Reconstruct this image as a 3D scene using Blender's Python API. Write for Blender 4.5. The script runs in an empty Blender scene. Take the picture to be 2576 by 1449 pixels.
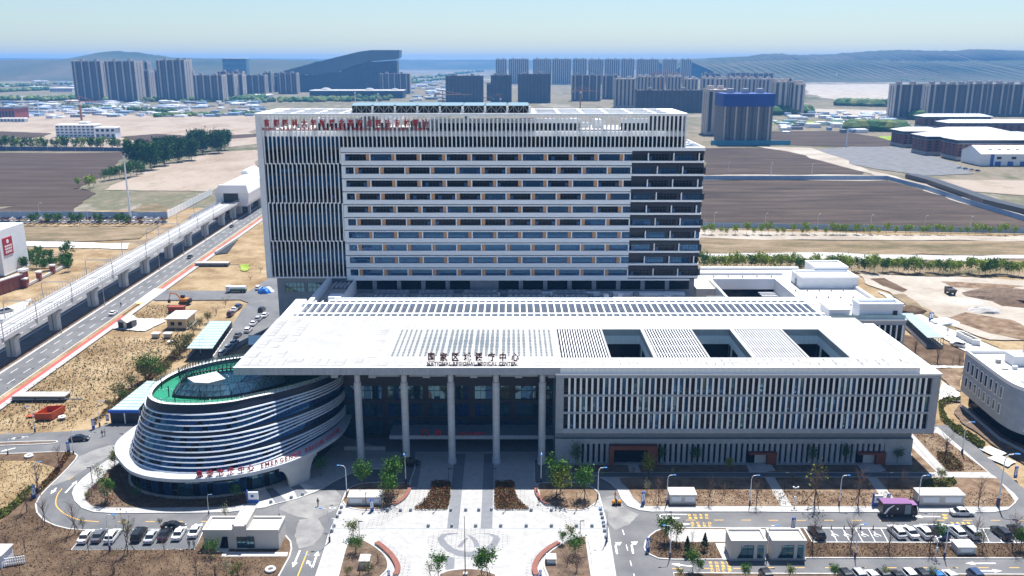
import bpy, math, random
from mathutils import Vector, Matrix
R = random.Random(7)
rad = math.radians
SC = bpy.context.scene
COL = SC.collection
# ---------------------------------------------------------------- camera, sky, sun, exposure
F, HY, CX, CY, H = 2181.6, 150.9, 1288.0, 724.5, 90.0      # survey of the photograph (2576 px wide): focal, horizon, centre; camera height
TH = math.atan((CY - HY) / F); CT, ST = math.cos(TH), math.sin(TH)
cam = bpy.data.cameras.new('camera'); camo = bpy.data.objects.new('camera', cam); COL.objects.link(camo)
cam.sensor_width = 36.0; cam.lens = 36.0 * F / 2576.0; cam.clip_start = 1.0; cam.clip_end = 60000
camo.location = (0, 0, H); camo.rotation_euler = (rad(90) - TH, 0, 0)
cam.dof.use_dof = True; cam.dof.focus_distance = 215.0; cam.dof.aperture_fstop = 0.15
SC.camera = camo
SUNV = Vector((0.154, 0.45, 1.0)).normalized()
w = bpy.data.worlds.new('World'); SC.world = w; w.use_nodes = True
nt = w.node_tree; nt.nodes.clear()
sky = nt.nodes.new('ShaderNodeTexSky'); sky.sky_type = 'NISHITA'; sky.sun_disc = False
sky.sun_elevation = math.asin(SUNV.z); sky.sun_rotation = math.atan2(SUNV.x, SUNV.y)
sky.air_density = 1.0; sky.dust_density = 0.5; sky.ozone_density = 1.6; sky.altitude = 200
bg = nt.nodes.new('ShaderNodeBackground'); bg.inputs[1].default_value = 0.06
wo = nt.nodes.new('ShaderNodeOutputWorld')
hs = nt.nodes.new('ShaderNodeHueSaturation'); hs.inputs['Saturation'].default_value = 1.0       # 
tn = nt.nodes.new('ShaderNodeMix'); tn.data_type = 'RGBA'; tn.blend_type = 'MULTIPLY'; tn.inputs[0].default_value = 1; tn.inputs[7].default_value = (.88, .97, 1.06, 1)
nt.links.new(sky.outputs[0], hs.inputs['Color']); nt.links.new(hs.outputs[0], tn.inputs[6]); nt.links.new(tn.outputs[2], bg.inputs[0]); nt.links.new(bg.outputs[0], wo.inputs[0])
sun = bpy.data.lights.new('sun', 'SUN'); sun.energy = 4.4; sun.angle = rad(0.5); sun.color = (1.0, 0.965, 0.92)
suno = bpy.data.objects.new('sun', sun); COL.objects.link(suno)
suno.rotation_euler = (-SUNV).to_track_quat('-Z', 'Y').to_euler(); suno.location = (40, 120, 260)
SC.view_settings.view_transform = 'Standard'; SC.view_settings.look = 'None'
SC.view_settings.exposure = 1.0; SC.view_settings.gamma = 1.0; SC.view_settings.use_curve_mapping = False
SC.cycles.max_bounces = 6; SC.cycles.diffuse_bounces = 3; SC.cycles.glossy_bounces = 3; SC.cycles.transmission_bounces = 4
SC.cycles.volume_bounces = 1; SC.cycles.sample_clamp_indirect = 6.0

# ---------------------------------------------------------------- survey helpers: pixel -> point on a level or on an upright plane
def ray(x, y):
    u, v = x - CX, y - CY
    return u, F * CT - v * ST, -F * ST - v * CT
def G(p, z=0.0):
    d = ray(*p); t = (z - H) / d[2]
    return (d[0] * t, d[1] * t)
def PY(p, Y):
    d = ray(*p); t = Y / d[1]
    return (d[0] * t, H + d[2] * t)
K = 1 / (2.576 * 1.4907)
def zoomer(x0, y0, w=1000.0):
    k = w / 2576 / 1.4907
    return lambda x, y: (x0 / 1.4907 + x * k, y0 / 1.4907 + y * k)
zA, zB, zC, zD = zoomer(0, 1600), zoomer(960, 1600), zoomer(1860, 1600), zoomer(2840, 1600)
zE, zL, zR = zoomer(0, 1250), zoomer(0, 700), zoomer(2840, 1200)
zP = zoomer(2640, 700, 1200); zN = zoomer(0, 150); zQ = zoomer(2840, 150); zM1 = zoomer(960, 150); zM2 = zoomer(1900, 150)
def GL(z, pts, h=0.0): return [G(z(*p), h) for p in pts]

# ---------------------------------------------------------------- mesh builder
class MB:
    def __init__(s): s.v, s.f, s.m = [], [], []
    def face(s, pts, mi=0):
        n = len(s.v); s.v += [tuple(p) for p in pts]; s.f.append(tuple(range(n, n + len(pts)))); s.m.append(mi); return s
    def box(s, x0, x1, y0, y1, z0, z1, mi=0, top=None):
        n = len(s.v)
        s.v += [(x0, y0, z0), (x1, y0, z0), (x1, y1, z0), (x0, y1, z0), (x0, y0, z1), (x1, y0, z1), (x1, y1, z1), (x0, y1, z1)]
        for q in ((0, 3, 2, 1), (4, 5, 6, 7), (0, 1, 5, 4), (1, 2, 6, 5), (2, 3, 7, 6), (3, 0, 4, 7)):
            s.f.append(tuple(n + i for i in q)); s.m.append(mi)
        if top is not None: s.m[-5] = top
        return s
    def prism(s, pts, z0, z1, mi=0, top=None, bottom=True):
        n = len(s.v); k = len(pts)
        a = sum(pts[i][0] * pts[(i + 1) % k][1] - pts[(i + 1) % k][0] * pts[i][1] for i in range(k))
        if a < 0: pts = pts[::-1]
        s.v += [(p[0], p[1], z0) for p in pts] + [(p[0], p[1], z1) for p in pts]
        if bottom: s.f.append(tuple(n + i for i in range(k))[::-1]); s.m.append(mi)
        s.f.append(tuple(n + k + i for i in range(k))); s.m.append(mi if top is None else top)
        for i in range(k):
            j = (i + 1) % k
            s.f.append((n + i, n + j, n + k + j, n + k + i)); s.m.append(mi)
        return s
    def loft(s, rings, mi=0, closed=True, caps=True):
        n = len(s.v); k = len(rings[0])
        for r in rings: s.v += [tuple(p) for p in r]
        for a in range(len(rings) - 1):
            for i in range(k if closed else k - 1):
                j = (i + 1) % k
                s.f.append((n + a * k + i, n + a * k + j, n + (a + 1) * k + j, n + (a + 1) * k + i)); s.m.append(mi)
        if caps and closed:
            s.f.append(tuple(n + i for i in range(k))[::-1]); s.m.append(mi)
            s.f.append(tuple(n + (len(rings) - 1) * k + i for i in range(k))); s.m.append(mi)
        return s
    def tube(s, p0, p1, r0, r1=None, k=6, mi=0):
        r1 = r0 if r1 is None else r1
        p0, p1 = Vector(p0), Vector(p1); d = (p1 - p0)
        if d.length < 1e-6: return s
        d.normalize(); a = d.orthogonal().normalized(); b = d.cross(a)
        rg = []
        for p, r in ((p0, r0), (p1, r1)):
            rg.append([p + (a * math.cos(t) + b * math.sin(t)) * r for t in [6.28319 * i / k for i in range(k)]])
        return s.loft(rg, mi)
    def path(s, pts, r, k=6, mi=0):
        for a, b in zip(pts, pts[1:]): s.tube(a, b, r, r, k, mi)
        return s
    def mesh(s, name, mats=None, smooth=False):
        me = bpy.data.meshes.new(name); me.from_pydata(s.v, [], s.f)
        if mats:
            for m in (mats if isinstance(mats, (list, tuple)) else [mats]): me.materials.append(m)
            me.polygons.foreach_set('material_index', s.m)
        if smooth: me.polygons.foreach_set('use_smooth', [True] * len(me.polygons))
        me.update(); return me

WL = {}
def ob(name, me, parent=None, loc=(0, 0, 0), rz=0.0, sc=None, label=None, cat=None, group=None, kind=None, mat=None, rot=None):
    """link a mesh (or an Empty when me is None); loc is in world space when the parent is a building"""
    o = bpy.data.objects.new(name, me); COL.objects.link(o)
    o.location = loc
    if rz: o.rotation_euler = (0, 0, rz)
    if rot: o.rotation_euler = rot
    if sc: o.scale = sc
    if parent is not None:
        o.parent = parent
        pm = WL.get(parent.name)
        if pm is not None: o.matrix_parent_inverse = pm
    WL[o.name] = Matrix.LocRotScale(Vector(loc), o.rotation_euler, Vector(sc) if sc else Vector((1, 1, 1))).inverted()
    if label: o['label'] = label
    if cat: o['category'] = cat
    if group: o['group'] = group
    if kind: o['kind'] = kind
    if mat is not None:
        o.material_slots[0].link = 'OBJECT'; o.material_slots[0].material = mat
    return o
def thing(name, loc, label, cat, group=None, rz=0.0): return ob(name, None, None, loc, rz, None, label, cat, group)
def copy_tree(o, loc=None, rz=None, parent=None, label=None, sc=None, mats=None):
    c = o.copy(); COL.objects.link(c)
    if parent is not None: c.parent = parent
    if loc is not None: c.location = loc
    if rz is not None: c.rotation_euler = (0, 0, rz)
    if sc is not None: c.scale = (sc, sc, sc) if not isinstance(sc, tuple) else sc
    if label: c['label'] = label
    for ch in KIDS.get(o.name, []): KIDS.setdefault(c.name, []).append(copy_tree(ch, parent=c))
    return c
KIDS = {}
def kid(name, me, parent, loc=(0, 0, 0), rz=0.0, sc=None, mat=None, rot=None):
    """a part of a prototype that stands at the origin (local coordinates)"""
    o = bpy.data.objects.new(name, me); COL.objects.link(o); o.parent = parent; o.location = loc
    if rz: o.rotation_euler = (0, 0, rz)
    if rot: o.rotation_euler = rot
    if sc: o.scale = sc
    if mat is not None: o.material_slots[0].link = 'OBJECT'; o.material_slots[0].material = mat
    KIDS.setdefault(parent.name, []).append(o); return o
_UB = {}
def bx(name, mat, parent, x0, x1, y0, y1, z0, z1, **kw):
    """a box part that shares one unit mesh per material"""
    me = _UB.get(mat.name)
    if me is None:
        me = _UB[mat.name] = MB().box(-.5, .5, -.5, .5, -.5, .5).mesh('box_' + mat.name, mat)
    return ob(name, me, parent, ((x0 + x1) / 2, (y0 + y1) / 2, (z0 + z1) / 2), 0, (x1 - x0, y1 - y0, z1 - z0), **kw)
def smooth(pts, n=6, closed=True):
    out = []; k = len(pts)
    for i in range(k if closed else k - 1):
        g = (lambda j: pts[j % k]) if closed else (lambda j: pts[max(0, min(k - 1, j))])
        p0, p1, p2, p3 = g(i - 1), g(i), g(i + 1), g(i + 2)
        for j in range(n):
            t = j / n
            out.append(tuple(.5 * (2 * b + (c - a) * t + (2 * a - 5 * b + 4 * c - d) * t * t + (3 * b - a - 3 * c + d) * t ** 3) for a, b, c, d in zip(p0, p1, p2, p3)))
    if not closed: out.append(tuple(pts[-1]))
    return out
def offset(pts, d, closed=True):
    k = len(pts); out = []
    for i in range(k):
        a = pts[i - 1] if (closed or i > 0) else pts[i]; b = pts[(i + 1) % k] if (closed or i < k - 1) else pts[i]
        t = Vector((b[0] - a[0], b[1] - a[1])); t = t.normalized() if t.length > 1e-9 else Vector((1, 0))
        out.append((pts[i][0] - t.y * d, pts[i][1] + t.x * d))
    return out
def ccw(pts):
    k = len(pts); a = sum(pts[i][0] * pts[(i + 1) % k][1] - pts[(i + 1) % k][0] * pts[i][1] for i in range(k))
    return pts if a > 0 else pts[::-1]
def ribbon(mb, pts, wd, z0, z1, closed=False, mi=0, side=0.0):
    """a raised strip (kerb, wall, painted line) of width wd along pts; side shifts it"""
    a, b = offset(pts, side + wd / 2, closed), offset(pts, side - wd / 2, closed)
    k = len(pts)
    for i in range(k if closed else k - 1):
        j = (i + 1) % k
        A, B, C_, D = a[i], a[j], b[j], b[i]
        if z1 - z0 < 1e-4: mb.face([(*D, z1), (*C_, z1), (*B, z1), (*A, z1)], mi)
        else:
            mb.face([(*D, z1), (*C_, z1), (*B, z1), (*A, z1)], mi)
            mb.face([(*A, z1), (*B, z1), (*B, z0), (*A, z0)], mi); mb.face([(*C_, z1), (*D, z1), (*D, z0), (*C_, z0)], mi)
    if not closed and z1 - z0 > 1e-4:
        mb.face([(*a[0], z1), (*a[0], z0), (*b[0], z0), (*b[0], z1)], mi); mb.face([(*b[-1], z1), (*b[-1], z0), (*a[-1], z0), (*a[-1], z1)], mi)
    return mb

# ---------------------------------------------------------------- materials (world-space procedural grain)
def M(name, col, rough=.7, col2=None, scale=1.0, metal=0.0, spec=.5, bump=0.0, bscale=None, detail=5.0, lo=.35, hi=.65, stretch=None, alpha=None, emit=None, trans=0.0, coat=0.0, brick=None):
    m = bpy.data.materials.new(name); m.use_nodes = True; t = m.node_tree; N = t.nodes
    b = N['Principled BSDF']; L = t.links.new
    b.inputs['Base Color'].default_value = (*col, 1); b.inputs['Roughness'].default_value = rough
    b.inputs['Metallic'].default_value = metal; b.inputs['Specular IOR Level'].default_value = spec
    if coat: b.inputs['Coat Weight'].default_value = coat; b.inputs['Coat Roughness'].default_value = .05
    if trans: b.inputs['Transmission Weight'].default_value = trans
    if alpha is not None: b.inputs['Alpha'].default_value = alpha
    if emit: b.inputs['Emission Color'].default_value = (*emit[0], 1); b.inputs['Emission Strength'].default_value = emit[1]
    if col2 or bump or brick:
        geo = N.new('ShaderNodeNewGeometry'); mp = N.new('ShaderNodeMapping'); L(geo.outputs['Position'], mp.inputs[0])
        if stretch: mp.inputs['Scale'].default_value = stretch[:3]; mp.inputs['Rotation'].default_value = (0, 0, stretch[3] if len(stretch) > 3 else 0)
    src = None
    if col2:
        nz = N.new('ShaderNodeTexNoise'); nz.inputs['Scale'].default_value = scale; nz.inputs['Detail'].default_value = detail; nz.inputs['Roughness'].default_value = .6
        L(mp.outputs[0], nz.inputs['Vector'])
        cr = N.new('ShaderNodeValToRGB'); cr.color_ramp.elements[0].position = lo; cr.color_ramp.elements[1].position = hi
        cr.color_ramp.elements[0].color = (*col, 1); cr.color_ramp.elements[1].color = (*col2, 1)
        L(nz.outputs['Fac'], cr.inputs[0]); src = cr.outputs[0]
    if brick:  # (width, height, mortar, plane 'xz'|'xy'|'yz', dark)
        bw, bh, mo, pl, dk = brick
        sx = N.new('ShaderNodeSeparateXYZ'); cx = N.new('ShaderNodeCombineXYZ'); L(geo.outputs['Position'], sx.inputs[0])
        for i, a in enumerate(pl): L(sx.outputs['XYZ'.index(a.upper())], cx.inputs[i])
        bt = N.new('ShaderNodeTexBrick'); bt.inputs['Scale'].default_value = 1.0; bt.inputs['Brick Width'].default_value = bw; bt.inputs['Row Height'].default_value = bh
        bt.inputs['Mortar Size'].default_value = mo; bt.inputs['Mortar Smooth'].default_value = .1; bt.offset = dk[1] if isinstance(dk, tuple) else 0.0
        d = dk[0] if isinstance(dk, tuple) else dk
        bt.inputs['Color1'].default_value = (1, 1, 1, 1); bt.inputs['Color2'].default_value = (.9, .9, .9, 1); bt.inputs['Mortar'].default_value = (d, d, d, 1)
        L(cx.outputs[0], bt.inputs['Vector'])
        mx = N.new('ShaderNodeMix'); mx.data_type = 'RGBA'; mx.blend_type = 'MULTIPLY'; mx.inputs[0].default_value = 1.0
        if src is not None: L(src, mx.inputs[6])
        else: mx.inputs[6].default_value = (*col, 1)
        L(bt.outputs['Color'], mx.inputs[7]); src = mx.outputs[2]
    if src is not None: L(src, b.inputs['Base Color'])
    if bump:
        n2 = N.new('ShaderNodeTexNoise'); n2.inputs['Scale'].default_value = bscale or scale * 3; n2.inputs['Detail'].default_value = 4
        L(mp.outputs[0], n2.inputs['Vector'])
        bp = N.new('ShaderNodeBump'); bp.inputs['Strength'].default_value = bump; bp.inputs['Distance'].default_value = .3
        L(n2.outputs['Fac'], bp.inputs['Height']); L(bp.outputs[0], b.inputs['Normal'])
    return m
def GLASS(name, col, rough=.04, spec=.3, bump=.012, bs=.5, ior=1.5, tint=(1, 1, 1)):
    m = M(name, col, rough, spec=spec, bump=bump, bscale=bs); q = m.node_tree.nodes['Principled BSDF']
    q.inputs['IOR'].default_value = ior; q.inputs['Specular Tint'].default_value = (*tint, 1); return m

m_white = M('white_panel', (.80, .82, .85), .55, (.74, .76, .79), .3)
m_roofw = M('white_roof_sheet', (.44, .44, .437), .5, (.385, .385, .38), .25, brick=(1.25, 4.0, .03, 'xy', .72))
m_trim = M('white_trim', (.86, .87, .88), .45)
m_spand = M('pale_spandrel', (.80, .835, .88), .5, (.75, .785, .83), .15)
m_stone = M('pale_grey_stone', (.36, .395, .44), .75, (.31, .345, .39), .8, brick=(.9, 1.35, .02, 'xz', (.72, .5)))
m_stone2 = M('grey_stone_slab', (.38, .415, .46), .75, (.32, .355, .40), .6)
m_conc = M('pale_concrete', (.42, .41, .395), .8, (.34, .33, .315), .5)
m_concw = M('light_concrete', (.56, .55, .53), .8, (.46, .45, .43), .4)
m_greyw = M('grey_wall', (.24, .275, .32), .7, (.20, .235, .28), .5)
m_glass = GLASS('dark_window_glass', (.005, .009, .016), spec=.16)
m_glassb = GLASS('blue_window_glass', (.010, .034, .10), spec=.5, bump=.02, bs=.35, ior=2.0, tint=(.25, .58, 1.0))  # blue of the reflected sky is put into base and tint
m_glasst = GLASS('teal_glass', (.012, .040, .06), spec=.5, bump=.02, bs=.3, ior=2.3, tint=(.42, .78, 1.0))
m_sash = GLASS('blue_sash_glass', (.03, .10, .24), rough=.15)
m_frame = M('dark_frame', (.03, .035, .045), .4)
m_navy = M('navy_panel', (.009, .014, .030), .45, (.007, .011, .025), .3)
m_orange = M('orange_panel', (.52, .27, .13), .6)
m_red = M('red_sign_letters', (.42, .012, .015), .4)
m_dred = M('dark_red_letters', (.10, .012, .012), .45)
m_green = M('green_roof_coating', (.004, .24, .12), .45, (.008, .19, .10), .3)
m_black = M('black_metal', (.012, .012, .014), .45)
m_steel = M('galvanised_steel', (.55, .57, .60), .35, metal=.6)
m_lampw = M('white_pole_paint', (.78, .80, .84), .4)
m_signb = M('blue_sign_paint', (.02, .10, .42), .45)
m_corten = M('rust_brown_cladding', (.20, .055, .03), .6, (.15, .04, .022), .6)
m_solar = M('solar_glass', (.25, .36, .38), .15, spec=.9)
m_canopy = M('pale_green_canopy_glass', (.50, .66, .64), .12, (.45, .60, .58), .25, spec=.8, brick=(1.6, 30.0, .04, 'xy', .75))
m_asph = M('asphalt', (.095, .098, .105), .85, (.155, .156, .16), .12, bump=.1, bscale=8, detail=8)
m_asphn = M('fresh_asphalt', (.085, .09, .10), .85, (.115, .12, .13), .15)
m_paint = M('white_road_paint', (.80, .80, .78), .6)
m_ypaint = M('yellow_road_paint', (.75, .42, .06), .6)
m_kerb = M('pale_kerb', (.52, .52, .51), .8, (.42, .42, .41), .6)
m_walk = M('pale_paving', (.44, .435, .425), .8, (.36, .355, .345), .5, brick=(.6, .3, .02, 'xy', (.82, .5)))
m_plaza = M('white_plaza_paving', (.43, .427, .418), .8, (.36, .357, .35), .6, brick=(.6, .3, .025, 'xy', (.8, .5)))
m_plazag = M('grey_plaza_paving', (.19, .20, .22), .8, (.16, .17, .19), .6, brick=(.6, .3, .02, 'xy', (.85, .5)))
m_soil = M('brown_soil', (.155, .10, .067), .95, (.26, .175, .115), .35, bump=.5, bscale=2.5, detail=9)
m_bed = M('dark_bed_soil', (.085, .055, .038), .95, (.17, .115, .075), .6, bump=.5, bscale=3)
m_redlane = M('red_cycle_lane', (.42, .085, .075), .85, (.36, .07, .065), .3)
m_brickb = M('red_brown_bench', (.23, .075, .05), .7, (.18, .055, .04), 1.0)
def glyph_mesh(ch, size, depth, mat, _c={}):
    key = (ch, size, depth, mat.name)
    if key not in _c:
        cu = bpy.data.curves.new('glyph', 'FONT'); cu.body = ch; cu.size = size; cu.extrude = depth; cu.resolution_u = 2
        cu.offset = size * (.03 if ord(ch) > 256 else .022)
        o = bpy.data.objects.new('glyph', cu); COL.objects.link(o); bpy.context.view_layer.update()
        dg = bpy.context.evaluated_depsgraph_get()
        me = bpy.data.meshes.new_from_object(o.evaluated_get(dg)); me.name = 'letter'
        me.materials.clear(); me.materials.append(mat)
        xs = [v.co.x for v in me.vertices] or [0]
        _c[key] = (me, min(xs), max(xs))
        bpy.data.objects.remove(o); bpy.data.curves.remove(cu)
    return _c[key]
for _t, _s, _d, _m in (('首都医科大学附属北京安贞医院吉林', 2.35, .12, m_red), ('BEIJINGANZHENHOSPITALOFCAPITALMEDICALUNIVERSITYJILINCAMPUS', 1.05, .08, m_red),
                       ('门诊楼', 1.7, .08, m_red), ('OUTPATIENT', 1.15, .08, m_red), ('国家区域医疗中心', 2.1, .07, m_dred), ('NATIONALREGIONALMEDICALCENTER', 1.1, .08, m_dred),
                       ('急诊抢救中心', 1.45, .08, m_red), ('医院专用通道车辆入口缓慢行出', 1.1, .0, m_ypaint), ('EMERGENCYRESCUECENTER', 1.3, .06, m_red)):
    for _c in sorted(set(_t)): glyph_mesh(_c, _s, _d, _m)
def person_mesh(stride, bend, _c={}):
    """one continuous walking body grown from a jointed skeleton"""
    if (stride, bend) in _c: return _c[(stride, bend)]
    P = [(0, 0, .95), (0, 0, 1.18), (0, 0, 1.42), (0, .01, 1.54), (0, .02, 1.66), (.09, 0, .92), (.1, stride * .5, .5), (.1, stride * .7 - .06, .08), (.1, stride * .7 + .1, .04), (-.09, 0, .92), (-.1, -stride * .35, .5), (-.1, -stride, .1), (-.1, -stride + .13, .04), (.19, 0, 1.4), (.25, -stride * .4, 1.15), (.24, -stride * .3 + .1, .9), (.24, -stride * .3 + .13, .8), (-.19, 0, 1.4), (-.25, stride * .4, 1.15), (-.24, stride * .5 + .08, .92), (-.24, stride * .5 + .12, .82), (0, .02, 1.75)]
    P = [(x, y + max(0, z - .95) * bend, z - max(0, z - .95) * bend * .35) for x, y, z in P]
    E_ = [(0, 1), (1, 2), (2, 3), (3, 4), (4, 21), (0, 5), (5, 6), (6, 7), (7, 8), (0, 9), (9, 10), (10, 11), (11, 12), (2, 13), (13, 14), (14, 15), (15, 16), (2, 17), (17, 18), (18, 19), (19, 20)]
    RR = [.15, .14, .16, .06, .1, .1, .075, .05, .045, .1, .075, .05, .045, .08, .055, .04, .035, .08, .055, .04, .035, .09]
    me = bpy.data.meshes.new('person'); me.from_pydata(P, E_, []); o = bpy.data.objects.new('person', me); COL.objects.link(o)
    md = o.modifiers.new('skin', 'SKIN'); sv_ = me.skin_vertices[0].data
    for i, r_ in enumerate(RR): sv_[i].radius = (r_, r_ * .85)
    sv_[0].use_root = True; o.modifiers.new('sub', 'SUBSURF').levels = 1
    bpy.context.view_layer.update(); dg = bpy.context.evaluated_depsgraph_get(); m2 = bpy.data.meshes.new_from_object(o.evaluated_get(dg)); bpy.data.objects.remove(o)
    m2.materials.clear(); _c[(stride, bend)] = m2; return m2
for _s, _b in ((.28, 0.0), (.1, .5), (.1, 0.0), (.15, 0.0), (.2, 0.0)): person_mesh(_s, _b)
# ================================================================ ground, fields, roads, paving
_SZ = [0]
def sheet(name, pts, z, mat, **kw):
    _SZ[0] += 1; z += .0007 * _SZ[0]
    return ob(name, MB().face([(*p, z) for p in ccw(list(pts))]).mesh(name, mat), kind='structure', **kw)
def gmat(name, cols, sc, stretch=None, bump=.25, bs=None, detail=9):
    """ground cover: a ramp of several earth colours over broken noise, with a second noise for tufts"""
    m = bpy.data.materials.new(name); m.use_nodes = True; t = m.node_tree; N = t.nodes; L = t.links.new; b = N['Principled BSDF']
    b.inputs['Roughness'].default_value = .95; b.inputs['Specular IOR Level'].default_value = .1
    geo = N.new('ShaderNodeNewGeometry'); mp = N.new('ShaderNodeMapping'); L(geo.outputs['Position'], mp.inputs[0])
    if stretch: mp.inputs['Scale'].default_value = stretch[:3]; mp.inputs['Rotation'].default_value = (0, 0, stretch[3])
    n1 = N.new('ShaderNodeTexNoise'); n1.inputs['Scale'].default_value = sc; n1.inputs['Detail'].default_value = detail; n1.inputs['Roughness'].default_value = .68
    n2 = N.new('ShaderNodeTexNoise'); n2.inputs['Scale'].default_value = sc * 14; n2.inputs['Detail'].default_value = 5; n2.inputs['Roughness'].default_value = .7
    L(mp.outputs[0], n1.inputs['Vector']); L(mp.outputs[0], n2.inputs['Vector'])
    ad = N.new('ShaderNodeMath'); ad.operation = 'MULTIPLY_ADD'; ad.inputs[1].default_value = .35; L(n2.outputs['Fac'], ad.inputs[0]); L(n1.outputs['Fac'], ad.inputs[2])
    sb = N.new('ShaderNodeMath'); sb.operation = 'SUBTRACT'; sb.inputs[1].default_value = .175; L(ad.outputs[0], sb.inputs[0])
    cr = N.new('ShaderNodeValToRGB'); e = cr.color_ramp.elements
    n = len(cols)
    for i, c in enumerate(cols):
        p = .30 + .40 * i / (n - 1)
        if i < 2: e[i].position = p; e[i].color = (*c, 1)
        else: k = e.new(p); k.color = (*c, 1)
    L(sb.outputs[0], cr.inputs[0]); L(cr.outputs[0], b.inputs['Base Color'])
    if bump:
        bp = N.new('ShaderNodeBump'); bp.inputs['Strength'].default_value = bump; bp.inputs['Distance'].default_value = .5
        L(sb.outputs[0], bp.inputs['Height']); L(bp.outputs[0], b.inputs['Normal'])
    return m
m_field = gmat('dry_grass_field', [(.159, .105, .051), (.238, .166, .090), (.332, .246, .144), (.390, .304, .195)], .07)
m_far = gmat('far_country', [(.042, .060, .030), (.096, .102, .054), (.216, .180, .138), (.120, .120, .072), (.276, .240, .198), (.372, .348, .312)], .0035, (1, .45, 1, 0), 0)
m_plough = gmat('ploughed_earth', [(.043, .030, .023), (.060, .043, .034), (.075, .056, .045), (.101, .079, .064)], .05, (.25, 2.2, 1, .12))
m_plough2 = gmat('ploughed_earth_grey', [(.037, .028, .023), (.054, .041, .034), (.082, .062, .049), (.124, .094, .075)], .04, (.3, 1.8, 1, 0))
m_sand = gmat('pale_sand', [(.252, .207, .163), (.327, .283, .233), (.403, .365, .315), (.453, .422, .377)], .03)
m_pink = gmat('pinkish_dry_field', [(.225, .169, .125), (.294, .237, .187), (.350, .294, .243), (.262, .218, .156)], .02, (1, .5, 1, 0))
m_scrub = gmat('scrub_bank', [(.072, .072, .036), (.144, .115, .065), (.238, .180, .115), (.302, .238, .166)], .06, (.5, 1.2, 1, 0))
m_soilg = gmat('bare_brown_soil', [(.052, .034, .021), (.088, .057, .036), (.130, .088, .057), (.171, .125, .083)], .18)
m_soilr = gmat('bare_soil_with_sand', [(.083, .051, .032), (.147, .096, .061), (.230, .166, .112), (.294, .224, .160)], .22)
m_grassy = gmat('fresh_grass', [(.10, .16, .02), (.17, .26, .03), (.26, .34, .06), (.38, .36, .15)], .1)
m_water = M('pale_water', (.25, .38, .45), .12)
ob('ground', MB().face([(-13900, -50, -.4), (13900, -50, -.4), (13900, 13400, -.4), (-13900, 13400, -.4)]).mesh('ground', m_far), kind='structure')
sheet('near_field', [(-400, 90), (300, 90), (420, 420), (300, 560), (-90, 560), (-330, 520)], -.36, m_field)
# ---- hospital site asphalt
site = [zE(-300, 985), zE(0, 975), zE(700, 945), zE(860, 930), zE(960, 902), zE(1060, 868), zE(1330, 852), (700, 1060), (900, 1080), (1400, 1090), (2280, 1090), zD(1720, -15), zD(1880, -15), zD(2576, 600), (2800, 1390), (2800, 1560), (-260, 1560), (-260, 1110)]
sheet('site_road', [G(p) for p in site], 0.0, m_asph)
sheet('service_road', [G(p) for p in (zL(1480, 1000), zL(2230, 1005), zL(2400, 1010), zL(2560, 905), (700, 690), (720, 800), zE(2520, 0), zE(2330, 120), zE(2100, 260), (560, 960), (470, 930), zE(1930, 300), zE(2085, 130), zE(2190, 0), zL(2330, 1200), zL(2400, 1120), zL(2320, 1090), zL(1490, 1097))], -.02, m_asph)
m_dust = M('dusty_asphalt', (.30, .295, .285), .9, (.15, .15, .155), .25, bump=.2, bscale=3, lo=.3, hi=.7, detail=8)
_dust = [(zA, [(760, 290), (900, 230), (1060, 180), (1180, 170), (1050, 290), (900, 370), (780, 440), (640, 520), (520, 570), (480, 560), (600, 460), (700, 370)]), (zB, [(300, 720), (560, 650), (760, 600), (830, 680), (780, 800), (560, 900), (360, 860), (220, 800)]), (zC, [(1030, 690), (1150, 660), (1210, 740), (1260, 800), (1380, 850), (1300, 940), (1150, 1000), (1090, 940)]), (zB, [(420, 900), (600, 880), (660, 1000), (560, 1150), (420, 1180), (370, 1050)])]
KERB = []
def island(name, pts, mat, top=.12, kerb=True, kw=.28):
    pts = ccw(list(pts))
    o = ob(name, MB().prism(pts, -.04, top, 0, bottom=False).mesh(name, mat), kind='structure')
    if kerb:
        f = MB(); ribbon(f, pts, kw, -.03, top + .035, True, side=kw / 2 - .005); ob('kerb', f.mesh('kerb', m_kerb), kind='structure')
    return o
sw = [zA(-400, 275), zA(0, 265), zA(600, 240), zA(705, 246), zA(755, 280), zA(735, 320), zA(660, 405), zA(560, 505), zA(460, 600), zA(395, 670), zA(352, 750), zA(365, 830), zA(430, 905), zA(540, 955), zA(660, 985), zA(800, 998), zA(1960, 992), zB(60, 990), zB(180, 995), zB(280, 1040), zB(340, 1110), zB(350, 1180), zB(330, 1260), zB(225, 1450), zB(150, 1640), (-300, 1580)]
island('soil_verge', [G(p) for p in sw], m_soilg)
sheet('dry_grass_verge', [G(p, .14) for p in (zA(-350, 330), zA(330, 330), zA(540, 400), zA(400, 540), zA(200, 720), zA(0, 920), zA(-350, 1200))], .135, m_field)
walk = [zA(1300, 150), zA(1180, 250), zA(1060, 315), zA(930, 400), zA(800, 500), zA(715, 590), zA(695, 650), zA(720, 720), zA(790, 790), zA(900, 828), zA(1100, 840), zA(1900, 836), zA(2200, 830), zA(2560, 785), zB(180, 755), zB(400, 700), zB(560, 640), zB(650, 598), zB(760, 530), zB(900, 462), zB(1000, 425), zB(1100, 412), zB(1400, 405), zB(1400, 260), zB(900, 120), (740, 1040), (560, 1000), (330, 1080)]
island('emergency_pavement', [G(p) for p in walk], m_walk)
bed = [zA(1260, 330), zA(1140, 365), zA(1060, 410), zA(960, 520), zA(860, 600), zA(818, 660), zA(832, 715), zA(885, 760), zA(1000, 778), zA(1500, 782), zA(2200, 772), zA(2390, 742), zA(2360, 600), zA(1900, 600), zA(1400, 500)]
sheet('planting_bed', [G(p, .15) for p in bed], .145, m_bed)
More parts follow.
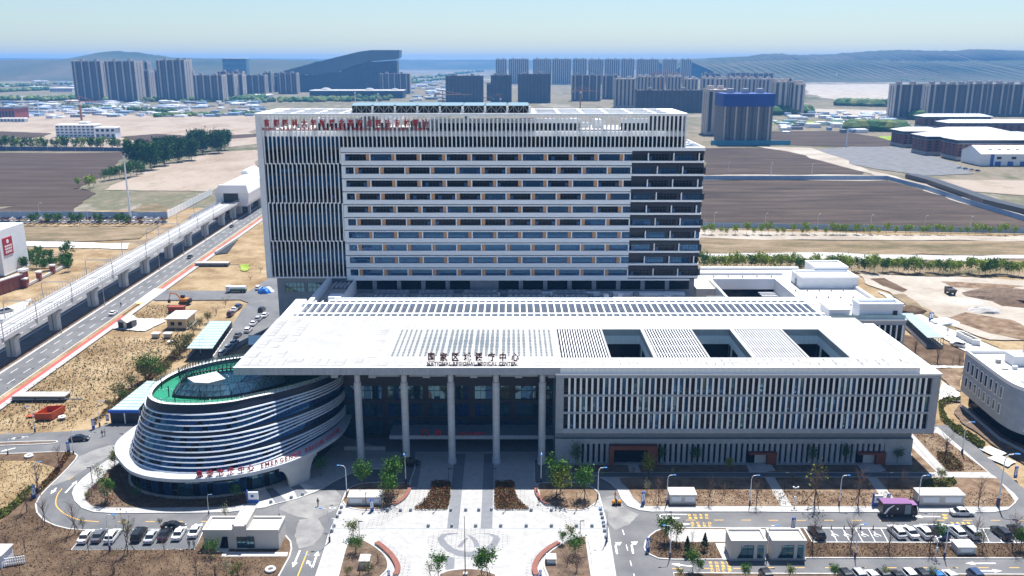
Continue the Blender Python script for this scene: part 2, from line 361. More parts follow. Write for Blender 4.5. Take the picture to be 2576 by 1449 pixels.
for q in ([zB(-230, 690), zB(300, 515), zB(580, 580), zB(60, 770)],): sheet('door_apron', [G(p, .13) for p in q], .13, m_concw)
for q in ((zB(90, 600), zB(165, 590), zB(300, 720), zB(195, 745)), (zB(310, 530), zB(385, 520), zB(500, 640), zB(400, 680))): sheet('apron_stripe', [G(p, .14) for p in q], .136, m_plazag)
# ---- plaza
pl = [zB(540, 1640), zB(572, 1450), zB(640, 1250), zB(700, 1040), zB(745, 930), zB(835, 700), zB(860, 640), zB(905, 600), zB(1000, 562), zB(1100, 546), zB(1478, 548), zB(1525, 420), zB(1540, 330), (1045, 1130), (1400, 1130), zC(375, 330), zC(378, 540), zC(395, 556), zC(650, 540), zC(800, 550), zC(930, 590), zC(990, 630), zC(1012, 700), zC(1090, 1000), zC(1160, 1440), zC(1190, 1640)]
island('plaza', [G(p) for p in pl], m_plaza)
sheet('hall_floor', [(-46, 184.5), (10, 184.5), (10, 197), (-46, 197)], .06, m_plazag)
for q in ((zB(1920, 260), zB(2025, 260), zB(1955, 985), zB(1845, 985)), (zB(2205, 260), zB(2300, 260), zB(2282, 985), zB(2170, 985)), (zB(1532, 330), zB(1600, 330), zB(1560, 590), zB(1495, 575))):
    sheet('plaza_stripe', [G(p, .12) for p in q], .124, m_plazag)
sheet('plaza_stripe', [G(p, .12) for p in (zB(1825, 1250), zB(1920, 1265), zB(1915, 1390), zB(1830, 1380))], .124, m_plazag)
# inlaid emblem: a heart-shaped loop of grey paving with two crossed arcs
def G12(z, p, h=.124): return G(z(*p), h)
hc = smooth([(1800, 1085), (1830, 1040), (1930, 1033), (2020, 1060), (2100, 1035), (2250, 1030), (2345, 1060), (2350, 1110), (2290, 1180), (2180, 1235), (2060, 1268), (1930, 1245), (1820, 1180)], 5)
ho = [G12(zB, p) for p in [(1750, 1085), (1790, 1040), (1870, 1028), (1960, 1030), (1945, 1038), (1850, 1050), (1815, 1080), (1850, 1130), (1910, 1175), (1980, 1200), (2060, 1208), (2150, 1195), (2230, 1160), (2280, 1110), (2290, 1070), (2250, 1042), (2130, 1038), (2080, 1052), (2110, 1035), (2250, 1030), (2340, 1055), (2360, 1090), (2330, 1150), (2250, 1215), (2150, 1255), (2060, 1265), (1950, 1250), (1850, 1205), (1780, 1145)]]
sheet('plaza_emblem', ho, .125, m_plazag)
for q in ([(2030, 1040), (2090, 1058), (2140, 1100), (2165, 1160), (2110, 1165), (2100, 1120), (2070, 1075)], [(2040, 1068), (2000, 1100), (1960, 1140), (1940, 1165), (1990, 1165), (2015, 1115), (2050, 1080)]): sheet('plaza_emblem', [G12(zB, p) for p in q], .126, m_plazag)
m_pavel = M('lined_plaza_paving', (.44, .437, .43), .8, (.39, .387, .38), .6, brick=(1.8, .45, .05, 'xy', (.3, .5)))
ov = [(1650, 1090), (1700, 1040), (1830, 1000), (2050, 985), (2280, 998), (2420, 1040), (2460, 1085), (2420, 1150), (2330, 1210), (2200, 1265), (2060, 1285), (1900, 1265), (1760, 1215), (1680, 1150)]
sheet('plaza_oval', smooth([G12(zB, p, .12) for p in ov], 4), .1225, m_pavel)
for q in ([zB(960, 940), zB(1100, 900), zB(1240, 820), zB(1500, 640), zB(1560, 600), zB(1690, 600), zB(1660, 690), zB(1500, 800), zB(1160, 980), zB(1000, 990)], [zC(200, 600), zC(260, 600), zC(380, 740), zC(600, 830), zC(870, 930), zC(840, 990), zC(700, 940), zC(600, 870), zC(330, 770), zC(230, 690)]):
    sheet('plaza_lined_paving', [G(p, .12) for p in q], .1222, m_pavel)
sheet('plaza_lined_paving', [G(p, .12) for p in (zB(1200, 1070), zB(1330, 1160), zB(1450, 1270), zB(1500, 1360), zB(1505, 1450), zB(1400, 1450), zB(1370, 1330), zB(1280, 1200), zB(1180, 1110))], .1222, m_pavel)
sheet('plaza_lined_paving', [G(p, .12) for p in (zC(600, 1090), zC(480, 1150), zC(350, 1260), zC(290, 1350), zC(270, 1450), zC(360, 1450), zC(400, 1330), zC(500, 1200))], .1222, m_pavel)
f = MB(); ribbon(f, [G(p, .12) for p in (zB(740, 985), zB(1840, 985), zC(1050, 985))], .18, .1, .128); ob('plaza_channel', f.mesh('plaza_channel', m_greyw), kind='structure')
# ---- planted islands on the plaza
islL = smooth([G(zB(*p)) for p in ((835, 730), (845, 680), (890, 610), (960, 572), (1080, 548), (1300, 543), (1480, 552), (1490, 580), (1470, 640), (1400, 720), (1330, 770), (1230, 808), (1060, 815), (900, 790))], 4)
islR = smooth([G(zC(*p)) for p in ((398, 590), (400, 560), (450, 548), (650, 541), (800, 552), (930, 592), (995, 650), (1000, 700), (960, 750), (880, 800), (760, 818), (640, 800), (520, 770), (430, 700))], 4)
for q in (islL, islR): island('tree_island', q, m_soilr, .2)
triL = smooth([G(zB(*p)) for p in ((930, 1075), (980, 1085), (1060, 1110), (1160, 1170), (1250, 1250), (1285, 1330), (1270, 1400), (1200, 1470), (1100, 1600), (760, 1600), (790, 1440), (840, 1250), (880, 1110))], 3)
triR = smooth([G(zC(*p)) for p in ((870, 1065), (880, 1110), (900, 1250), (930, 1450), (950, 1600), (560, 1600), (490, 1440), (455, 1350), (465, 1280), (530, 1205), (650, 1130), (780, 1080))], 3)
for q in (triL, triR): island('tree_island', q, m_bed, .25, True, .3)
def band_wall(name, pts, wd, h, mat, label, cat):
    f = MB(); ribbon(f, pts, wd, .1, h); return ob(name, f.mesh(name, mat), label=label, cat=cat)
f = MB(); ribbon(f, smooth([G(p) for p in (zB(905, 1080), zB(850, 1150), zB(800, 1300), zB(760, 1450), zB(735, 1600))], 4, False), 1.5, .1, .3); ob('white_border', f.mesh('white_border', m_concw), kind='structure')
f = MB(); ribbon(f, smooth([G(p) for p in (zC(885, 1080), zC(930, 1110), zC(965, 1250), zC(985, 1450), zC(1005, 1600))], 4, False), 1.8, .1, .3); ob('white_border', f.mesh('white_border', m_concw), kind='structure')
island('tree_island', smooth([G(zB(*p)) for p in ((1760, 1450), (1800, 1420), (1880, 1395), (2050, 1380), (2200, 1395), (2290, 1425), (2330, 1455), (2300, 1600), (1790, 1600))], 3), m_bed, .3, True, .35)
# ---- hedge beds
# ---- strips beside the right-hand road
ne = [zC(670, 444), zC(820, 444), zC(1000, 490), zC(1100, 545), zC(1175, 620), zC(1208, 700), zC(1270, 770), zC(1390, 812), zC(1500, 825), zC(2576, 825), zD(200, 828), zD(2280, 832), zD(2420, 805), zD(2490, 745), zD(2522, 700), zD(2480, 650), zD(2230, 440), zD(1735, 5), (2300, 1085), (1420, 1090), zC(640, 250), zC(560, 350)]
island('north_verge_pavement', [G(p) for p in ne], m_walk)
sheet('soil_bed', [G(p, .15) for p in (zC(1190, 500), zC(1215, 545), zC(1280, 600), zC(1330, 690), zC(1390, 740), zC(1450, 765), zC(2620, 765), zD(2440, 770), zD(2490, 720), zD(2440, 655), zD(2320, 500), zD(1700, 492), zC(1300, 488))], .15, m_soilr)
sheet('soil_bed', [G(p, .15) for p in (zC(700, 370), zC(2576, 370), zD(1480, 370), zD(1740, 438), zC(700, 440))], .15, m_bed)
sheet('soil_bed', [G(p, .15) for p in (zD(1490, 200), zD(1730, 435), zD(1500, 435))], .152, m_soilr)
sheet('soil_bed', [G(p, .15) for p in (zD(1500, 65), zD(1735, 60), zD(2230, 440), zD(1840, 438))], .152, m_soilr)
sheet('shaded_lane', [G(p, .15) for p in (zC(900, 446), zC(2576, 446), zD(1600, 446), zD(1860, 480), zD(0, 484), zC(1000, 484))], .156, m_asphn)
for q in ((zD(70, 486), zD(165, 486), zD(335, 768), zD(230, 768)), (zD(1055, 486), zD(1150, 486), zD(1340, 715), zD(1220, 715)), (zD(1490, 130), zD(1510, 130), zD(1870, 480), zD(1760, 445)), (zC(1260, 310), zC(1350, 310), zC(1400, 445), zC(1290, 445)), (zC(2420, 372), zC(2590, 372), zC(2640, 446), zC(2450, 446)), (zD(965, 372), zD(1160, 372), zD(1210, 440), zD(1020, 440)), (zD(1700, 438), zD(2230, 440), zD(2320, 496), zD(1730, 490))):
    sheet('footpath', [G(p, .16) for p in q], .162, m_walk)
# ---- southern strip with stalls, bottom strip
ss = [zC(1425, 1170), zC(1440, 1110), zC(1480, 1055), zC(1540, 1010), zC(1620, 985), zC(1720, 978), zC(2576, 978), zD(1300, 983), zD(2800, 988), zD(2800, 1278), zD(460, 1275), zC(2300, 1288), zC(1720, 1290), zC(1570, 1280), zC(1480, 1240), zC(1435, 1200)]
island('south_strip', [G(p) for p in ss], m_soilg)
sheet('stall_paving', [G(p, .13) for p in (zD(440, 985), zD(2800, 990), zD(2900, 1128), zD(540, 1122))], .132, m_asphn)
sheet('south_walk', [G(p, .13) for p in (zC(1640, 990), zC(2576, 990), zD(280, 990), zD(310, 1030), zC(2560, 1060), zC(2240, 1060), zC(2230, 1115), zC(1690, 1115))], .133, m_walk)
sheet('guard_apron', [G(p, .13) for p in (zC(2118, 1128), zC(2230, 1128), zC(2250, 1285), zC(2195, 1285))], .134, m_concw)
sheet('entrance_lane_apron', [G(p, .13) for p in (zD(0, 1060), zD(110, 1060), zD(110, 1120), zD(0, 1110))], .134, m_concw)
island('bottom_strip', [G(p) for p in (zC(1710, 1412), zC(2576, 1418), zD(2800, 1428), zD(2900, 1640), zC(1760, 1640))], m_soilg)
sheet('bottom_stalls', [G(p, .13) for p in (zC(2200, 1440), zD(2800, 1446), zD(2850, 1600), zC(2250, 1600))], .132, m_asphn)
island('traffic_island', smooth([G(zE(*p)) for p in ((-200, 1070), (0, 1055), (500, 1040), (555, 1045), (540, 1062), (400, 1075), (0, 1090), (-200, 1100))], 3), m_bed, .12, True, .3)
# ---- highway
KX = -.031
def HX(x, Y): return x + KX * (Y - 278)
def hstrip(name, xa, xb, z, mat, Y0=130, Y1=1500, **kw):
    f = MB()
    f.face([(HX(xa, Y0), Y0, z), (HX(xb, Y0), Y0, z), (HX(xb, Y1), Y1, z), (HX(xa, Y1), Y1, z)])
    return ob(name, f.mesh(name, mat), kind='structure', **kw)
hstrip('highway_carriageway', -152.6, -143.0, 0.0, m_asph); hstrip('highway_carriageway', -175, -163.0, 0.0, m_asph); hstrip('highway_median', -163.0, -152.6, .03, m_bed)
hstrip('slip_road', -162.8, -156.5, .034, m_asph)
for xa, xb in ((-153.4, -152.6), (-163.4, -162.8), (-143.0, -142.7)):
    f = MB(); ribbon(f, [(HX((xa + xb) / 2, 130), 130), (HX((xa + xb) / 2, 1500), 1500)], xb - xa, 0, .16); ob('kerb', f.mesh('kerb', m_kerb), kind='structure')
hstrip('verge', -142.7, -141.3, .05, m_field)
for a, b in ((130, 303), (341, 520), (560, 1500)): hstrip('red_cycle_lane', -141.3, -140.0, .06, m_redlane, a, b)
hstrip('footway', -140.0, -138.0, .055, m_conc)
for x in (-150.2, -146.4, -171.2, -167.2):
    f = MB(); y = 135.0
    while y < 640:
        f.face([(HX(x - .08, y), y, .012), (HX(x + .08, y), y, .012), (HX(x + .08, y), y + 4, .012), (HX(x - .08, y), y + 4, .012)]); y += 9.0
    ob('lane_dashes', f.mesh('lane_dashes', m_paint), kind='structure')
f = MB(); ribbon(f, [(HX(-143.2, 130), 130), (HX(-143.2, 900), 900)], .14, .012, .012); ob('edge_line', f.mesh('edge_line', m_ypaint), kind='structure')
sheet('junction_apron', [G(p) for p in (zL(1290, 1130), zL(1490, 985), zL(1580, 990), zL(1450, 1110))], .07, m_concw)
f = MB()
for i in range(11):
    t = i / 10; a = Vector(G(zL(1310 + 160 * t, 1130 - 115 * t))); b = Vector(G(zL(1360 + 130 * t, 1140 - 112 * t)))
    f.face([(a.x, a.y, .075), (b.x, b.y, .075), (b.x, b.y + 1.3, .075), (a.x, a.y + 1.3, .075)])
ob('crosswalk', f.mesh('crosswalk', m_ypaint), kind='structure')
# ---- patches of land round the site
def rough(pts, amp=.014, n=9):
    out = []
    for a, b in zip(pts, pts[1:] + pts[:1]):
        d = Vector((b[0] - a[0], b[1] - a[1])); nn = Vector((-d.y, d.x)); w = 0.0
        for i in range(n):
            t = i / n; w = w * .6 + R.gauss(0, amp) if i else 0.0
            out.append((a[0] + d.x * t + nn.x * w, a[1] + d.y * t + nn.y * w))
    return out
def land(name, z, pts, mat, h): sheet(name, rough([G(z(*p)) for p in pts]), h, mat)
for _z, _p in _dust: land('dusty_patch', _z, _p, m_dust, .004)
I_ = lambda x, y: (x, y)
land('ploughed_field', I_, [(-400, 384), (325, 382), (322, 395), (258, 440), (200, 470), (185, 490), (110, 512), (-400, 545)], m_plough, -.1)
land('ploughed_field', zL, [(-600, 290), (0, 250), (720, 242), (790, 140), (930, 65), (800, 15), (600, 60), (380, 130), (0, 215), (-600, 240)], m_plough, -.05)
land('dry_meadow', zN, [(-900, 1170), (-900, 700), (600, 690), (1600, 735), (2500, 730), (2500, 1000), (2250, 1030), (1300, 1050), (0, 1000)], m_pink, -.2)
land('ploughed_field', zN, [(-500, 890), (0, 880), (500, 900), (420, 935), (0, 980), (-500, 990)], m_plough, -.15)
land('ploughed_field', zN, [(1150, 935), (1500, 905), (1900, 930), (2480, 905), (2480, 935), (1900, 980), (1330, 985)], m_plough, -.15)
land('worn_meadow', zN, [(1000, 1448), (1350, 1290), (1700, 1180), (2050, 1080), (2490, 1060), (2500, 1300), (2100, 1420), (2050, 1460)], m_pink, -.1)
land('olive_patch', zL, [(1250, 235), (1370, 180), (1500, 160), (1620, 200), (1600, 240), (1400, 250)], m_scrub, -.04)
land('green_patch', zL, [(2310, 760), (2350, 750), (2420, 745), (2390, 810), (2340, 815)], m_grassy, -.03)
land('scrub_bank', zL, [(-300, 370), (0, 365), (700, 385), (1550, 370), (1350, 500), (900, 525), (0, 520), (-300, 530)], m_scrub, -.05)
land('dirt_road', zL, [(-300, 545), (0, 530), (500, 528), (1250, 545), (1230, 600), (700, 590), (0, 570), (-300, 580)], m_concw, -.045)
land('orchard_grass', zL, [(100, 620), (150, 590), (680, 640), (700, 720), (560, 790), (180, 790)], m_scrub, -.04)
land('paved_yard', zL, [(1040, 1370), (1300, 1270), (1590, 1275), (1600, 1300), (1400, 1395)], m_concw, -.03)
land('tyre_yard', zL, [(-300, 1200), (0, 1180), (300, 1080), (220, 1230), (0, 1290), (-300, 1330)], m_concw, -.03)
land('ploughed_field', I_, [(1760, 372), (1980, 371), (2060, 392), (2170, 438), (1755, 441)], m_plough2, -.1)
land('ploughed_field', I_, [(1740, 453), (2230, 453), (2330, 478), (2440, 515), (2600, 562), (2600, 578), (1740, 572)], m_plough2, -.1)
land('pale_road', I_, [(1740, 441), (2170, 440), (2260, 446), (2230, 453), (1740, 453)], m_sand, -.06)
land('pale_road', I_, [(1900, 368), (2040, 372), (2230, 438), (2450, 500), (2620, 552), (2620, 566), (2440, 516), (2260, 455), (2000, 385)], m_sand, -.05)
land('bus_yard', zQ, [(560, 1060), (900, 1030), (1400, 1030), (1900, 1180), (2100, 1290), (1600, 1310), (900, 1200)], m_asph, -.06)
land('dry_field', zQ, [(140, 880), (800, 880), (1350, 960), (1400, 1020), (900, 1030), (500, 1020), (150, 1000)], m_plough2, -.12)
land('red_earth', zQ, [(1620, 1340), (2700, 1360), (2700, 1520), (2576, 1500), (1900, 1450)], m_pink, -.08)
land('bright_lawn', zQ, [(1150, 930), (1400, 925), (1395, 985), (1250, 960)], m_grassy, -.1)
land('rape_field', zQ, [(150, 785), (800, 790), (870, 815), (500, 830), (150, 815)], m_grassy, -.12)
land('pale_earthworks', zQ, [(455, 430), (1320, 425), (1310, 520), (1300, 600), (800, 590), (460, 520)], m_sand, -.25)
land('pale_earthworks', zQ, [(440, 660), (1290, 680), (1290, 760), (600, 750), (430, 720)], m_sand, -.2)
land('canal_verge', zP, [(-150, 345), (2700, 385), (2700, 435), (-150, 410)], m_sand, -.05)
land('scrub_bank', zP, [(-150, 412), (2700, 437), (2700, 555), (1300, 545), (-150, 540)], m_scrub, -.06)
land('pale_path', zP, [(-150, 538), (1300, 545), (2700, 556), (2700, 580), (-150, 560)], m_conc, -.05)
land('sapling_strip', zP, [(-150, 562), (2700, 582), (2700, 735), (1300, 700), (-150, 680)], m_scrub, -.055)
land('building_site', zP, [(1260, 700), (2700, 745), (2700, 1240), (2300, 1230), (1900, 1090), (1500, 850), (1300, 780)], m_sand, -.05)
land('brown_heap_ground', zP, [(2200, 840), (2700, 820), (2700, 990), (2400, 960)], m_soilg, -.04)
land('dark_soil_strip', zP, [(1510, 870), (1600, 860), (1800, 980), (1960, 1100), (2100, 1180), (2380, 1300), (2350, 1320), (2050, 1200), (1880, 1110), (1700, 1000)], m_scrub, -.045)
land('dark_soil_strip', zP, [(1330, 740), (1450, 735), (1640, 830), (1600, 850), (1440, 800)], m_soilg, -.043)
land('rubble_ground', zP, [(1950, 1060), (2100, 1010), (2500, 1080), (2700, 1180), (2600, 1240), (2300, 1180)], m_soilr, -.044)
land('rubble_ground', zP, [(1900, 760), (2300, 780), (2600, 800), (2400, 830), (2000, 810)], m_soilr, -.042)
land('concrete_road', zP, [(1400, 840), (1500, 870), (1680, 1000), (1950, 1130), (2200, 1230), (2420, 1330), (2300, 1400), (2050, 1300), (1700, 1080), (1480, 900)], m_concw, -.03)
land('soil_bed', zP, [(1560, 1180), (1900, 1250), (2100, 1330), (2090, 1400), (1700, 1420), (1600, 1260)], m_soilg, -.035)
land('soil_bed', zR, [(1480, 110), (2000, 330), (1990, 440), (1650, 430), (1480, 250)], m_soilg, -.03)
land('footpath', zR, [(1640, 432), (2000, 445), (2000, 460), (1680, 465)], m_concw, -.02)
land('soil_bed', zR, [(1700, 470), (1990, 465), (1960, 690), (1880, 660), (1780, 560)], m_soilr, -.025)
land('footpath', zR, [(1780, 590), (1960, 700), (1960, 790), (1755, 775), (1760, 720)], m_concw, -.02)
# ================================================================ the ward tower
TY = 275.0
tower = thing('hospital_tower', (-10, 288, 0), 'long fifteen-storey hospital tower with white fins and striped ward floors behind the low white roof', 'building')
TX0, TX1, TXR, TZ0, TZ1 = -80.0, 60.6, 54.5, 21.1, 73.6
TB = 302.0
# cores
bx('core_wall', m_greyw, tower, -77.2, 59.9, TY + 1.2, TB - .5, 0, 20.9)
bx('core_wall', m_greyw, tower, -79.4, 54.0, TY + 1.6, TB, 20.9, 68.2)
bx('core_wall', m_greyw, tower, 54.0, 60.2, TY + 1.6, TB, 20.9, 62.4)
# left blade wall, right blade, roof rim
bx('end_wall', m_white, tower, TX0, -78.2, TY - .5, TB + .4, TZ0, 73.2)
bx('end_wall', m_white, tower, 54.1, TXR, TY - .5, TB + .4, 63.5, 73.2)
bx('soffit', m_spand, tower, -78.2, -54.1, TY - .4, TY + 1.5, 21.1, 21.5)
# rooftop white grid
RZ0, RZ1 = 73.2, 73.95
bx('roof_rim', m_trim, tower, TX0 - .25, TXR + .25, TY - .75, TY + 1.0, RZ0, RZ1)
bx('roof_rim', m_trim, tower, TX0 - .25, TXR + .25, TB - 1.2, TB + .6, RZ0, RZ1)
bx('roof_rim', m_trim, tower, TX0 - .25, TX0 + 4.5, TY + 1.0, TB - 1.2, RZ0, RZ1)
bx('roof_rim', m_trim, tower, TXR - 5.5, TXR + .25, TY + 1.0, TB - 1.2, RZ0, RZ1)
for k in range(16):
    x = -69.0 + 7.6 * k
    if -52 < x < 4: continue
    bx('roof_beam', m_trim, tower, x - .5, x + .5, TY + 1.0, TB - 1.2, RZ0 + .04, RZ1 - .05)
for y in (281.5, 293.0):
    bx('roof_beam', m_trim, tower, TX0 + 4.5, -51.5, y - .7, y + .7, RZ0 + .1, RZ1 + .04)
    bx('roof_beam', m_trim, tower, 6, TXR - 5.5, y - .7, y + .7, RZ0 + .1, RZ1 + .04)
bx('roof_deck', m_concw, tower, -78.2, 54.1, TY + 4, TB - 1.3, 68.2, 68.6)
# plant seen between the fins
for k in range(26):
    x = R.uniform(-74, 48); wdt = R.uniform(1.2, 4.5)
    bx('roof_plant_box', R.choice([m_white, m_steel, m_conc]), tower, x, x + wdt, 280 + R.uniform(0, 9), 290 + R.uniform(0, 3), 68.6, 68.6 + R.uniform(1.2, 3.6))
# solar trusses
for k in range(8):
    x0 = -50.3 + 7.03 * k; x1 = x0 + 6.3
    for j, y in enumerate((276.6, 285.5)):
        f = MB().box(x0, x1, y + 1.5, y + 1.8, 74.0, 76.1 - .4 * j)
        ob('solar_back_panel', f.mesh('solar_back', m_black), tower)
        f = MB()
        for a, b in (((x0, 74.1), (x0 + 1.6, 76.2)), ((x0 + 1.6, 76.2), (x0 + 3.15, 74.1)), ((x0 + 3.15, 74.1), (x0 + 4.7, 76.2)), ((x0 + 4.7, 76.2), (x1, 74.1)), ((x0 + 1.6, 74.1), (x0 + 1.6, 76.2)), ((x0 + 4.7, 74.1), (x0 + 4.7, 76.2)), ((x0 + 3.15, 74.1), (x0 + 3.15, 76.2))):
            f.tube((a[0], y, a[1] - .4 * j), (b[0], y, b[1] - .4 * j), .07, k=4)
        ob('solar_truss', f.mesh('solar_truss', m_steel), tower)
        f = MB().face([(x0, y - .3, 76.1 - .3 * j), (x1, y - .3, 76.1 - .3 * j), (x1, y + 6.2, 76.7 - .35 * j), (x0, y + 6.2, 76.7 - .35 * j)])
        f.face([(x0, y - .3, 76.25 - .3 * j), (x0, y + 6.2, 76.85 - .35 * j), (x1, y + 6.2, 76.85 - .35 * j), (x1, y - .3, 76.25 - .3 * j)][::-1])
        f.face([(x0, y - .3, 76.1 - .3 * j), (x0, y - .3, 76.25 - .3 * j), (x1, y - .3, 76.25 - .3 * j), (x1, y - .3, 76.1 - .3 * j)])
        ob('solar_panel', f.mesh('solar_panel', m_solar), tower)
    bx('solar_bracket', m_trim, tower, x1 + .05, x1 + .6, 276.4, 277.6, 73.96, 75.9)
bx('solar_deck', m_greyw, tower, -52, 8, 276.2, 292, 73.3, 73.9)
# top floors behind the fins
bx('window_band', m_glass, tower, -78.2, 54.1, TY + 1.2, TY + 1.6, 63.45, 66.8)
bx('spandrel', m_spand, tower, -78.2, 54.1, TY + .7, TY + 1.55, 66.8, 68.35)
for a, b in ((-62, -47), (-23, 21), (34.5, 43)):
    bx('window_band', m_glass, tower, a, b, TY + 3.5, TY + 3.9, 68.6, 70.7)
    bx('spandrel', m_spand, tower, a, b, TY + 3.4, TY + 4.0, 70.7, 72.1)
bx('window_band', m_navy, tower, 43, 54.1, TY + 3.5, TY + 3.9, 68.6, 72.9)
# the fin screen
fin_top = MB().box(-.25, .25, -.45, .1, 0, 6.45).mesh('fin_top', m_trim)
fin_low = MB().box(-.17, .17, -.4, .05, 0, 3.4).mesh('fin_low', m_trim)
NF = 101
for k in range(NF):
    x = -77.87 + 1.31 * k
    ob('fin', fin_top, tower, (x, TY - .05, 66.75))
    if x > -53.5: ob('fin', fin_low, tower, (x + .1, TY - .1, 63.4))
ft = {}
for z0, z1, dx in ((58.35, 66.8, .12), (45.85, 58.25, .7), (33.45, 45.75, .12), (21.5, 33.35, .7)):
    me = MB().box(-.16, .16, -.4, .02, 0, z1 - z0).mesh('fin_long', m_trim)
    for k in range(18 if dx > .5 else 19):
        ob('fin', me, tower, (-77.87 + 1.31 * k + dx, TY - .1, z0))
jog = MB().box(0, .9, -.39, .01, -.12, .22).mesh('fin_jog', m_trim)
for z in (58.3, 45.8, 33.4):
    for k in range(18): ob('fin_step', jog, tower, (-77.87 + 1.31 * k - .02, TY - .1, z))
# glass behind the left fins, one band for each storey with a dark spandrel between
for k in range(11):
    z1 = 66.8 - 4.145 * k; z0 = max(z1 - 4.145, 21.5)
    bx('window_band', m_glass if k % 3 else m_glassb, tower, -78.2, -53.9, TY + .75, TY + 1.2, z0 + .8, z1)
    bx('slab_edge', m_navy, tower, -78.2, -53.9, TY + .68, TY + 1.2, z0, z0 + .8)
    for j in range(5):
        if R.random() < .6:
            x = -77.5 + 1.31 * R.randrange(18) + .3
            bx('sash', m_sash, tower, x, x + .85, TY + .66, TY + .74, z0 + 1.1, z0 + 2.2)
# ward floors
wx0 = -53.9
bx('spandrel', m_spand, tower, wx0, 60.6, TY - .5, TY + 1.6, 62.35, 63.45)
bx('spandrel', m_spand, tower, wx0, 37.8, TY - .5, TY + 1.6, 61.95, 62.34)
def window_meshes(wd, ht, n):
    g = MB().box(0, wd, 0, .12, 0, ht).mesh('window_pane', m_glass)
    g2 = MB().box(0, wd, 0, .12, 0, ht).mesh('window_pane_b', m_glassb)
    f = MB()
    for i in range(n + 1): f.box(wd * i / n - .035, wd * i / n + .035, -.09, -.002, 0, ht)
    f.box(0, wd, -.085, -.004, ht * .62, ht * .62 + .08); f.box(0, wd, -.08, -.003, ht - .1, ht)
    return g, g2, f.mesh('window_frame', m_frame)
WM, WS = window_meshes(6.55, 2.08, 6), window_meshes(2.6, 2.08, 3)
sash_me = MB().box(0, .95, -.12, -.02, 0, 1.2).mesh('sash', m_sash)
def ward_window(x, z, wm, n):
    g = ob('window', wm[1] if (z < 37.5 or R.random() < .3) else wm[0], tower, (x, TY + .45, z))  # lower floors take the bluer glass to stand for the reflected white roof
    ob('window_frame', wm[2], g, (x, TY + .45, z))
    for i in range(n):
        if R.random() < .6:
            ob('sash', sash_me, g, (x + (.05 if i == 0 else (5.5 if n > 1 else 1.5)) + (R.choice([0, 0, 1.05]) if i == 0 else 0), TY + .45, z))
orange_me = MB().box(0, 1.06, -.15, .4, 0, 2.08).mesh('orange_panel', m_orange)
post_me = MB().box(0, .35, -.45, .4, 0, 2.08).mesh('white_post', m_trim)
dpost_me = MB().box(-.16, .16, -.55, .4, 0, 2.5).mesh('white_post', m_trim)
for k in range(10):
    zt = 61.36 - 4.145 * k; zb = zt - 2.09
    bx('spandrel', m_spand, tower, wx0, 37.8, TY - .45, TY + 1.6, zb - 1.4, zb)
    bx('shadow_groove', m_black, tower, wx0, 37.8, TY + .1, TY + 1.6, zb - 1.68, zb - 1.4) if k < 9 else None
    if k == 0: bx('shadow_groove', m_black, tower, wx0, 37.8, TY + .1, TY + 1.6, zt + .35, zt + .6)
    bx('lintel', m_spand, tower, wx0, 37.8, TY - .4, TY + 1.6, zt, zt + .35 if k == 0 else zt + .37)
    bx('room_back', m_navy, tower, wx0 + .1, 60.2, TY + 1.4, TY + 1.65, zb, zt)
    bx('jamb', m_spand, tower, wx0, -52.65, TY - .38, TY + 1.5, zb, zt)
    if k % 2 == 0:
        for i in range(11):
            x = -52.62 + 8.0 * i; ward_window(x, zb, WM, 2)
            ob('orange_panel', orange_me, tower, (x + 6.56, TY, zb)); ob('white_post', post_me, tower, (x + 7.64, TY, zb))
        ward_window(-52.62 + 88, zb, WS, 1)
    else:
        ward_window(-52.65, zb, WS, 1)
        for i in range(11):
            x = -50.04 + 8.0 * i; ob('white_post', post_me, tower, (x, TY, zb)); ob('orange_panel', orange_me, tower, (x + .37, TY, zb))
            if i < 11: ward_window(x + 1.44, zb, WM, 2)
        ob('white_post', post_me, tower, (37.5, TY, zb))
    # dark corner section
    bx('dark_panel', m_navy, tower, 37.82, 60.55, TY - .5, TY + 1.6, zt - .05, zt + 1.02)
    bx('sill_band', m_trim, tower, 37.82, 60.6, TY - .62, TY + 1.6, zb - .62, zb - .02)
    bx('dark_panel', m_navy, tower, 37.82, 60.5, TY - .3, TY + 1.6, zb - 1.05, zb - .63)
    fx = (42.95, 50.95, 58.95) if k % 2 == 0 else (45.95, 53.95)
    last = 37.9
    for x in fx:
        ob('white_post', dpost_me, tower, (x, TY, zb - .05))
    for x in ((43.2, 51.2, 59.2) if k % 2 == 0 else (38.6, 46.3, 54.3)):
        wd = 1.3 if x > 59 else 6.2
        g = bx('window', m_glassb if R.random() < .4 else m_glass, tower, x, x + wd, TY + .3, TY + .45, zb, zt - .1)
        f = MB()
        for i in range(int(wd) + 1): f.box(x + i - .04, x + i + .04, TY + .2, TY + .29, zb, zt - .1)
        f.box(x, x + wd, TY + .19, TY + .285, zt - .8, zt - .7)
        ob('window_frame', f.mesh('window_frame', m_frame), g)
        if wd > 5 and R.random() < .8: bx('sash', m_sash, g, x + .1, x + .95, TY + .17, TY + .28, zb + .05, zb + 1.2)
        if wd > 5:
            bx('dark_pier', m_navy, tower, x + 6.2, x + 7.0, TY - .2, TY + 1.3, zb, zt - .05)
bx('dark_end', m_navy, tower, 60.2, 60.58, TY + 1.6, TB, 20.9, 62.3)
bx('parapet', m_trim, tower, 54.6, 60.7, TB - .6, TB, 62.4, 63.4); bx('parapet', m_trim, tower, 60.2, 60.75, TY - .5, TB, 62.36, 63.48)
for k in range(8):
    x = 55 + R.random() * 4; y = TY + 3 + R.random() * 20
    bx('roof_plant_box', m_white, tower, x, x + 1.2, y, y + 1.6, 62.45, 62.9 + R.random())
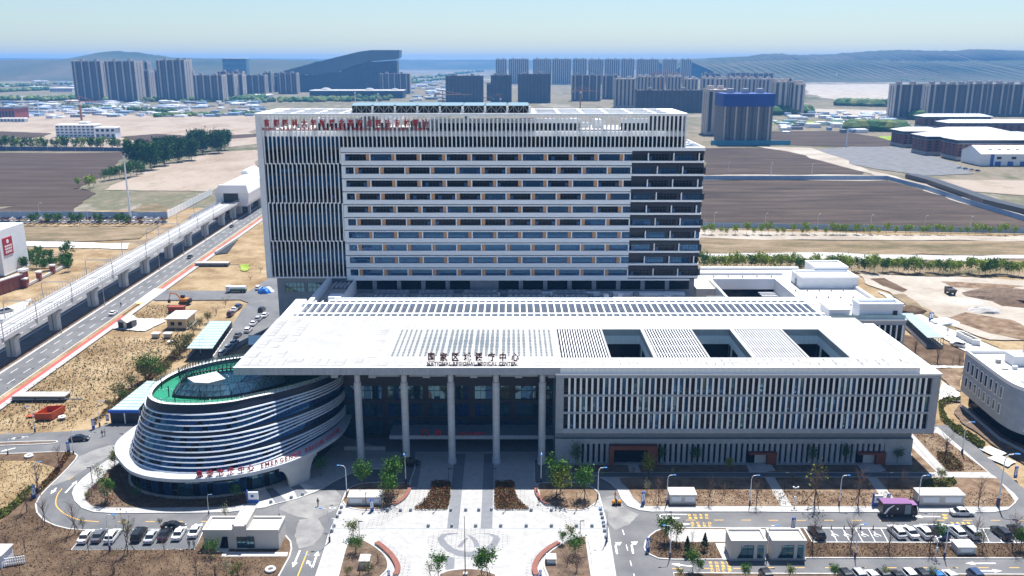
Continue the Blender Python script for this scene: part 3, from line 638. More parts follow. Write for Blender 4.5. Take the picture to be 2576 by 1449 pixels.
# podium storeys of the tower below the overhang
bx('ledge', m_spand, tower, wx0, 58, TY - .3, TY + 1.2, 20.3, 21.15)
for i in range(14):
    x = -53 + 8 * i
    if i == 5: bx('blank_panel', m_greyw, tower, x + .9, x + 7.6, TY + .9, TY + 1.25, 16.2, 20.3); continue
    g = bx('window', m_glass, tower, x + .6, x + 7.2, TY + 1.0, TY + 1.25, 17.0, 20.0)
    bx('pier', m_greyw, tower, x - .8, x + .6, TY + .7, TY + 1.2, 14, 20.3)
# visible left flank windows
for (x0, x1, z0, z1) in ((-74.6, -68.2, 16.2, 19.2), (-67.2, -60, 16.2, 19.2), (-72, -66, 7.4, 12.4), (-72, -66, 1.5, 6.2)):
    g = bx('window', m_glasst, tower, x0, x1, TY + 1.05, TY + 1.24, z0, z1)
    f = MB()
    for i in range(6): f.box(x0 + (x1 - x0) * i / 5 - .05, x0 + (x1 - x0) * i / 5 + .05, TY + .95, TY + 1.04, z0, z1)
    f.box(x0, x1, TY + .94, TY + 1.03, (z0 + z1) / 2 - .05, (z0 + z1) / 2 + .05)
    ob('window_frame', f.mesh('window_frame', m_frame), g)

# ---------------------------------------------------------------- lettering
def letters(parent, text, x0, x1, y, z, size, mat, depth=.08, pathf=None, lean=0.0):
    """upright letters fitted between x0 and x1 (or along pathf(t) -> (x, y, z, heading))"""
    n = len(text); adv = []
    for ch in text:
        if ch == ' ': adv.append((None, 0, size * .38)); continue
        me, a, b = glyph_mesh(ch, size, depth, mat); adv.append((me, a, b - a + size * (.12 if ord(ch) < 256 else .25)))
    tot = sum(a[2] for a in adv); k = (x1 - x0) / tot if pathf is None else 1.0 / tot; s = 0.0
    for me, a, wd in adv:
        if me is not None:
            if pathf is None:
                ob('letter', me, parent, (x0 + s * k - a * min(k, 1.25), y, z), 0, (min(k, 1.25), 1, 1), rot=(rad(90) - lean, 0, 0))
            else:
                X, Y, Z, hd = pathf((s + wd / 2) * k)
                hw = wd / 2
                ob('letter', me, parent, (X - math.cos(hd) * hw, Y - math.sin(hd) * hw, Z), 0, None, rot=(rad(90), 0, hd))
        s += wd
sg = thing('rooftop_sign', (-52, TY - .8, 63), 'two lines of dark red Chinese and English letters across the top fins of the tower', 'sign')
zc0 = PY((1288, 316.5), TY)[1]; ze0 = PY((1288, 326.8), TY)[1]
chars = '首都医科大学附属北京安贞医院吉林医院'
for i, ch in enumerate(chars):
    me, a, b = glyph_mesh(ch, 2.35, .12, m_red)
    ob('letter', me, sg, (-77.3 + 2.905 * i - a * .78, TY - .72, zc0), 0, (.78, 1, 1), rot=(rad(90), 0, 0))
wds = 'BEIJING ANZHEN HOSPITAL OF CAPITAL MEDICAL UNIVERSITY JILIN CAMPUS'
letters(sg, wds.replace(' ', '   '), -77.9, -26.2, TY - .72, ze0, 1.05, m_red, .08)
bx('sign_rail', m_steel, sg, -78, -26, TY - .66, TY - .58, ze0 - .12, ze0 - .04)
# ================================================================ great white roof, entrance hall and outpatient block
hall = thing('entrance_hall', (-20, 200, 0), 'entrance hall with great white slab roof, tall round columns and dark glass front', 'building')
YF, ZR = 181.3, 24.15
def slab(x0, x1, y0, y1, z0=22.45, z1=ZR, mat=m_roofw, nm='roof_slab', par=None): return bx(nm, mat, par or hall, x0, x1, y0, y1, z0, z1)
slab(-61.7, 90.6, YF + .12, 187.9); slab(-61.7, 90.6, 209.4, 219.6)
slab(-61.7, -29.6, 187.9, 209.4); slab(10.3, 11.3, 187.9, 209.4); slab(77.4, 90.6, 187.9, 209.4)
for a, b in ((22.2, 22.7), (32.4, 33.4), (44.9, 45.4), (55.0, 56.2), (67.6, 68.2)): slab(a, b, 187.9, 209.4, 22.5)
# perforated field: strips of roof with small raised skylights
slab(-29.6, 10.3, 187.9, 209.4, 22.45, ZR - .01)
m_skyl = M('grey_skylight', (.10, .14, .17), .3)
sk = []
for i in range(32):
    for j in range(18):
        x = -27.6 + i * 1.21 + .35 * (i // 5); y = 189.2 + j * 1.14
        d = math.hypot((x + 9.5) / 19, (y - 199) / 13); s = max(.42, .98 - .6 * d)
        if x < 9.6: sk.append((s * (1 + .25 * (R.random() - .5)), x, y))
sk.sort(reverse=True)
for s, x, y in sk[:300]: bx('skylight', m_skyl, hall, x - .5 * s, x + .5 * s, y - .22 - .16 * s, y + .22 + .16 * s, ZR - .02, ZR + .05)
f = MB()
for s, x, y in sk[300:]: f.box(x - .5 * s, x + .5 * s, y - .22 - .16 * s, y + .22 + .16 * s, ZR - .02, ZR + .05)
ob('skylight_field', f.mesh('skylights', m_skyl), hall, kind='stuff')
# creased metal roof trays along the rim (each one a low curved sheet)
tray = MB()
for i in range(5):
    tray.face([(0, i * .2, .02 + .09 * math.sin(i / 5 * 3.14)), (1, i * .2, .02 + .09 * math.sin(i / 5 * 3.14 + .1)), (1, i * .2 + .2, .02 + .09 * math.sin((i + 1) / 5 * 3.14)), (0, i * .2 + .2, .02 + .09 * math.sin((i + 1) / 5 * 3.14))])
tray_me = tray.mesh('roof_tray', m_roofw)
for i in range(78):
    for j in range(2):
        if R.random() < .72:
            ob('roof_tray', tray_me, hall, (-60.6 + i * 1.93, 182.2 + j * 2.4 + R.random() * .3, ZR + .002), 0, (1.75, 1.9 + R.random() * .4, .9 + R.random()))
for i in range(13):
    for j in range(3):
        if R.random() < .7: ob('roof_tray', tray_me, hall, (-60.6 + j * 3.1, 188 + i * 2.3, ZR + .002), 0, (2.0, 1.9, .8 + R.random()))
        if j == 0 and R.random() < .7: ob('roof_tray', tray_me, hall, (-33.2, 188 + i * 1.7, ZR + .002), 0, (2.4, 1.2, .8 + R.random()))
# fascia panels
pn = MB().box(.015, 1.225, -.12, .1, 0, 1.72).mesh('fascia_panel', m_stone2)
pn2 = MB().box(.015, 1.225, -.02, .12, 0, 1.35).mesh('fascia_panel_pale', m_trim)
for i in range(122):
    x = -61.7 + 1.248 * i
    if x < 10.4: ob('fascia_panel', pn, hall, (x, YF, 22.4))
    else: ob('fascia_panel', pn2, hall, (x, YF, 22.8))
bx('fascia_cap', m_trim, hall, -61.8, 90.7, YF - .2, YF + .14, ZR - .06, ZR + .06)
sp = MB().box(-.1, 0, .01, 1.2, 0, 1.72).mesh('fascia_panel_side', m_stone2)
for i in range(30): ob('fascia_panel', sp, hall, (-61.7, YF + 1.25 * i, 22.4)); 
# soffit beam and brackets
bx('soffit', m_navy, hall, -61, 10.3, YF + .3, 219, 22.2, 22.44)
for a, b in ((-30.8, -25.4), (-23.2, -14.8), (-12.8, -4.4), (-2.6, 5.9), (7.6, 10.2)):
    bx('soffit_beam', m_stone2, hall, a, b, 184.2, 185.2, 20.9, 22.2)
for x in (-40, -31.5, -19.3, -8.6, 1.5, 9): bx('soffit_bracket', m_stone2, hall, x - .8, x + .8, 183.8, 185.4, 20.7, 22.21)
# columns
def ring(cx, cy, r, z, n=20): return [(cx + r * math.cos(6.28319 * i / n), cy + r * math.sin(6.28319 * i / n), z) for i in range(n)]
m_colt = M('column_tile', (.50, .53, .57), .6, (.45, .48, .52), .7, brick=(30.0, 1.35, .025, 'xz', .7))
for x in (-34.8, -24.3, -13.8, -3.6, 6.85):
    f = MB().loft([ring(x, 183.4, 1.0, 0), ring(x, 183.4, 1.0, 1.3)]).loft([ring(x, 183.4, .82, 1.3), ring(x, 183.4, .82, 19.9)]).loft([ring(x, 183.4, .66, 19.9), ring(x, 183.4, .66, 22.4)])
    ob('column', f.mesh('column', m_colt), hall)
# glass front
YG = 196.0
zz = lambda y: PY((1137, y), YG)[1]
bx('back_wall', m_navy, hall, -44, 10.2, YG + 3.2, YG + 3.6, 0, 22.4)
bx('rear_mass', m_greyw, hall, -58, 10.0, YG + 9, 219, 0, 22.3)
pane_me = MB().face([(0, 0, 0), (1.4, 0, 0), (1.4, 0, 1), (0, 0, 1)]).mesh('glass_pane', m_glasst)
rows = [(zz(1004), zz(970)), (zz(1047), zz(1014)), (zz(1091), zz(1057))]
for (a, b) in rows:
    for i in range(39):
        x = -44 + 1.4 * i
        if abs((x + 3.6) % 10.4 - 3.2) < .7: bx('pier', m_navy, hall, x, x + 1.38, YG - .15, YG + .2, a, b); continue
        ob('glass_pane', pane_me, hall, (x, YG, a), 0, (1, 1, b - a), rot=(R.gauss(0, .008), R.gauss(0, .002), R.gauss(0, .012)), mat=R.choice([m_glasst, m_glasst, m_glasst, m_glasst, m_glassb]))
        bx('mullion', m_black, hall, x - .04, x + .04, YG - .12, YG - .02, a, b)
    bx('transom', m_black, hall, -44, 10.2, YG - .11, YG - .03, (a + b) / 2 + .4, (a + b) / 2 + .48)
for a, b in ((rows[0][1], 22.3), (rows[1][1], rows[0][0]), (rows[2][1], rows[1][0])): bx('spandrel', m_navy, hall, -44, 10.2, YG - .25, YG + .3, a, b)
# entrance canopy and ground-floor glazing
cz = PY((1137, 1101), 189.5)[1]
bx('canopy', m_greyw, hall, -29, 10.3, 189.5, YG - .2, cz - .3, cz + .55)
cp = MB().box(.01, 1.22, -.1, 0, 0, .95).mesh('canopy_panel', m_stone2)
for i in range(32): ob('canopy_panel', cp, hall, (-29 + 1.228 * i, 189.5, cz - .35))
for i in range(26):
    x = -26 + 1.4 * i
    ob('glass_pane', pane_me, hall, (x, YG - .5, .3), 0, (1, 1, cz - .9), mat=m_glass); bx('mullion', m_black, hall, x - .04, x + .04, YG - .62, YG - .52, .2, cz - .5)
bx('plinth_step', m_plazag, hall, -30, 10.2, 189, YG, .10, .2)
bx('ramp_wall', m_conc, hall, -40, -30.2, 190, 190.5, 0, 1.0)
# outpatient lettering
so = thing('outpatient_sign', (-13, 189.3, cz), 'small red outpatient lettering on the entrance canopy between the columns', 'sign')
for i, ch in enumerate('门诊楼'):
    me, a, b = glyph_mesh(ch, 1.7, .08, m_red); ob('letter', me, so, (-21.2 + 2.9 * i - a, 189.3, cz + .7), rot=(rad(90), 0, 0))
letters(so, 'OUTPATIENT', -12.7, -7.4 + 1.2, 189.3, cz + .7, 1.15, m_red)
rs = thing('roof_edge_sign', (-10, 182.6, ZR), 'dark Chinese and English lettering standing on the front rim of the white roof', 'sign')
zc0 = PY((1185, 908.5), 183.0)[1]
for i, ch in enumerate('国家区域医疗中心'):
    me, a, b = glyph_mesh(ch, 2.1, .07, m_dred); ob('letter', me, rs, (-18.75 + 2.66 * i - a * .8, 183.2, zc0 + .1), 0, (.8, 1, 1), rot=(rad(90), 0, 0))
    bx('sign_post', m_steel, rs, -18.85 + 2.66 * i + .4, -18.85 + 2.66 * i + .46, 183.3, 183.36, ZR, zc0 + .4)
    bx('sign_post', m_steel, rs, -18.85 + 2.66 * i + 1.3, -18.85 + 2.66 * i + 1.36, 183.3, 183.36, ZR, zc0 + .4)
letters(rs, 'NATIONAL REGIONAL MEDICAL CENTER', -18.9, 1.0, 182.4, PY((1185, 921), 182.4)[1] + .2, 1.1, m_dred)

# ================================================================ outpatient block
blk = thing('outpatient_block', (50, 200, 0), 'wide stone-framed block with three rows of slanted white fins beside the columned hall', 'building')
BX0, BX1, BY, BZ0, BZ1 = 9.8, 95.2, 181.0, 8.45, 22.45
# mass around the light wells
for a, b in ((9.9, 22.6), (32.6, 45.2), (55.2, 68.2), (77.5, 91.8)): bx('inner_mass', m_greyw, blk, a, b, 187.4, 210, 0, 17.2)
bx('inner_mass', m_greyw, blk, 9.9, 91.8, 184.0, 187.4, 0, 22.3); bx('inner_mass', m_greyw, blk, 9.9, 91.8, 210, 219, 0, 22.3)
bx('well_floor', m_green, blk, 22.6, 77.5, 187.4, 210, 6.0, 6.2)
for a, b in ((11.3, 22.5), (33.4, 45.0), (56.2, 67.8)): bx('slat_shade_floor', m_navy, blk, a, b, 187.5, 209.8, 17.21, 17.4)  # dark floor added below the slats to stand for shade in their gaps
for (a, b) in ((22.6, 32.5), (45.2, 55.1), (68.2, 77.5)):
    for i in range(8):
        x = a + (b - a) * i / 8
        bx('well_panel', m_spand, blk, x + .02, a + (b - a) * (i + 1) / 8 - .02, 209.2, 209.8, 20.3, 22.5)
    bx('well_wall', m_spand, blk, a, b, 209.4, 210, 13.0, 15.0); bx('well_wall', m_spand, blk, a, b, 209.4, 210, 8.6, 10.4)
    bx('well_glass', m_glass, blk, a, b, 209.7, 210, 6.2, 20.3)
    for k in range(5): bx('equipment_box', m_greyw, blk, a + .6 + 1.8 * k, a + 1.9 + 1.8 * k, 208.2, 209.3, 15.0, 16.8)
    for y0, y1, z0, z1 in ((187.9, 209.2, 20.3, 22.46),): bx('well_panel', m_spand, blk, b - .1, b + .3, y0, y1, z0, z1)
    bx('well_wall', m_spand, blk, b - .05, b + .25, 187.9, 209.2, 13, 15); bx('well_glass', m_glass, blk, b, b + .2, 187.9, 209.2, 15, 20.3)
    for y in (192, 199, 206): bx('well_pier', m_spand, blk, b - .12, b + .35, y, y + 1, 15, 20.3)
slat = MB().box(-.12, .12, 187.9, 209.4, 23.8, 24.1).mesh('slat', m_trim)
for a, b in ((11.5, 22.1), (33.5, 44.8), (56.3, 67.5)):
    n = 17
    for i in range(n): ob('slat', slat, blk, (a + (b - a) * (i + .5) / n, 0, 0))
    for y in (193.5, 199, 204.5): bx('slat_rail', m_spand, blk, a - .1, b + .1, y - .15, y + .15, 22.7, 23.25)
# the overhanging box: frame, floor bands of stone panels, glass, fins
bx('box_core', m_greyw, blk, BX0 + .3, BX1 - .3, BY + 1.0, 184.0, BZ0 + .2, BZ1 - .1)
bx('side_wall', m_stone, blk, BX1 - .3, BX1, BY, 219, BZ0, BZ1); bx('side_core', m_greyw, blk, 91.9, BX1 - .3, 184.1, 219, BZ0, BZ1 - .2)
bx('side_wall', m_stone, blk, BX0, BX0 + 1.75, BY, BY + .9, BZ0, BZ1); bx('side_wall', m_stone, blk, 93.4, BX1 - .02, BY + .003, BY + .9, BZ0, BZ1)
bx('coping', m_trim, blk, BX0 - .15, BX1 + .15, BY - .12, 184.5, BZ1, BZ1 + .35); bx('coping', m_trim, blk, 90.8, BX1 + .15, 184.5, 219, BZ1, BZ1 + .3)
bx('gutter', m_frame, blk, 92.4, 92.7, 183.5, 218.8, BZ1 + .3, BZ1 + .33)
NB = 64; bw = (93.4 - 11.55) / NB
sp1 = MB().box(.012, bw - .012, -.02, .8, 0, 1).mesh('stone_panel', m_stone2)
rowz = [(17.8, 21.75), (13.65, 17.35), (9.55, 13.2)]
bands = [(21.75, 22.45), (17.35, 17.8), (13.2, 13.65), (8.45, 9.55)]
for z0, z1 in bands:
    for i in range(NB): ob('stone_panel', sp1, blk, (11.55 + bw * i, BY, z0), 0, (1, 1, z1 - z0))
gp = MB().box(.02, bw - .02, 0, .1, 0, 1).mesh('window', m_glass)
fn = MB().loft([[(-.24, -.36, z), (.2, -.42, z), (.24, .25, z), (-.14, .3, z)] for z in (0, 1)]).mesh('fin', m_trim)
for z0, z1 in rowz:
    for i in range(NB):
        x = 11.55 + bw * i
        ob('window', gp, blk, (x, BY + .62, z0), 0, (1, 1, z1 - z0), rot=(R.gauss(0, .012), 0, R.gauss(0, .03)), mat=R.choice([m_glass, m_glass, m_glass, m_glassb, m_glasst]))
        if i: ob('fin', fn, blk, (x, BY + .45, z0), 0, (1, 1, z1 - z0), rot=(0, 0, -.12))
    f = MB()
    for i in range(NB): f.box(11.55 + bw * i + .3, 11.55 + bw * (i + 1) - .3, BY + .5, BY + .58, z0 + (z1 - z0) * .3, z0 + (z1 - z0) * .3 + .08)
    ob('transoms', f.mesh('transoms', m_frame), blk)
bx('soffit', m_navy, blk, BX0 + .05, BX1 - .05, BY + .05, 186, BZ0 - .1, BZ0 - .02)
# recessed strip of glazing, then the stone ground storey with slots
LY = 183.2
bx('recess_core', m_navy, blk, 10.2, 91.5, LY + 1.3, LY + 1.6, 0, 8.4)
for i in range(60): ob('glass_pane', pane_me, blk, (10.2 + 1.355 * i, LY + 1.1, 6.2), 0, (.95, 1, 2.2), rot=(R.gauss(0, .02), 0, R.gauss(0, .03)), mat=R.choice([m_glasst, m_glass, m_glassb]))
bx('stone_band', m_stone, blk, 9.95, 91.85, LY - .05, LY + .9, 4.95, 6.1)
bx('stone_wall', m_stone, blk, 9.95, 15.1, LY - .02, LY + .9, 0, 4.95); bx('stone_wall', m_stone, blk, 85.6, 91.85, LY - .02, LY + 12, 0, 4.95)
bx('slot_glass', m_glass, blk, 15.1, 85.6, LY + .75, LY + .9, 0, 4.95)
pil = MB().box(-.36, .36, 0, .7, 0, 4.95).mesh('pilaster', m_stone)
pils = MB().box(-.36, .36, 0, .7, 3.1, 4.95).mesh('pilaster_short', m_stone)
for i in range(56):
    x = 15.6 + 1.262 * i
    if 22.2 < x < 33.2: continue
    sh = 54 < x < 61 or 79 < x < 85.5
    ob('pilaster', pils if sh else pil, blk, (x, LY - .02, 0))
# rust-brown portals
bx('portal', m_corten, blk, 22.3, 33.2, LY - 1.5, LY + .7, 4.0, 4.95); bx('portal', m_corten, blk, 22.3, 23.3, LY - 1.5, LY + .7, 0, 4.0); bx('portal', m_corten, blk, 31.0, 33.2, LY - 1.5, LY + .7, 0, 4.0)
bx('portal_glass', m_glass, blk, 23.3, 31.0, LY + .4, LY + .6, 0, 4.0)
for x in (54.3, 79.3):
    bx('porch', m_corten, blk, x, x + 6.3, LY - 1.2, LY + .6, 2.7, 3.1); bx('porch', m_corten, blk, x + 4.2, x + 6.3, LY - 1.1, LY + .6, 0, 2.7)
    d = bx('door', m_concw, blk, x + 1.6, x + 4.2, LY + .1, LY + .3, 0, 2.6); bx('door_leaf', m_glass, blk, x + .1, x + 1.6, LY + .15, LY + .3, 0, 2.6)
    bx('handle', m_steel, d, x + 2.2, x + 2.3, LY + .02, LY + .09, 1.0, 1.6)
    bx('porch_step', m_conc, blk, x + .6, x + 5.2, LY - 4.2, LY - 1.2, .1, .32)

# ================================================================ rear podium: pergola, light well, plant yard, link, right wing
rear = thing('rear_podium', (10, 245, 0), 'white-roofed podium wing with long pergola of beams between slab roof and tower', 'building')
PZ = 24.05
bx('pergola_beam', m_trim, rear, -60.3, 84.6, 220.0, 221.2, PZ - .9, PZ)
bx('pergola_beam', m_trim, rear, -58.6, 84.2, 223.6, 224.6, PZ - 1.0, PZ); bx('pergola_beam', m_trim, rear, -58.6, 83.4, 233.6, 234.8, PZ - 1.0, PZ)
bx('pergola_beam', m_trim, rear, -61.6, -58.6, 219.7, 238.5, PZ - .9, PZ - .02)
bx('pergola_beam', m_trim, rear, -52, 83.2, 237.0, 237.7, PZ - .9, PZ - .01)
raf = MB().box(-.19, .19, 221.2, 237.0, PZ - .85, PZ - .04).mesh('rafter', m_trim)
for k in range(74):
    x = -57.4 + 1.92 * k
    if x < 83: ob('rafter', raf, rear, (x, 0, 0))
bx('well_wall', m_spand, rear, -58, 84, 237.8, 238.6, 19.6, 23.0)
bx('well_glass', m_glasst, rear, -58, 84, 238.0, 238.6, 13.0, 19.6)
for k in range(19): bx('well_pier', m_spand, rear, -58 + 7.7 * k, -56.8 + 7.7 * k, 237.6, 238.2, 12, 19.6)
bx('well_floor', m_greyw, rear, -58, 84, 219.6, 238, 11.6, 12.0); bx('side_wall', m_spand, rear, -59.6, -58, 219.6, 240, 0, 23.1)
bx('side_wall', m_spand, rear, 84, 85, 219.6, 238, 0, 23.1)
for k in range(14): bx('roof_unit', R.choice([m_concw, m_white, m_greyw]), rear, -50 + 9.5 * k + R.random() * 3, -46 + 9.5 * k + R.random() * 4, 226 + R.random() * 3, 231 + R.random() * 4, 12, 13 + R.random() * 2)
# plant yard in front of the tower
bx('parapet', m_spand, rear, -51, 62, 240.0, 240.5, 15.5, 23.9); bx('parapet', m_trim, rear, 29, 84, 239.6, 240.7, 23.3, 24.0)
bx('yard_floor', m_conc, rear, -51, 58, 240.5, 275, 0, 16.0)
chl = MB().box(0, 11, 0, 2.6, 0, 1.9)
for i in range(6): chl.loft([[(i * 1.83 + .1 + 1.63 * (.5 + .5 * math.cos(6.283 * j / 10)), 1.3 + .8 * math.sin(6.283 * j / 10), z) for j in range(10)] for z in (1.9, 2.25)])
chl_me = chl.mesh('chiller', m_greyw)
for i in range(5): 
    for y in (262, 267.5): ob('chiller_unit', chl_me, rear, (-44 + 14.2 * i, y, 16.3))
dk = MB()
for i in range(40):
    x = -8 + R.random() * 62; y = 258 + R.random() * 14
    bx('plant_unit', R.choice([m_greyw, m_spand, m_steel]), rear, x, x + 1.2 + R.random() * 2, y, y + 1 + R.random(), 16.0, 16.6 + R.random() * 1.6)
for i in range(5): dk.path([(-50 + 20 * i, 258, 16.6), (-48 + 20 * i, 273, 16.6)], .25); dk.path([(-30 + 18 * i, 256.5 + i, 16.5), (-14 + 18 * i, 256.5 + i, 16.5)], .22)
ob('plant_pipes', dk.mesh('plant_pipes', m_steel), rear)
bx('duct', m_spand, rear, 0, 56, 271, 273.5, 16.05, 17.0); bx('vent_hood', m_white, rear, 12.5, 14.3, 268, 269, 16.2, 18.2)
# link roof left of the yard
bx('link_block', m_greyw, rear, -59.6, -51.2, 240.0, 276, 0, 19.0); bx('link_deck', m_conc, rear, -59, -51.6, 240.4, 275.6, 19.0, 19.15)
bx('link_parapet', m_spand, rear, -60.3, -59.0, 237, 276, 0, 21.2); bx('link_parapet', m_spand, rear, -51.6, -51.1, 252, 276, 15.5, 20.6); bx('stair_head', m_spand, rear, -55, -51.2, 250, 254, 19, 21.5)
for k in range(5): ob('cooling_duct', MB().tube((-57.5 + 1.35 * k, 268, 19.8), (-57 + 1.35 * k, 273.5, 19.8), .42, .42, 10).mesh('cooling_duct', m_steel), rear)
# right wing
W = 17.0
for (a, b, c_, d) in ((60.9, 67.8, 276.6, 304), (67.8, 113.5, 287.2, 304), (89.8, 113.5, 242.2, 287.2), (60.9, 89.8, 240.8, 258)): bx('wing_roof', m_concw, rear, a, b, c_, d, 0, W)
bx('court_floor', m_soil, rear, 67.8, 89.8, 258, 287.2, .1, .3)
bx('court_glass', m_glass, rear, 67.8, 89.8, 286.7, 287.15, .3, 14.2); bx('court_wall', m_spand, rear, 67.6, 89.9, 286.5, 287.3, 14.2, 17.9)
bx('court_wall', m_spand, rear, 89.5, 90.1, 258, 286.5, 12.5, 17.9); bx('court_glass', m_glass, rear, 89.7, 89.85, 258, 286.5, .3, 12.5)
bx('court_wall', m_trim, rear, 67.2, 67.95, 250, 286.5, 14, 17.95); bx('court_screen', m_conc, rear, 60.9, 66.5, 262, 262.4, 14, 18.4)
for k in range(13): bx('court_louver', m_spand, rear, 83.6, 89.4, 259 + 2.1 * k, 259.5 + 2.1 * k, 13.4, 13.7)
for (a, b, c_, d, z1) in ((103, 114.4, 287.0, 297, W + 5.0), (95.2, 114.2, 277, 286.9, W + 3.9)):
    bx('roof_hut', m_white, rear, a, b, c_, d, W - 1, z1 - .6)
    for q in ((a - .1, b + .1, c_ - .1, c_ + .5), (a - .1, b + .1, d - .5, d + .08), (a - .1, a + .5, c_ + .5, d - .5), (b - .5, b + .1, c_ + .5, d - .5)): bx('roof_hut_parapet', m_trim, rear, *q, z1 - .6, z1)
bx('hut_door', m_greyw, rear, 95.05, 95.18, 281, 282.6, W, W + 2.2)
for q in ((112.9, 113.7, 242.2, 276.8), (67.8, 103, 303.3, 304.1), (60.8, 95, 295.5, 296.2)): bx('wing_parapet', m_trim, rear, *q, W, W + 1.0)
for k in range(6):
    for j in range(4):
        x = 92.5 + 3.9 * k; y = 248 + 8.5 * j
        if x < 112: ob('roof_vent', MB().tube((x, y, W), (x, y, W + .6), .22, .22, 8).mesh('roof_vent', m_greyw), rear)
for k in range(5): ob('roof_vent', MB().tube((70 + 5 * k, 292, W), (70 + 5 * k, 292, W + .6), .22, .22, 8).mesh('roof_vent', m_greyw), rear)
bx('roof_walkway', m_greyw, rear, 92, 112, 262.9, 263.0, W + .01, W + .07); bx('roof_walkway', m_greyw, rear, 97.9, 98, 246, 276, W + .01, W + .06); bx('roof_walkway', m_greyw, rear, 105.9, 106, 246, 276, W + .01, W + .06)
bx('stair_box', m_spand, rear, 101.2, 113.7, 242.6, 248, W - .5, 20.6)
for q in ((101.0, 113.9, 242.4, 243.0), (101.0, 113.9, 247.6, 248.2), (101.0, 101.6, 243, 247.6), (113.3, 113.9, 243, 247.6)): bx('stair_parapet', m_spand, rear, *q, 20.6, 21.5)
bx('stair_door', m_black, rear, 111.0, 112.3, 242.45, 242.55, 17.8, 19.4)
bx('end_wall', m_stone2, rear, 92.2, 114.6, 241.3, 242.2, 0, 16.7); bx('end_wall', m_trim, rear, 92.2, 114.7, 241.1, 242.6, 16.7, 17.15)
bx('deck_rail', m_canopy, rear, 92.5, 114.4, 241.6, 241.7, 17.15, 18.3)
for k in range(9):
    bx('slot_window', m_glass, rear, 98.6 + 1.72 * k, 99.7 + 1.72 * k, 241.2, 241.3, 10.6, 15.4); bx('slot_window', m_glass, rear, 98.6 + 1.72 * k, 99.7 + 1.72 * k, 241.2, 241.3, 4.6, 9.4)
    bx('slot_fin', m_trim, rear, 99.8 + 1.72 * k, 100.15 + 1.72 * k, 240.95, 241.3, 10.6, 15.4)
bx('end_side', m_stone2, rear, 113.6, 114.5, 242.2, 304, 0, 16.9); bx('low_hut', m_spand, rear, 92.4, 98.4, 242.4, 250, W - .5, 19.4); bx('low_hut_cap', m_trim, rear, 92.2, 98.6, 242.2, 250.2, 19.4, 19.9)
# ================================================================ curved emergency centre
em = thing('emergency_centre', (-62, 188, 0), 'oval emergency building wrapped in sweeping white bands with bright green roof', 'building')
EC = (-62.0, 188.0); NA = 96
def polar(pts):
    d = smooth(pts, 14); q = sorted((math.atan2(y - EC[1], x - EC[0]) % 6.28319, math.hypot(x - EC[0], y - EC[1])) for x, y in d)
    q = [(q[-1][0] - 6.28319, q[-1][1])] + q + [(q[0][0] + 6.28319, q[0][1])]
    out = []
    for i in range(NA):
        a = 6.28319 * i / NA
        for (a0, r0), (a1, r1) in zip(q, q[1:]):
            if a0 <= a <= a1: out.append(r0 + (r1 - r0) * (a - a0) / max(a1 - a0, 1e-9)); break
    return out
top_c = polar([(-79.8, 177.6), (-75.8, 173.3), (-71, 172.2), (-65.3, 172.3), (-60.2, 173.7), (-56.5, 176.1), (-50.7, 180), (-44, 186.5), (-40.5, 194), (-43, 202), (-52, 206.5), (-60, 205.5), (-67.3, 202.9), (-73.5, 199.4), (-78.9, 193), (-80.8, 185)])
bot_c = polar([(-84.7, 176.4), (-81.5, 171.3), (-77, 167.8), (-71.8, 165.9), (-65.2, 165.5), (-59.1, 166.9), (-51.6, 171.3), (-44.9, 180.2), (-41, 189.9), (-41, 199), (-48, 206), (-58, 209), (-68, 208), (-78, 202), (-84.5, 193), (-86.4, 184)])
led_c = polar([(-90.0, 183.5), (-88.2, 177), (-85.5, 172.9), (-81.1, 167.8), (-76.7, 165.1), (-71.9, 163.8), (-67.5, 163.5), (-63.4, 163.9), (-57.3, 165.4), (-51, 168.5), (-46, 172.8), (-42.3, 178.4), (-39.6, 185), (-39, 192), (-40, 200), (-46, 208), (-58, 212), (-70, 211), (-81, 205), (-88, 195)])
base_c = polar([(-86.0, 184), (-85.2, 178), (-82.9, 172.8), (-79.1, 169.5), (-73.7, 167.4), (-67.0, 166.9), (-58.7, 168.6), (-51.5, 173), (-46, 181), (-43, 191), (-44, 200), (-50, 206), (-60, 208), (-70, 206), (-79, 201), (-84.5, 193)])
ZB, ZT = 6.3, 19.0
def fac(i, z, out=0.0):
    t = (z - ZB) / (ZT - ZB); r = bot_c[i % NA] * (1 - t) + top_c[i % NA] * t + out; a = 6.28319 * i / NA
    return (EC[0] + r * math.cos(a), EC[1] + r * math.sin(a), z)
def pc(c, i, z, out=0.0):
    a = 6.28319 * i / NA; r = c[i % NA] + out
    return (EC[0] + r * math.cos(a), EC[1] + r * math.sin(a), z)
def eswing(i):     # 0 on the left and front, 1 at the right end where the bands gather
    a = (6.28319 * i / NA + 1.6) % 6.28319
    s = min(1, max(0, (a - .05) / 1.25)); s = s * s * (3 - 2 * s)
    return s if a < 2.6 else max(0, 1 - (a - 2.6) / .6)
tiers = [[17.15, 16.15, 15.1, 13.95], [13.0, 12.1, 11.2, 10.2], [9.25, 8.35, 7.4, 6.5]]
core = [[fac(i, z, -.5) for i in range(NA)] for z in (ZB, 10, 14, 17.9)]
ob('core_wall', MB().loft(core).mesh('core_wall', m_glassb, True), em)
def bandz(t, k, i): return tiers[t][0] + (tiers[t][k] - tiers[t][0]) * (1 - .42 * eswing(i)) + (.25 - .2 * t) * eswing(i)
m_band = M('white_band_enamel', (.70, .755, .83), .4, (.66, .715, .79), .4)
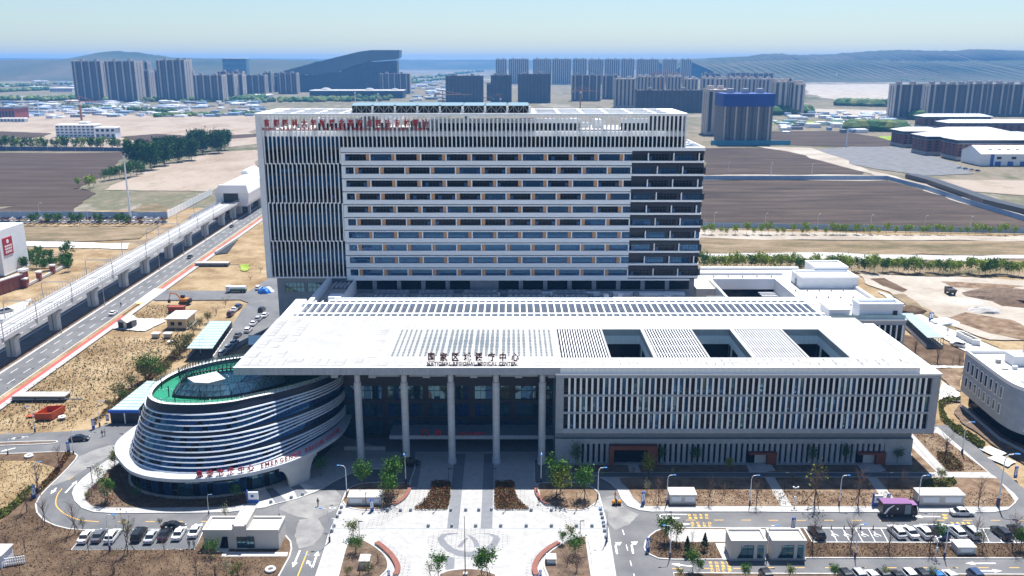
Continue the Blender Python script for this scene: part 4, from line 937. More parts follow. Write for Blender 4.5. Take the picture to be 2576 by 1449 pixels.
for t in range(3):
    for k in range(4):
        rings = []
        for i in range(NA):
            z = bandz(t, k, i)
            rings.append([fac(i, z + .11, -.3), fac(i, z + .11, .06), fac(i, z - .11, .1), fac(i, z - .14, -.3)])
        f = MB()
        for i in range(NA):
            j = (i + 1) % NA
            for q in range(4): f.face([rings[i][q], rings[i][(q + 1) % 4], rings[j][(q + 1) % 4], rings[j][q]][::-1])
        ob('band', f.mesh('band', m_band), em)
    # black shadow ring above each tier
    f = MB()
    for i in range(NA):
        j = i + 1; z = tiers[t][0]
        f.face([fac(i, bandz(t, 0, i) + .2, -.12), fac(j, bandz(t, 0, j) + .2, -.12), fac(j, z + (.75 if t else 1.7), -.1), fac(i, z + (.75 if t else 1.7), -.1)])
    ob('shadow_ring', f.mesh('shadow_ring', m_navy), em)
# panes between the bands on the faces that show
for t in range(3):
    for k in range(3):
        for i in range(50, NA - 5, 1):
            z1 = bandz(t, k, i) - .2; z0 = bandz(t, k + 1, i) + .17
            if z1 - z0 < .2: continue
            j = i + 1; tl = R.gauss(0, .02); t2 = R.gauss(0, .02)
            a, b, c_, d = fac(i, z0, tl), fac(j, z0, t2), fac(j, z1, tl), fac(i, z1, t2)
            g = lambda p, q, s: tuple(u + (v - u) * s for u, v in zip(p, q))
            f = MB().face([g(a, b, .04), g(a, b, .96), g(d, c_, .96), g(d, c_, .04)])
            ob('window_pane', f.mesh('window_pane', R.choice([m_glassb, m_glassb, m_glass, m_glasst])), em)
f = MB()
for t in range(3):
    for i in range(46, NA):
        f.tube(fac(i, tiers[t][3], .03), fac(i, tiers[t][0], .03), .05, k=4)
        z = bandz(t, 3, i) - .9
        if z > tiers[t][3] + .1: f.tube(fac(i, z, .03), fac(i + 1, bandz(t, 3, i + 1) - .9, .03), .05, k=4)
ob('mullions', f.mesh('mullions', m_frame), em)
# parapet, green roof, rails
f = MB()
for i in range(NA):
    j = i + 1
    o0, o1, i0, i1 = pc(top_c, i, 19.1), pc(top_c, j, 19.1), pc(top_c, i, 19.1, -.9), pc(top_c, j, 19.1, -.9)
    f.face([o0, o1, i1, i0][::-1]); f.face([o0, o1, (o1[0], o1[1], 17.8), (o0[0], o0[1], 17.8)][::-1], 1); f.face([i0, i1, (i1[0], i1[1], 18.1), (i0[0], i0[1], 18.1)], 1)
ob('parapet', f.mesh('parapet', [m_trim, m_navy]), em)
ob('roof_deck', MB().prism([pc(top_c, i, 0, -.9)[:2] for i in range(NA)], 17.9, 18.15).mesh('roof_deck', m_green), em)
f = MB(); 
for i in range(NA):
    a, b = pc(top_c, i, 19.1, -.35), pc(top_c, i + 1, 19.1, -.35)
    f.face([a, b, (b[0], b[1], 19.9), (a[0], a[1], 19.9)])
m_rail = M('clear_rail_glass', (.55, .72, .72), .1, alpha=.28, spec=.6)
ob('glass_rail', f.mesh('glass_rail', m_rail), em)
f = MB()
for i in range(0, NA): f.tube(pc(top_c, i, 19.1, -.35), pc(top_c, i, 19.95, -.35), .035, k=4)
for i in range(NA): f.tube(pc(top_c, i, 19.93, -.35), pc(top_c, i + 1, 19.93, -.35), .03, k=4)
ob('rail_posts', f.mesh('rail_posts', m_black), em)
# sunken glass lantern on the roof
z2 = zoomer(440, 1250)
kc = smooth([G(z2(*q), 18.5) for q in ((540, 585), (590, 606), (700, 616), (850, 622), (1000, 615), (1200, 590), (1400, 545), (1650, 470), (1560, 400), (1300, 345), (1130, 340), (900, 365), (720, 400), (620, 470))], 6)
NK = len(kc); kcx = sum(q[0] for q in kc) / NK; kcy = sum(q[1] for q in kc) / NK
def inner(i, s, z): q = kc[i % NK]; return (kcx + (q[0] - kcx) * s, kcy + (q[1] - kcy) * s, z)
f = MB(); g = MB(); h = MB()
for i in range(NK):
    a, b, c_, d = inner(i, 1, 18.6), inner(i + 1, 1, 18.6), inner(i + 1, .84, 20.9), inner(i, .84, 20.9)
    f.face([a, b, c_, d]); g.tube((a[0], a[1], 18.15), a, .2, k=4); g.tube(a, b, .2, k=5)
    if i % 3 == 0: h.tube(a, d, .06, k=4); h.tube(a, inner(i + 3, .84, 20.9), .05, k=4)
    h.tube(d, c_, .06, k=4); h.tube(inner(i, .92, 19.75), inner(i + 1, .92, 19.75), .04, k=4)
m_lant = M('lantern_glass', (.20, .34, .38), .06, alpha=.5, spec=.8)
ob('lantern_glass', f.mesh('lantern_glass', m_lant), em); ob('lantern_kerb', g.mesh('lantern_kerb', m_black), em); ob('lantern_frame', h.mesh('lantern_frame', m_frame), em)
q = [G(z2(*v), 20.9) for v in ((675, 432), (955, 370), (1045, 440), (880, 482), (740, 476))]
ob('lantern_roof', MB().prism(q, 20.5, 20.95).mesh('lantern_roof', [m_concw]), em)
qx = sum(v[0] for v in q) / 5; qy = sum(v[1] for v in q) / 5
ob('lantern_room', MB().prism([(qx + (v[0] - qx) * .85, qy + (v[1] - qy) * .85) for v in q], 18.2, 20.5).mesh('lantern_room', m_spand), em)
ob('lantern_floor', MB().prism([inner(i, .97, 0)[:2] for i in range(NK)], 18.15, 18.25).mesh('lantern_floor', m_glasst), em)
f = MB()
for i in range(int(NK * .70), int(NK * .95)):
    a, b = inner(i, 1.02, 18.7), inner(i, 1.02, 21.4)
    f.tube(a, b, .08, k=4); f.tube(b, inner(i + 1, 1.02, 18.7), .07, k=4); f.tube(b, inner(i + 1, 1.02, 21.4), .08, k=4)
ob('lantern_truss', f.mesh('lantern_truss', m_black), em)
for v in ((500, 610), (560, 668), (805, 640), (845, 672), (1108, 650), (430, 530), (600, 430), (985, 280)):
    a = G(z2(*v), 18.15); ob('roof_mast', MB().tube((*a, 18.15), (*a, 20.6), .13, .13, 6).mesh('roof_mast', m_black), em)
for v in ((365, 555), (405, 555), (445, 552), (480, 545), (525, 552), (420, 640), (440, 665), (495, 655), (560, 640), (895, 630), (895, 648), (895, 660), (1220, 600), (1220, 620), (455, 470), (580, 440), (690, 420), (1060, 410), (1075, 425), (1180, 628)):
    a = G(z2(*v), 18.15); ob('roof_vent', MB().tube((*a, 18.15), (*a, 18.45), .17, .1, 6).mesh('roof_vent', m_trim), em)
# canopy ledge, ground storey
def lift(i): return 5.35 + .55 * eswing(i)
f = MB()
for i in range(NA):
    j = i + 1; l0, l1 = lift(i), lift(j)
    a, b, c_, d = pc(led_c, i, l0 + .75), pc(led_c, j, l1 + .75), pc(bot_c, j, l1 + 1.0, -.3), pc(bot_c, i, l0 + 1.0, -.3)
    f.face([a, b, c_, d]); f.face([(a[0], a[1], l0), (b[0], b[1], l1), b, a]); f.face([(a[0], a[1], l0), pc(base_c, i, l0, -.5), pc(base_c, j, l1, -.5), (b[0], b[1], l1)])
m_ledge = M('pale_ledge_stone', (.50, .525, .56), .65, (.43, .455, .49), .35)
ob('canopy_ledge', f.mesh('canopy_ledge', m_ledge), em)
ob('ground_storey', MB().loft([[pc(base_c, i, z, -.4) for i in range(NA)] for z in (0, 5.9)]).mesh('ground_storey', m_navy), em)
for i in range(50, 86):
    for z0, z1 in ((.5, 3.2), (3.3, 5.2)):
        a, b = pc(base_c, i, z0, -.1 + R.gauss(0, .02)), pc(base_c, i + 1, z0, -.1 + R.gauss(0, .02))
        ob('glass_pane', MB().face([a, b, (b[0], b[1], z1), (a[0], a[1], z1)]).mesh('glass_pane', R.choice([m_glass, m_glasst, m_glassb])), em)
f = MB()
for i in range(48, 88): f.tube(pc(base_c, i, 0, -.05), pc(base_c, i, 5.4, -.05), .07, k=4)
ob('mullions', f.mesh('mullions', m_frame), em)
f = MB(); ribbon(f, [pc(base_c, i, 0, .5)[:2] for i in range(44, 80)], .5, 0, .55); ob('plinth', f.mesh('plinth', m_conc), em)
# pale stone wall with an arched opening to the right of the emergency door
wl = [pc(led_c, i, 0, -.5)[:2] for i in range(81, 89)]
def wall_arch(pts, open_a, open_b, zt, nm):
    tot = [0.0]
    for a, b in zip(pts, pts[1:]): tot.append(tot[-1] + math.hypot(b[0] - a[0], b[1] - a[1]))
    f = MB(); n = 40
    def at(s):
        for k in range(len(tot) - 1):
            if s <= tot[k + 1] or k == len(tot) - 2:
                u = (s - tot[k]) / (tot[k + 1] - tot[k]); return tuple(pts[k][m] + (pts[k + 1][m] - pts[k][m]) * u for m in (0, 1))
    Ls = tot[-1]
    def low(s):
        z = 0.0
        for (c0, hw, hh) in (open_a, open_b):
            if c0 is not None and abs(s / Ls - c0) < hw: z = max(z, hh * math.sqrt(max(0, 1 - ((s / Ls - c0) / hw) ** 2)))
        return z
    for k in range(n):
        s0, s1 = Ls * k / n, Ls * (k + 1) / n; a, b = at(s0), at(s1)
        f.face([(*a, low(s0)), (*b, low(s1)), (*b, zt), (*a, zt)])
        a2, b2 = (a[0] - .5, a[1] + .6), (b[0] - .5, b[1] + .6)
        f.face([(*a, low(s0)), (*a2, low(s0)), (*b2, low(s1)), (*b, low(s1))])
    ob(nm, f.mesh(nm, m_stonew), em)
m_stonew = M('pale_wall_slabs', (.56, .56, .555), .75, (.50, .50, .50), .5, brick=(1.6, 2.4, .025, 'xz', .75))
wall_arch(wl, (0.0, .22, 4.6), (1.0, .25, 5.0), 6.0, 'arch_wall')
# ramp paving at the door, lettering
es = thing('emergency_sign', (-58, 164.5, 6), 'red Chinese and English letters standing along the curved canopy edge of the emergency building', 'sign')
led = [pc(led_c, i, 0, -.7)[:2] for i in range(60, 96)]
cum = [0.0]
for a, b in zip(led, led[1:]): cum.append(cum[-1] + math.hypot(b[0] - a[0], b[1] - a[1]))
def s_at_x(x):
    for k in range(len(led) - 1):
        if led[k][0] <= x <= led[k + 1][0]: return cum[k] + (cum[k + 1] - cum[k]) * (x - led[k][0]) / (led[k + 1][0] - led[k][0])
    return cum[-1] * .9
def mk(xa, xb):
    sa, sb = s_at_x(xa), s_at_x(xb)
    def pf(t):
        s = sa + (sb - sa) * t
        for k in range(len(led) - 1):
            if s <= cum[k + 1] or k == len(led) - 2:
                u = (s - cum[k]) / (cum[k + 1] - cum[k]); a, b = led[k], led[k + 1]
                return (a[0] + (b[0] - a[0]) * u, a[1] + (b[1] - a[1]) * u, lift(60 + k + u) + .95, math.atan2(b[1] - a[1], b[0] - a[0]))
    return pf
letters(es, ' '.join('急诊抢救中心'), 0, 0, 0, 0, 1.45, m_red, .08, mk(-65.5, -54.2))
letters(es, 'EMERGENCY RESCUE CENTER', 0, 0, 0, 0, 1.3, m_red, .06, mk(-53.3, -40.0))
# ================================================================ distance: haze, hills, towers, campus
hz = bpy.data.materials.new('air'); hz.use_nodes = True; t = hz.node_tree; t.nodes.clear()
vo = t.nodes.new('ShaderNodeOutputMaterial'); pv = t.nodes.new('ShaderNodeVolumePrincipled')
pv.inputs['Color'].default_value = (.16, .46, 1.0, 1); pv.inputs['Density'].default_value = 0.95e-4; pv.inputs['Anisotropy'].default_value = 0.0
t.links.new(pv.outputs[0], vo.inputs['Volume'])
ob('haze', MB().box(-14000, 14000, -60, 13500, -2.0, 156).mesh('haze', hz), kind='stuff')
m_hill = gmat('wooded_hill', [(.030, .048, .030), (.054, .066, .036), (.084, .084, .054), (.120, .108, .078)], .002, None, 0)
def hill(name, ridge, Y, depth, base=-5):
    f = MB(); fr = []; bk = []
    for x, z in ridge: fr.append((x, Y - depth, base)); bk.append((x, Y, z))
    k = len(ridge)
    for i in range(k - 1):
        m0 = (ridge[i][0], Y - depth * .45, ridge[i][1] * .62 + base * .3); m1 = (ridge[i + 1][0], Y - depth * .45, ridge[i + 1][1] * .58 + base * .3)
        f.face([fr[i], fr[i + 1], m1, m0]); f.face([m0, m1, bk[i + 1], bk[i]]); f.face([bk[i], bk[i + 1], (ridge[i + 1][0], Y + depth, base), (ridge[i][0], Y + depth, base)])
    ob(name, f.mesh(name, m_hill), kind='structure')
def ridge_px(pts, Y, n=8, jit=1.5):
    p = [PY(q, Y) for q in smooth(pts, n, False)]
    return [(x, z + R.gauss(0, jit)) for x, z in p]
hill('hill', ridge_px([(-200, 158), (60, 150), (180, 149), (235, 135), (285, 128.5), (330, 131), (390, 138), (470, 147), (620, 150), (800, 153)], 5000), 5000, 1100)
hill('hill', ridge_px([(-300, 148), (0, 146), (200, 147), (520, 146), (900, 149), (1100, 150), (1500, 151), (1800, 148), (2100, 147), (2600, 148), (2800, 148)], 9800), 9800, 1400)
hill('hill', ridge_px([(1650, 152), (1850, 143), (1940, 135), (2010, 138), (2100, 135), (2170, 130), (2260, 126), (2330, 127), (2400, 128), (2460, 124), (2576, 127), (2800, 130)], 5600), 5600, 900)
hill('hill', ridge_px([(1740, 156), (1900, 153), (2060, 151), (2200, 152), (2330, 153), (2576, 151), (2800, 150)], 4600), 4600, 900)
sheet('lake', [G(p) for p in ((1000, 160), (1225, 160), (1225, 166), (1000, 168))], 1.0, m_water)

m_apw = M('apartment_wall_shade_toned', (.13, .12, .13), .85, (.10, .095, .105), .05)  # shade of the fronts is put into this darkened colour; ends stay pale
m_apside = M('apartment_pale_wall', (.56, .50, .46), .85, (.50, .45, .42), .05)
m_apwin = M('apartment_window_stack', (.035, .045, .07), .3, brick=(50.0, 3.0, .4, 'xz', 1.8))
m_apslab = M('apartment_concrete', (.18, .165, .175), .9, (.13, .12, .13), .1, brick=(3.4, 3.0, .55, 'xz', .45))
m_bluenet = M('blue_scaffold_net', (.012, .06, .32), .7, (.01, .05, .27), .08)
m_netg = M('grey_scaffold_net', (.24, .235, .24), .8, (.19, .19, .195), .2, brick=(2.2, 2.0, .4, 'xz', .5))
APN = [0]
def apartment(xa, xb, yb, yt, depth=24, style=0, label='', Y=None, rot=0.0, extra=0):
    """a residential slab standing on the ground: xa..xb at its foot in the survey, foot row yb, eaves row yt"""
    g0 = G((xa, yb)); g1 = G((xb, yb)); Y = g0[1] if Y is None else Y
    k = Y / g0[1]; X0, X1 = g0[0] * k, g1[0] * k; Wd = X1 - X0
    ht = max(12.0, PY(((xa + xb) / 2, yt), Y)[1]); cx = (X0 + X1) / 2
    o = thing('apartment_tower', (cx, Y + depth / 2, 0), label, 'apartment tower', None, rot)
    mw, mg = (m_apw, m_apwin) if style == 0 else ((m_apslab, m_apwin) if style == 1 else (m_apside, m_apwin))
    d = depth / 2; w = Wd / 2
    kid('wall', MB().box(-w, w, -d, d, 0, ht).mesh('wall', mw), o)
    nb = max(2, int(Wd / 7.5)); f = MB()
    for i in range(nb):
        x = -w + Wd * (i + .5) / nb; q = Wd / nb
        kid('window_stack', MB().box(x - q * .3, x + q * .14, -d - .25, -d + .2, 4, ht - 2.5).mesh('window_stack', mg), o)
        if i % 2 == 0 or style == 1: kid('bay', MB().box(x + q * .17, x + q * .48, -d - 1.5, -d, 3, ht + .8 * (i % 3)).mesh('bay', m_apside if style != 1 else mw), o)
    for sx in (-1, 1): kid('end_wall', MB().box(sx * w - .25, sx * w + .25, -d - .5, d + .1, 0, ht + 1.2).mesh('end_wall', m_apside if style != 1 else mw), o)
    for sx in (-1, 1):
        for yy in (-.5, .2): kid('end_window', MB().box(sx * (w + .1) - .3, sx * (w + .1) + .3, d * yy, d * yy + 3, 4, ht - 3).mesh('end_window', mg), o)
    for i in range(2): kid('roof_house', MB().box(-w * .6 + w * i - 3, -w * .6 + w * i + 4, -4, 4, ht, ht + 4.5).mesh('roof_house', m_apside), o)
    APN[0] += 1
    return o
N_ = lambda x: x * .26042
def apN(xa, xb, yb, yt, zoff=0.0, **kw): return apartment(zoff + xa * .26042, zoff + xb * .26042, 100.6 + yb * .26042, 100.6 + yt * .26042, **kw)
a1 = 644.0; a2 = 1274.6; a3 = 1905.1
apN(735, 1010, 585, 205, depth=46, label='tall slab tower at the far left end of the dark cluster')
apN(1050, 1335, 595, 205, depth=46, label='second tall slab tower from the left of the dark cluster')
apN(1345, 1465, 572, 300, depth=30, label='lower tower just behind the gap after the second tall slab')
apN(1340, 1455, 545, 215, depth=24, label='taller narrow tower peeping over the lower pair in the dark cluster')
apN(1485, 1590, 560, 300, depth=30, label='lower tower touching the left side of the broad twin-topped slab')
apN(1545, 1812, 590, 195, depth=44, label='broad twin-topped tall slab in the middle of the dark cluster')
apN(1700, 1850, 545, 190, depth=24, label='dark tower crown rising behind the broad twin-topped slab')
apN(1830, 1868, 570, 305, depth=24, label='thin pale tower edge right of the broad twin-topped slab')
apN(1885, 2160, 595, 340, depth=34, label='wide lower slab with pale right end before the dark cluster thins out')
apN(2178, 2275, 562, 335, depth=28, label='lower tower next right of the wide lower slab')
apN(2285, 2355, 556, 335, depth=28, label='narrow lower tower second right of the wide lower slab')
apN(2120, 2360, 535, 305, depth=20, label='dark roofline tower behind the two narrow lower towers')
apN(2365, 2570, 525, 340, depth=28, label='low dark tower pair left of the white-roofed mall')
apN(80, 160, 505, 315, a1, depth=26, label='last low tower of the left cluster over the hospital roof corner')
apN(218, 405, 520, 320, a1, depth=26, label='first slab under the tail of the ramp building')
apN(412, 482, 492, 315, a1, depth=26, label='narrow tower with pale edge under the ramp building')
apN(492, 810, 472, 305, a1, depth=30, label='longest slab under the ramp building with pale right end')
apN(845, 1175, 468, 305, a1, depth=30, label='slab beneath the high end of the ramp building')
apN(1205, 1490, 518, 325, a1, depth=30, label='slab with two pale ends right of the white-roofed mall')
apN(1835, 2195, 602, 345, a1, depth=24, style=1, label='brown-grey tower beside the orange crane jib right of the long road')
apN(2270, 2468, 600, 340, a1, depth=24, style=1, label='narrow brown-grey tower between the two orange crane jibs')
apN(2230, 2290, 585, 430, a1, depth=18, style=1, label='low grey tower sliver between the two brown-grey towers')
apN(110, 422, 606, 328, a2, depth=24, style=1, label='brown-grey tower with pale roof houses left of the second road')
for i, (xa, xb, yb, yt) in enumerate(((-105, 0, 425, 185), (20, 212, 425, 182), (255, 430, 428, 182), (440, 620, 428, 182), (640, 770, 428, 182), (790, 930, 428, 186), (945, 1090, 426, 184), (1105, 1228, 426, 184), (1255, 1460, 424, 186), (1505, 1635, 420, 187), (1680, 1775, 418, 187))):
    apN(xa, xb, yb, yt, a2, depth=26, style=2, label='%s of the row of eleven hazy blue towers on the skyline' % ('leftmost second third fourth fifth sixth seventh eighth ninth tenth rightmost'.split()[i]))
apN(630, 905, 588, 340, a2, depth=26, label='dark slab with flat top right of the second road')
apN(925, 1100, 570, 345, a2, depth=24, label='dark tower joined to the flat-topped dark slab')
apN(1045, 1235, 655, 372, a2, depth=26, style=2, label='pale-ribbed tower with dark belt in front of the dark slab')
apN(1250, 1900, 700, 485, a2, depth=26, style=1, label='long raw concrete slab with ragged top behind the roof grid')
for i, (xa, xb, yb, yt) in enumerate(((1255, 1390, 600, 350), (1400, 1520, 600, 352), (1545, 1680, 600, 350), (1705, 1840, 600, 372), (1880, 2000, 600, 368), (2010, 2120, 590, 372), (2140, 2260, 590, 368), (2280, 2400, 590, 372), (2420, 2570, 590, 375))):
    apN(xa, xb, yb, yt, a2, depth=22, style=2, label='%s pale-ribbed tower in the row behind the raw concrete slab, counted from left' % ('first second third fourth fifth sixth seventh eighth ninth'.split()[i]))
for i, (xa, xb, yb, yt) in enumerate(((1885, 2060, 480, 325), (2130, 2330, 480, 318), (2350, 2570, 480, 322))):
    apN(xa, xb, yb, yt, a2, depth=22, label='%s of three small dark towers far behind the pale-ribbed row' % ('leftmost', 'middle', 'rightmost')[i])
apN(1925, 2120, 915, 480, a2, depth=30, style=2, label='white tower with grey net panel left of the blue-wrapped building')
for i, (xa, xb, yb, yt) in enumerate(((150, 270, 715, 400), (285, 330, 715, 400), (340, 440, 718, 420))):
    apN(xa, xb, yb, yt, a3, depth=24, style=2, label='%s of three pale-ribbed towers right of the blue-wrapped building' % ('leftmost', 'middle', 'rightmost')[i])
for i, (xa, xb, yb, yt) in enumerate(((1308, 1575, 762, 430), (1640, 1850, 735, 428), (1850, 2010, 735, 430), (2010, 2190, 735, 425), (2195, 2390, 735, 425), (2395, 2640, 735, 428))):
    apN(xa, xb, yb, yt, a3, depth=26, style=0, label='%s blue-grey tower of the far right cluster, counted from the left' % ('first second third fourth fifth sixth'.split()[i]))
# tower wrapped in a blue net at the top
g0 = G((1815, 363)); g1 = G((1940, 363)); ht = PY((1880, 236), g0[1])[1]
o = thing('wrapped_tower', ((g0[0] + g1[0]) / 2, g0[1] + 20, 0), 'unfinished tower with bright blue netting round its top storeys', 'building')
w = (g1[0] - g0[0]) / 2; zb = PY((1880, 268), g0[1])[1]
kid('wall', MB().box(-w + .5, w - .5, -19.5, 20, 0, zb).mesh('wall', m_netg), o); kid('blue_net', MB().box(-w - .6, w + .6, -20.5, 21, zb, ht).mesh('blue_net', m_bluenet), o)
for i in range(9): kid('net_strip', MB().box(-w + 2 * w * i / 9 + 1, -w + 2 * w * i / 9 + 2.6, -20.2, -19.4, 0, zb).mesh('net_strip', m_apwin if i % 2 else m_apside), o)
for i in range(3): kid('roof_house', MB().box(-w * .7 + i * w * .6, -w * .7 + i * w * .6 + 6, -4, 6, ht, ht + 5).mesh('roof_house', m_apside), o)
kid('site_fence', MB().box(-w - 14, w + 18, -30, -29.5, 0, 5).mesh('site_fence', M('teal_hoarding', (.03, .25, .38), .6)), o)
# the great ramp building
RY = 2600.0
pr = lambda x, y: PY(zM1(x, y), RY)
ro = thing('ramp_hall', (*(pr(900, 300)[0], RY), 0), 'huge blue wedge-shaped hall rising like a ski ramp above the apartments', 'building')
topl = [pr(*p) for p in ((-150, 372), (140, 332), (450, 250), (750, 172), (1000, 112), (1110, 97), (1385, 97))]
low = [pr(*p) for p in ((1385, 97), (1382, 165), (1355, 185), (1100, 205), (960, 245), (820, 300), (600, 330), (140, 345), (-150, 382))]
f = MB(); prof = topl + low[1:]
cx0 = pr(900, 300)[0]
f.loft([[(x - cx0, y, z) for x, z in prof] for y in (0, 60)]); kid('ramp_shell', f.mesh('ramp_shell', M('blue_metal_shell', (.10, .15, .20), .45, (.08, .12, .17), .01)), ro)
body = [pr(*p) for p in ((140, 345), (600, 330), (820, 300), (960, 245), (1100, 205), (1355, 190))]
pts = [(x - cx0, z - 2) for x, z in body]
f = MB(); f.loft([[(pts[0][0], y, 0)] + [(x, y, z) for x, z in pts] + [(pts[-1][0], y, 0)] for y in (8, 55)]); kid('hall_wall', f.mesh('hall_wall', M('dark_hall_glass', (.035, .06, .10), .4)), ro)
for i in range(10): kid('hall_fin', MB().box(pts[3][0] + i * 12, pts[3][0] + i * 12 + 1.5, 6.5, 8.2, 0, pts[4][1] - 6).mesh('hall_fin', m_apwin), ro)
# mall with white roof, blue office box behind
def low_block(name, z, xa, xb, yb, yt, depth, wall, roof, label, cat='building', storeys=2, dome=()):
    p, q = z(xa, yb), z(xb, yb); A, B = G(p), G(q); ht = max(4.0, PY(((p[0] + q[0]) / 2, z(0, yt)[1]), A[1])[1])
    o = thing(name, ((A[0] + B[0]) / 2, A[1] + depth / 2, 0), label, cat); w = (B[0] - A[0]) / 2; d = depth / 2
    kid('wall', MB().box(-w, w, -d, d, 0, ht).mesh('wall', wall), o)
    kid('roof', MB().loft([[(-w - 1, -d - 1, ht), (w + 1, -d - 1, ht), (w + 1, d + 1, ht), (-w - 1, d + 1, ht)], [(-w + .5, -d + 1, ht + 1.2), (w - .5, -d + 1, ht + 1.2), (w - .5, d - 1, ht + 1.2), (-w + .5, d - 1, ht + 1.2)]]).mesh('roof', roof), o)
    n = max(3, int(2 * w / 5)); n = min(n, 26); hs_ = ht / storeys
    for s in range(storeys):
        for i in range(n):
            x = -w + 2 * w * (i + .5) / n
            kid('window', MB().box(x - w / n * .6, x + w / n * .6, -d - .12, -d + .1, hs_ * s + hs_ * .3, hs_ * s + hs_ * .8).mesh('window', m_glassb), o)
    for (dx, r) in dome:
        kid('roof_dome', MB().loft([[(dx * w + r * math.cos(6.283 * i / 10) * s, r * .6 * math.sin(6.283 * i / 10) * s, ht + 1 + h) for i in range(10)] for s, h in ((1, 0), (.75, r * .25), (.3, r * .38))]).mesh('roof_dome', roof), o)
    return o
m_brickd = M('dark_red_brick', (.19, .075, .055), .85, (.15, .06, .045), .2)
m_officeb = M('blue_office_glass', (.05, .13, .20), .3, brick=(6.0, 4.0, .2, 'xz', .6))
low_block('shopping_mall', zM1, 520, 1420, 562, 490, 60, m_navy, m_concw, 'long low mall with white roof and shallow domes under the slabs', dome=((-.7, 14), (.25, 12), (.8, 10)))
o = low_block('office_box', zN, 2165, 2390, 420, 178, 40, m_officeb, m_concw, 'square blue glass office standing alone on the left skyline', storeys=5)
low_block('roadside_office', zN, 545, 920, 938, 825, 18, m_spand, m_concw, 'white four-storey office in the dry meadow with dark shaded front', storeys=4)
low_block('office_annexe', zN, 925, 1120, 950, 850, 14, m_white, m_concw, 'white two-storey annexe beside the meadow office', storeys=2)
low_block('office_stair_tower', zN, 775, 850, 930, 798, 10, m_spand, m_concw, 'short tower rising above the meadow office roof', storeys=2)
o = low_block('red_shed', zN, -260, 150, 772, 665, 40, M('red_cladding', (.30, .07, .06), .7), m_navy, 'red shed with dark roof at the far left edge', storeys=1)
low_block('site_hut_row', zN, 0, 240, 790, 760, 10, m_white, m_concw, 'low white hut row in front of the red shed', storeys=1)
for i, (xa, xb, yb, yt, l) in enumerate(((480, 700, 500, 465, 'flat white factory left of the tall slab cluster'), (2380, 2576, 560, 535, 'white curved shed right of the left cluster'), (210, 330, 245, 205, 'pale block group on the far left hillside'))):
    low_block('far_factory', zN, xa, xb, yb, yt, 60, m_white, m_concw, l, storeys=1)
for i, (xa, xb, yb, yt) in enumerate(((700, 760, 300, 280), (1430, 1560, 355, 330), (1600, 1750, 362, 328), (1960, 2030, 330, 300), (2150, 2250, 330, 310), (360, 400, 310, 290), (560, 640, 275, 250))):
    low_block('far_factory', zQ, xa, xb, yb, yt, 80, m_white, m_concw, 'small white factory, %s from the left on the green plain at right' % 'fourth sixth seventh fifth... x first second'.replace('fifth...', 'eighth').split()[i] if i < 4 else 'small white factory far out on the green plain, number %s along' % ('four', 'five', 'six')[i - 4], storeys=1)
# brick campus at the right
def campus(z, xa, xb, yb, yt, depth, label, win=10, st=4):
    p, q = z(xa, yb), z(xb, yb); A, B = G(p), G(q); ht = PY(((p[0] + q[0]) / 2, z(0, yt)[1]), A[1])[1]
    o = thing('brick_campus_hall', ((A[0] + B[0]) / 2, A[1] + depth / 2, 0), label, 'building'); w = (B[0] - A[0]) / 2; d = depth / 2
    kid('wall', MB().box(-w, w, -d, d, 3, ht * .82).mesh('wall', m_brickd), o); kid('plinth', MB().box(-w - .3, w + .3, -d - .3, d + .3, 0, 3).mesh('plinth', m_conc), o)
    kid('attic', MB().box(-w + .6, w - .6, -d + .6, d - .6, ht * .82, ht).mesh('attic', m_navy), o)
    kid('cornice', MB().box(-w - .8, w + .8, -d - .8, d + .8, ht * .8, ht * .83).mesh('cornice', m_greyw), o)
    e = 2.0
    kid('roof', MB().loft([[(-w - e, -d - e, ht), (w + e, -d - e, ht), (w + e, d + e, ht), (-w - e, d + e, ht)], [(-w + d * .7, -d * .25, ht + 3.2), (w - d * .7, -d * .25, ht + 3.2), (w - d * .7, d * .25, ht + 3.2), (-w + d * .7, d * .25, ht + 3.2)]]).mesh('roof', m_roofg), o)
    for s in range(st):
        for i in range(win):
            x = -w + 2 * w * (i + .5) / win; zz_ = 3.6 + (ht * .82 - 3.6) * s / st
            kid('window', MB().box(x - w / win * .45, x + w / win * .45, -d - .1, -d + .1, zz_, zz_ + (ht * .82 - 3.6) / st * .6).mesh('window', m_glass), o)
        for yy in (-.5, 0, .5): kid('window', MB().box(-w - .1, -w + .1, d * yy - 1, d * yy + 1, zz_, zz_ + 2).mesh('window', m_glass), o)
    return o
m_roofg = M('pale_metal_roof', (.55, .57, .60), .5, (.48, .50, .54), .1)
campus(zQ, 1600, 2250, 850, 740, 26, 'rearmost brick hall with square turret at the right edge', 12)
campus(zQ, 1830, 2700, 905, 800, 30, 'brick hall behind the domed one on the campus', 12)
campus(zQ, 1400, 1800, 1035, 880, 30, 'leftmost brick hall nearest the bright lawn', 8)
campus(zQ, 1800, 2400, 1000, 880, 34, 'domed middle brick hall of the campus', 10)
campus(zQ, 1620, 2700, 1110, 930, 30, 'second nearest brick hall on the bus yard', 16)
campus(zQ, 1920, 2800, 1160, 965, 30, 'nearest brick hall beside the white gabled hall', 16)
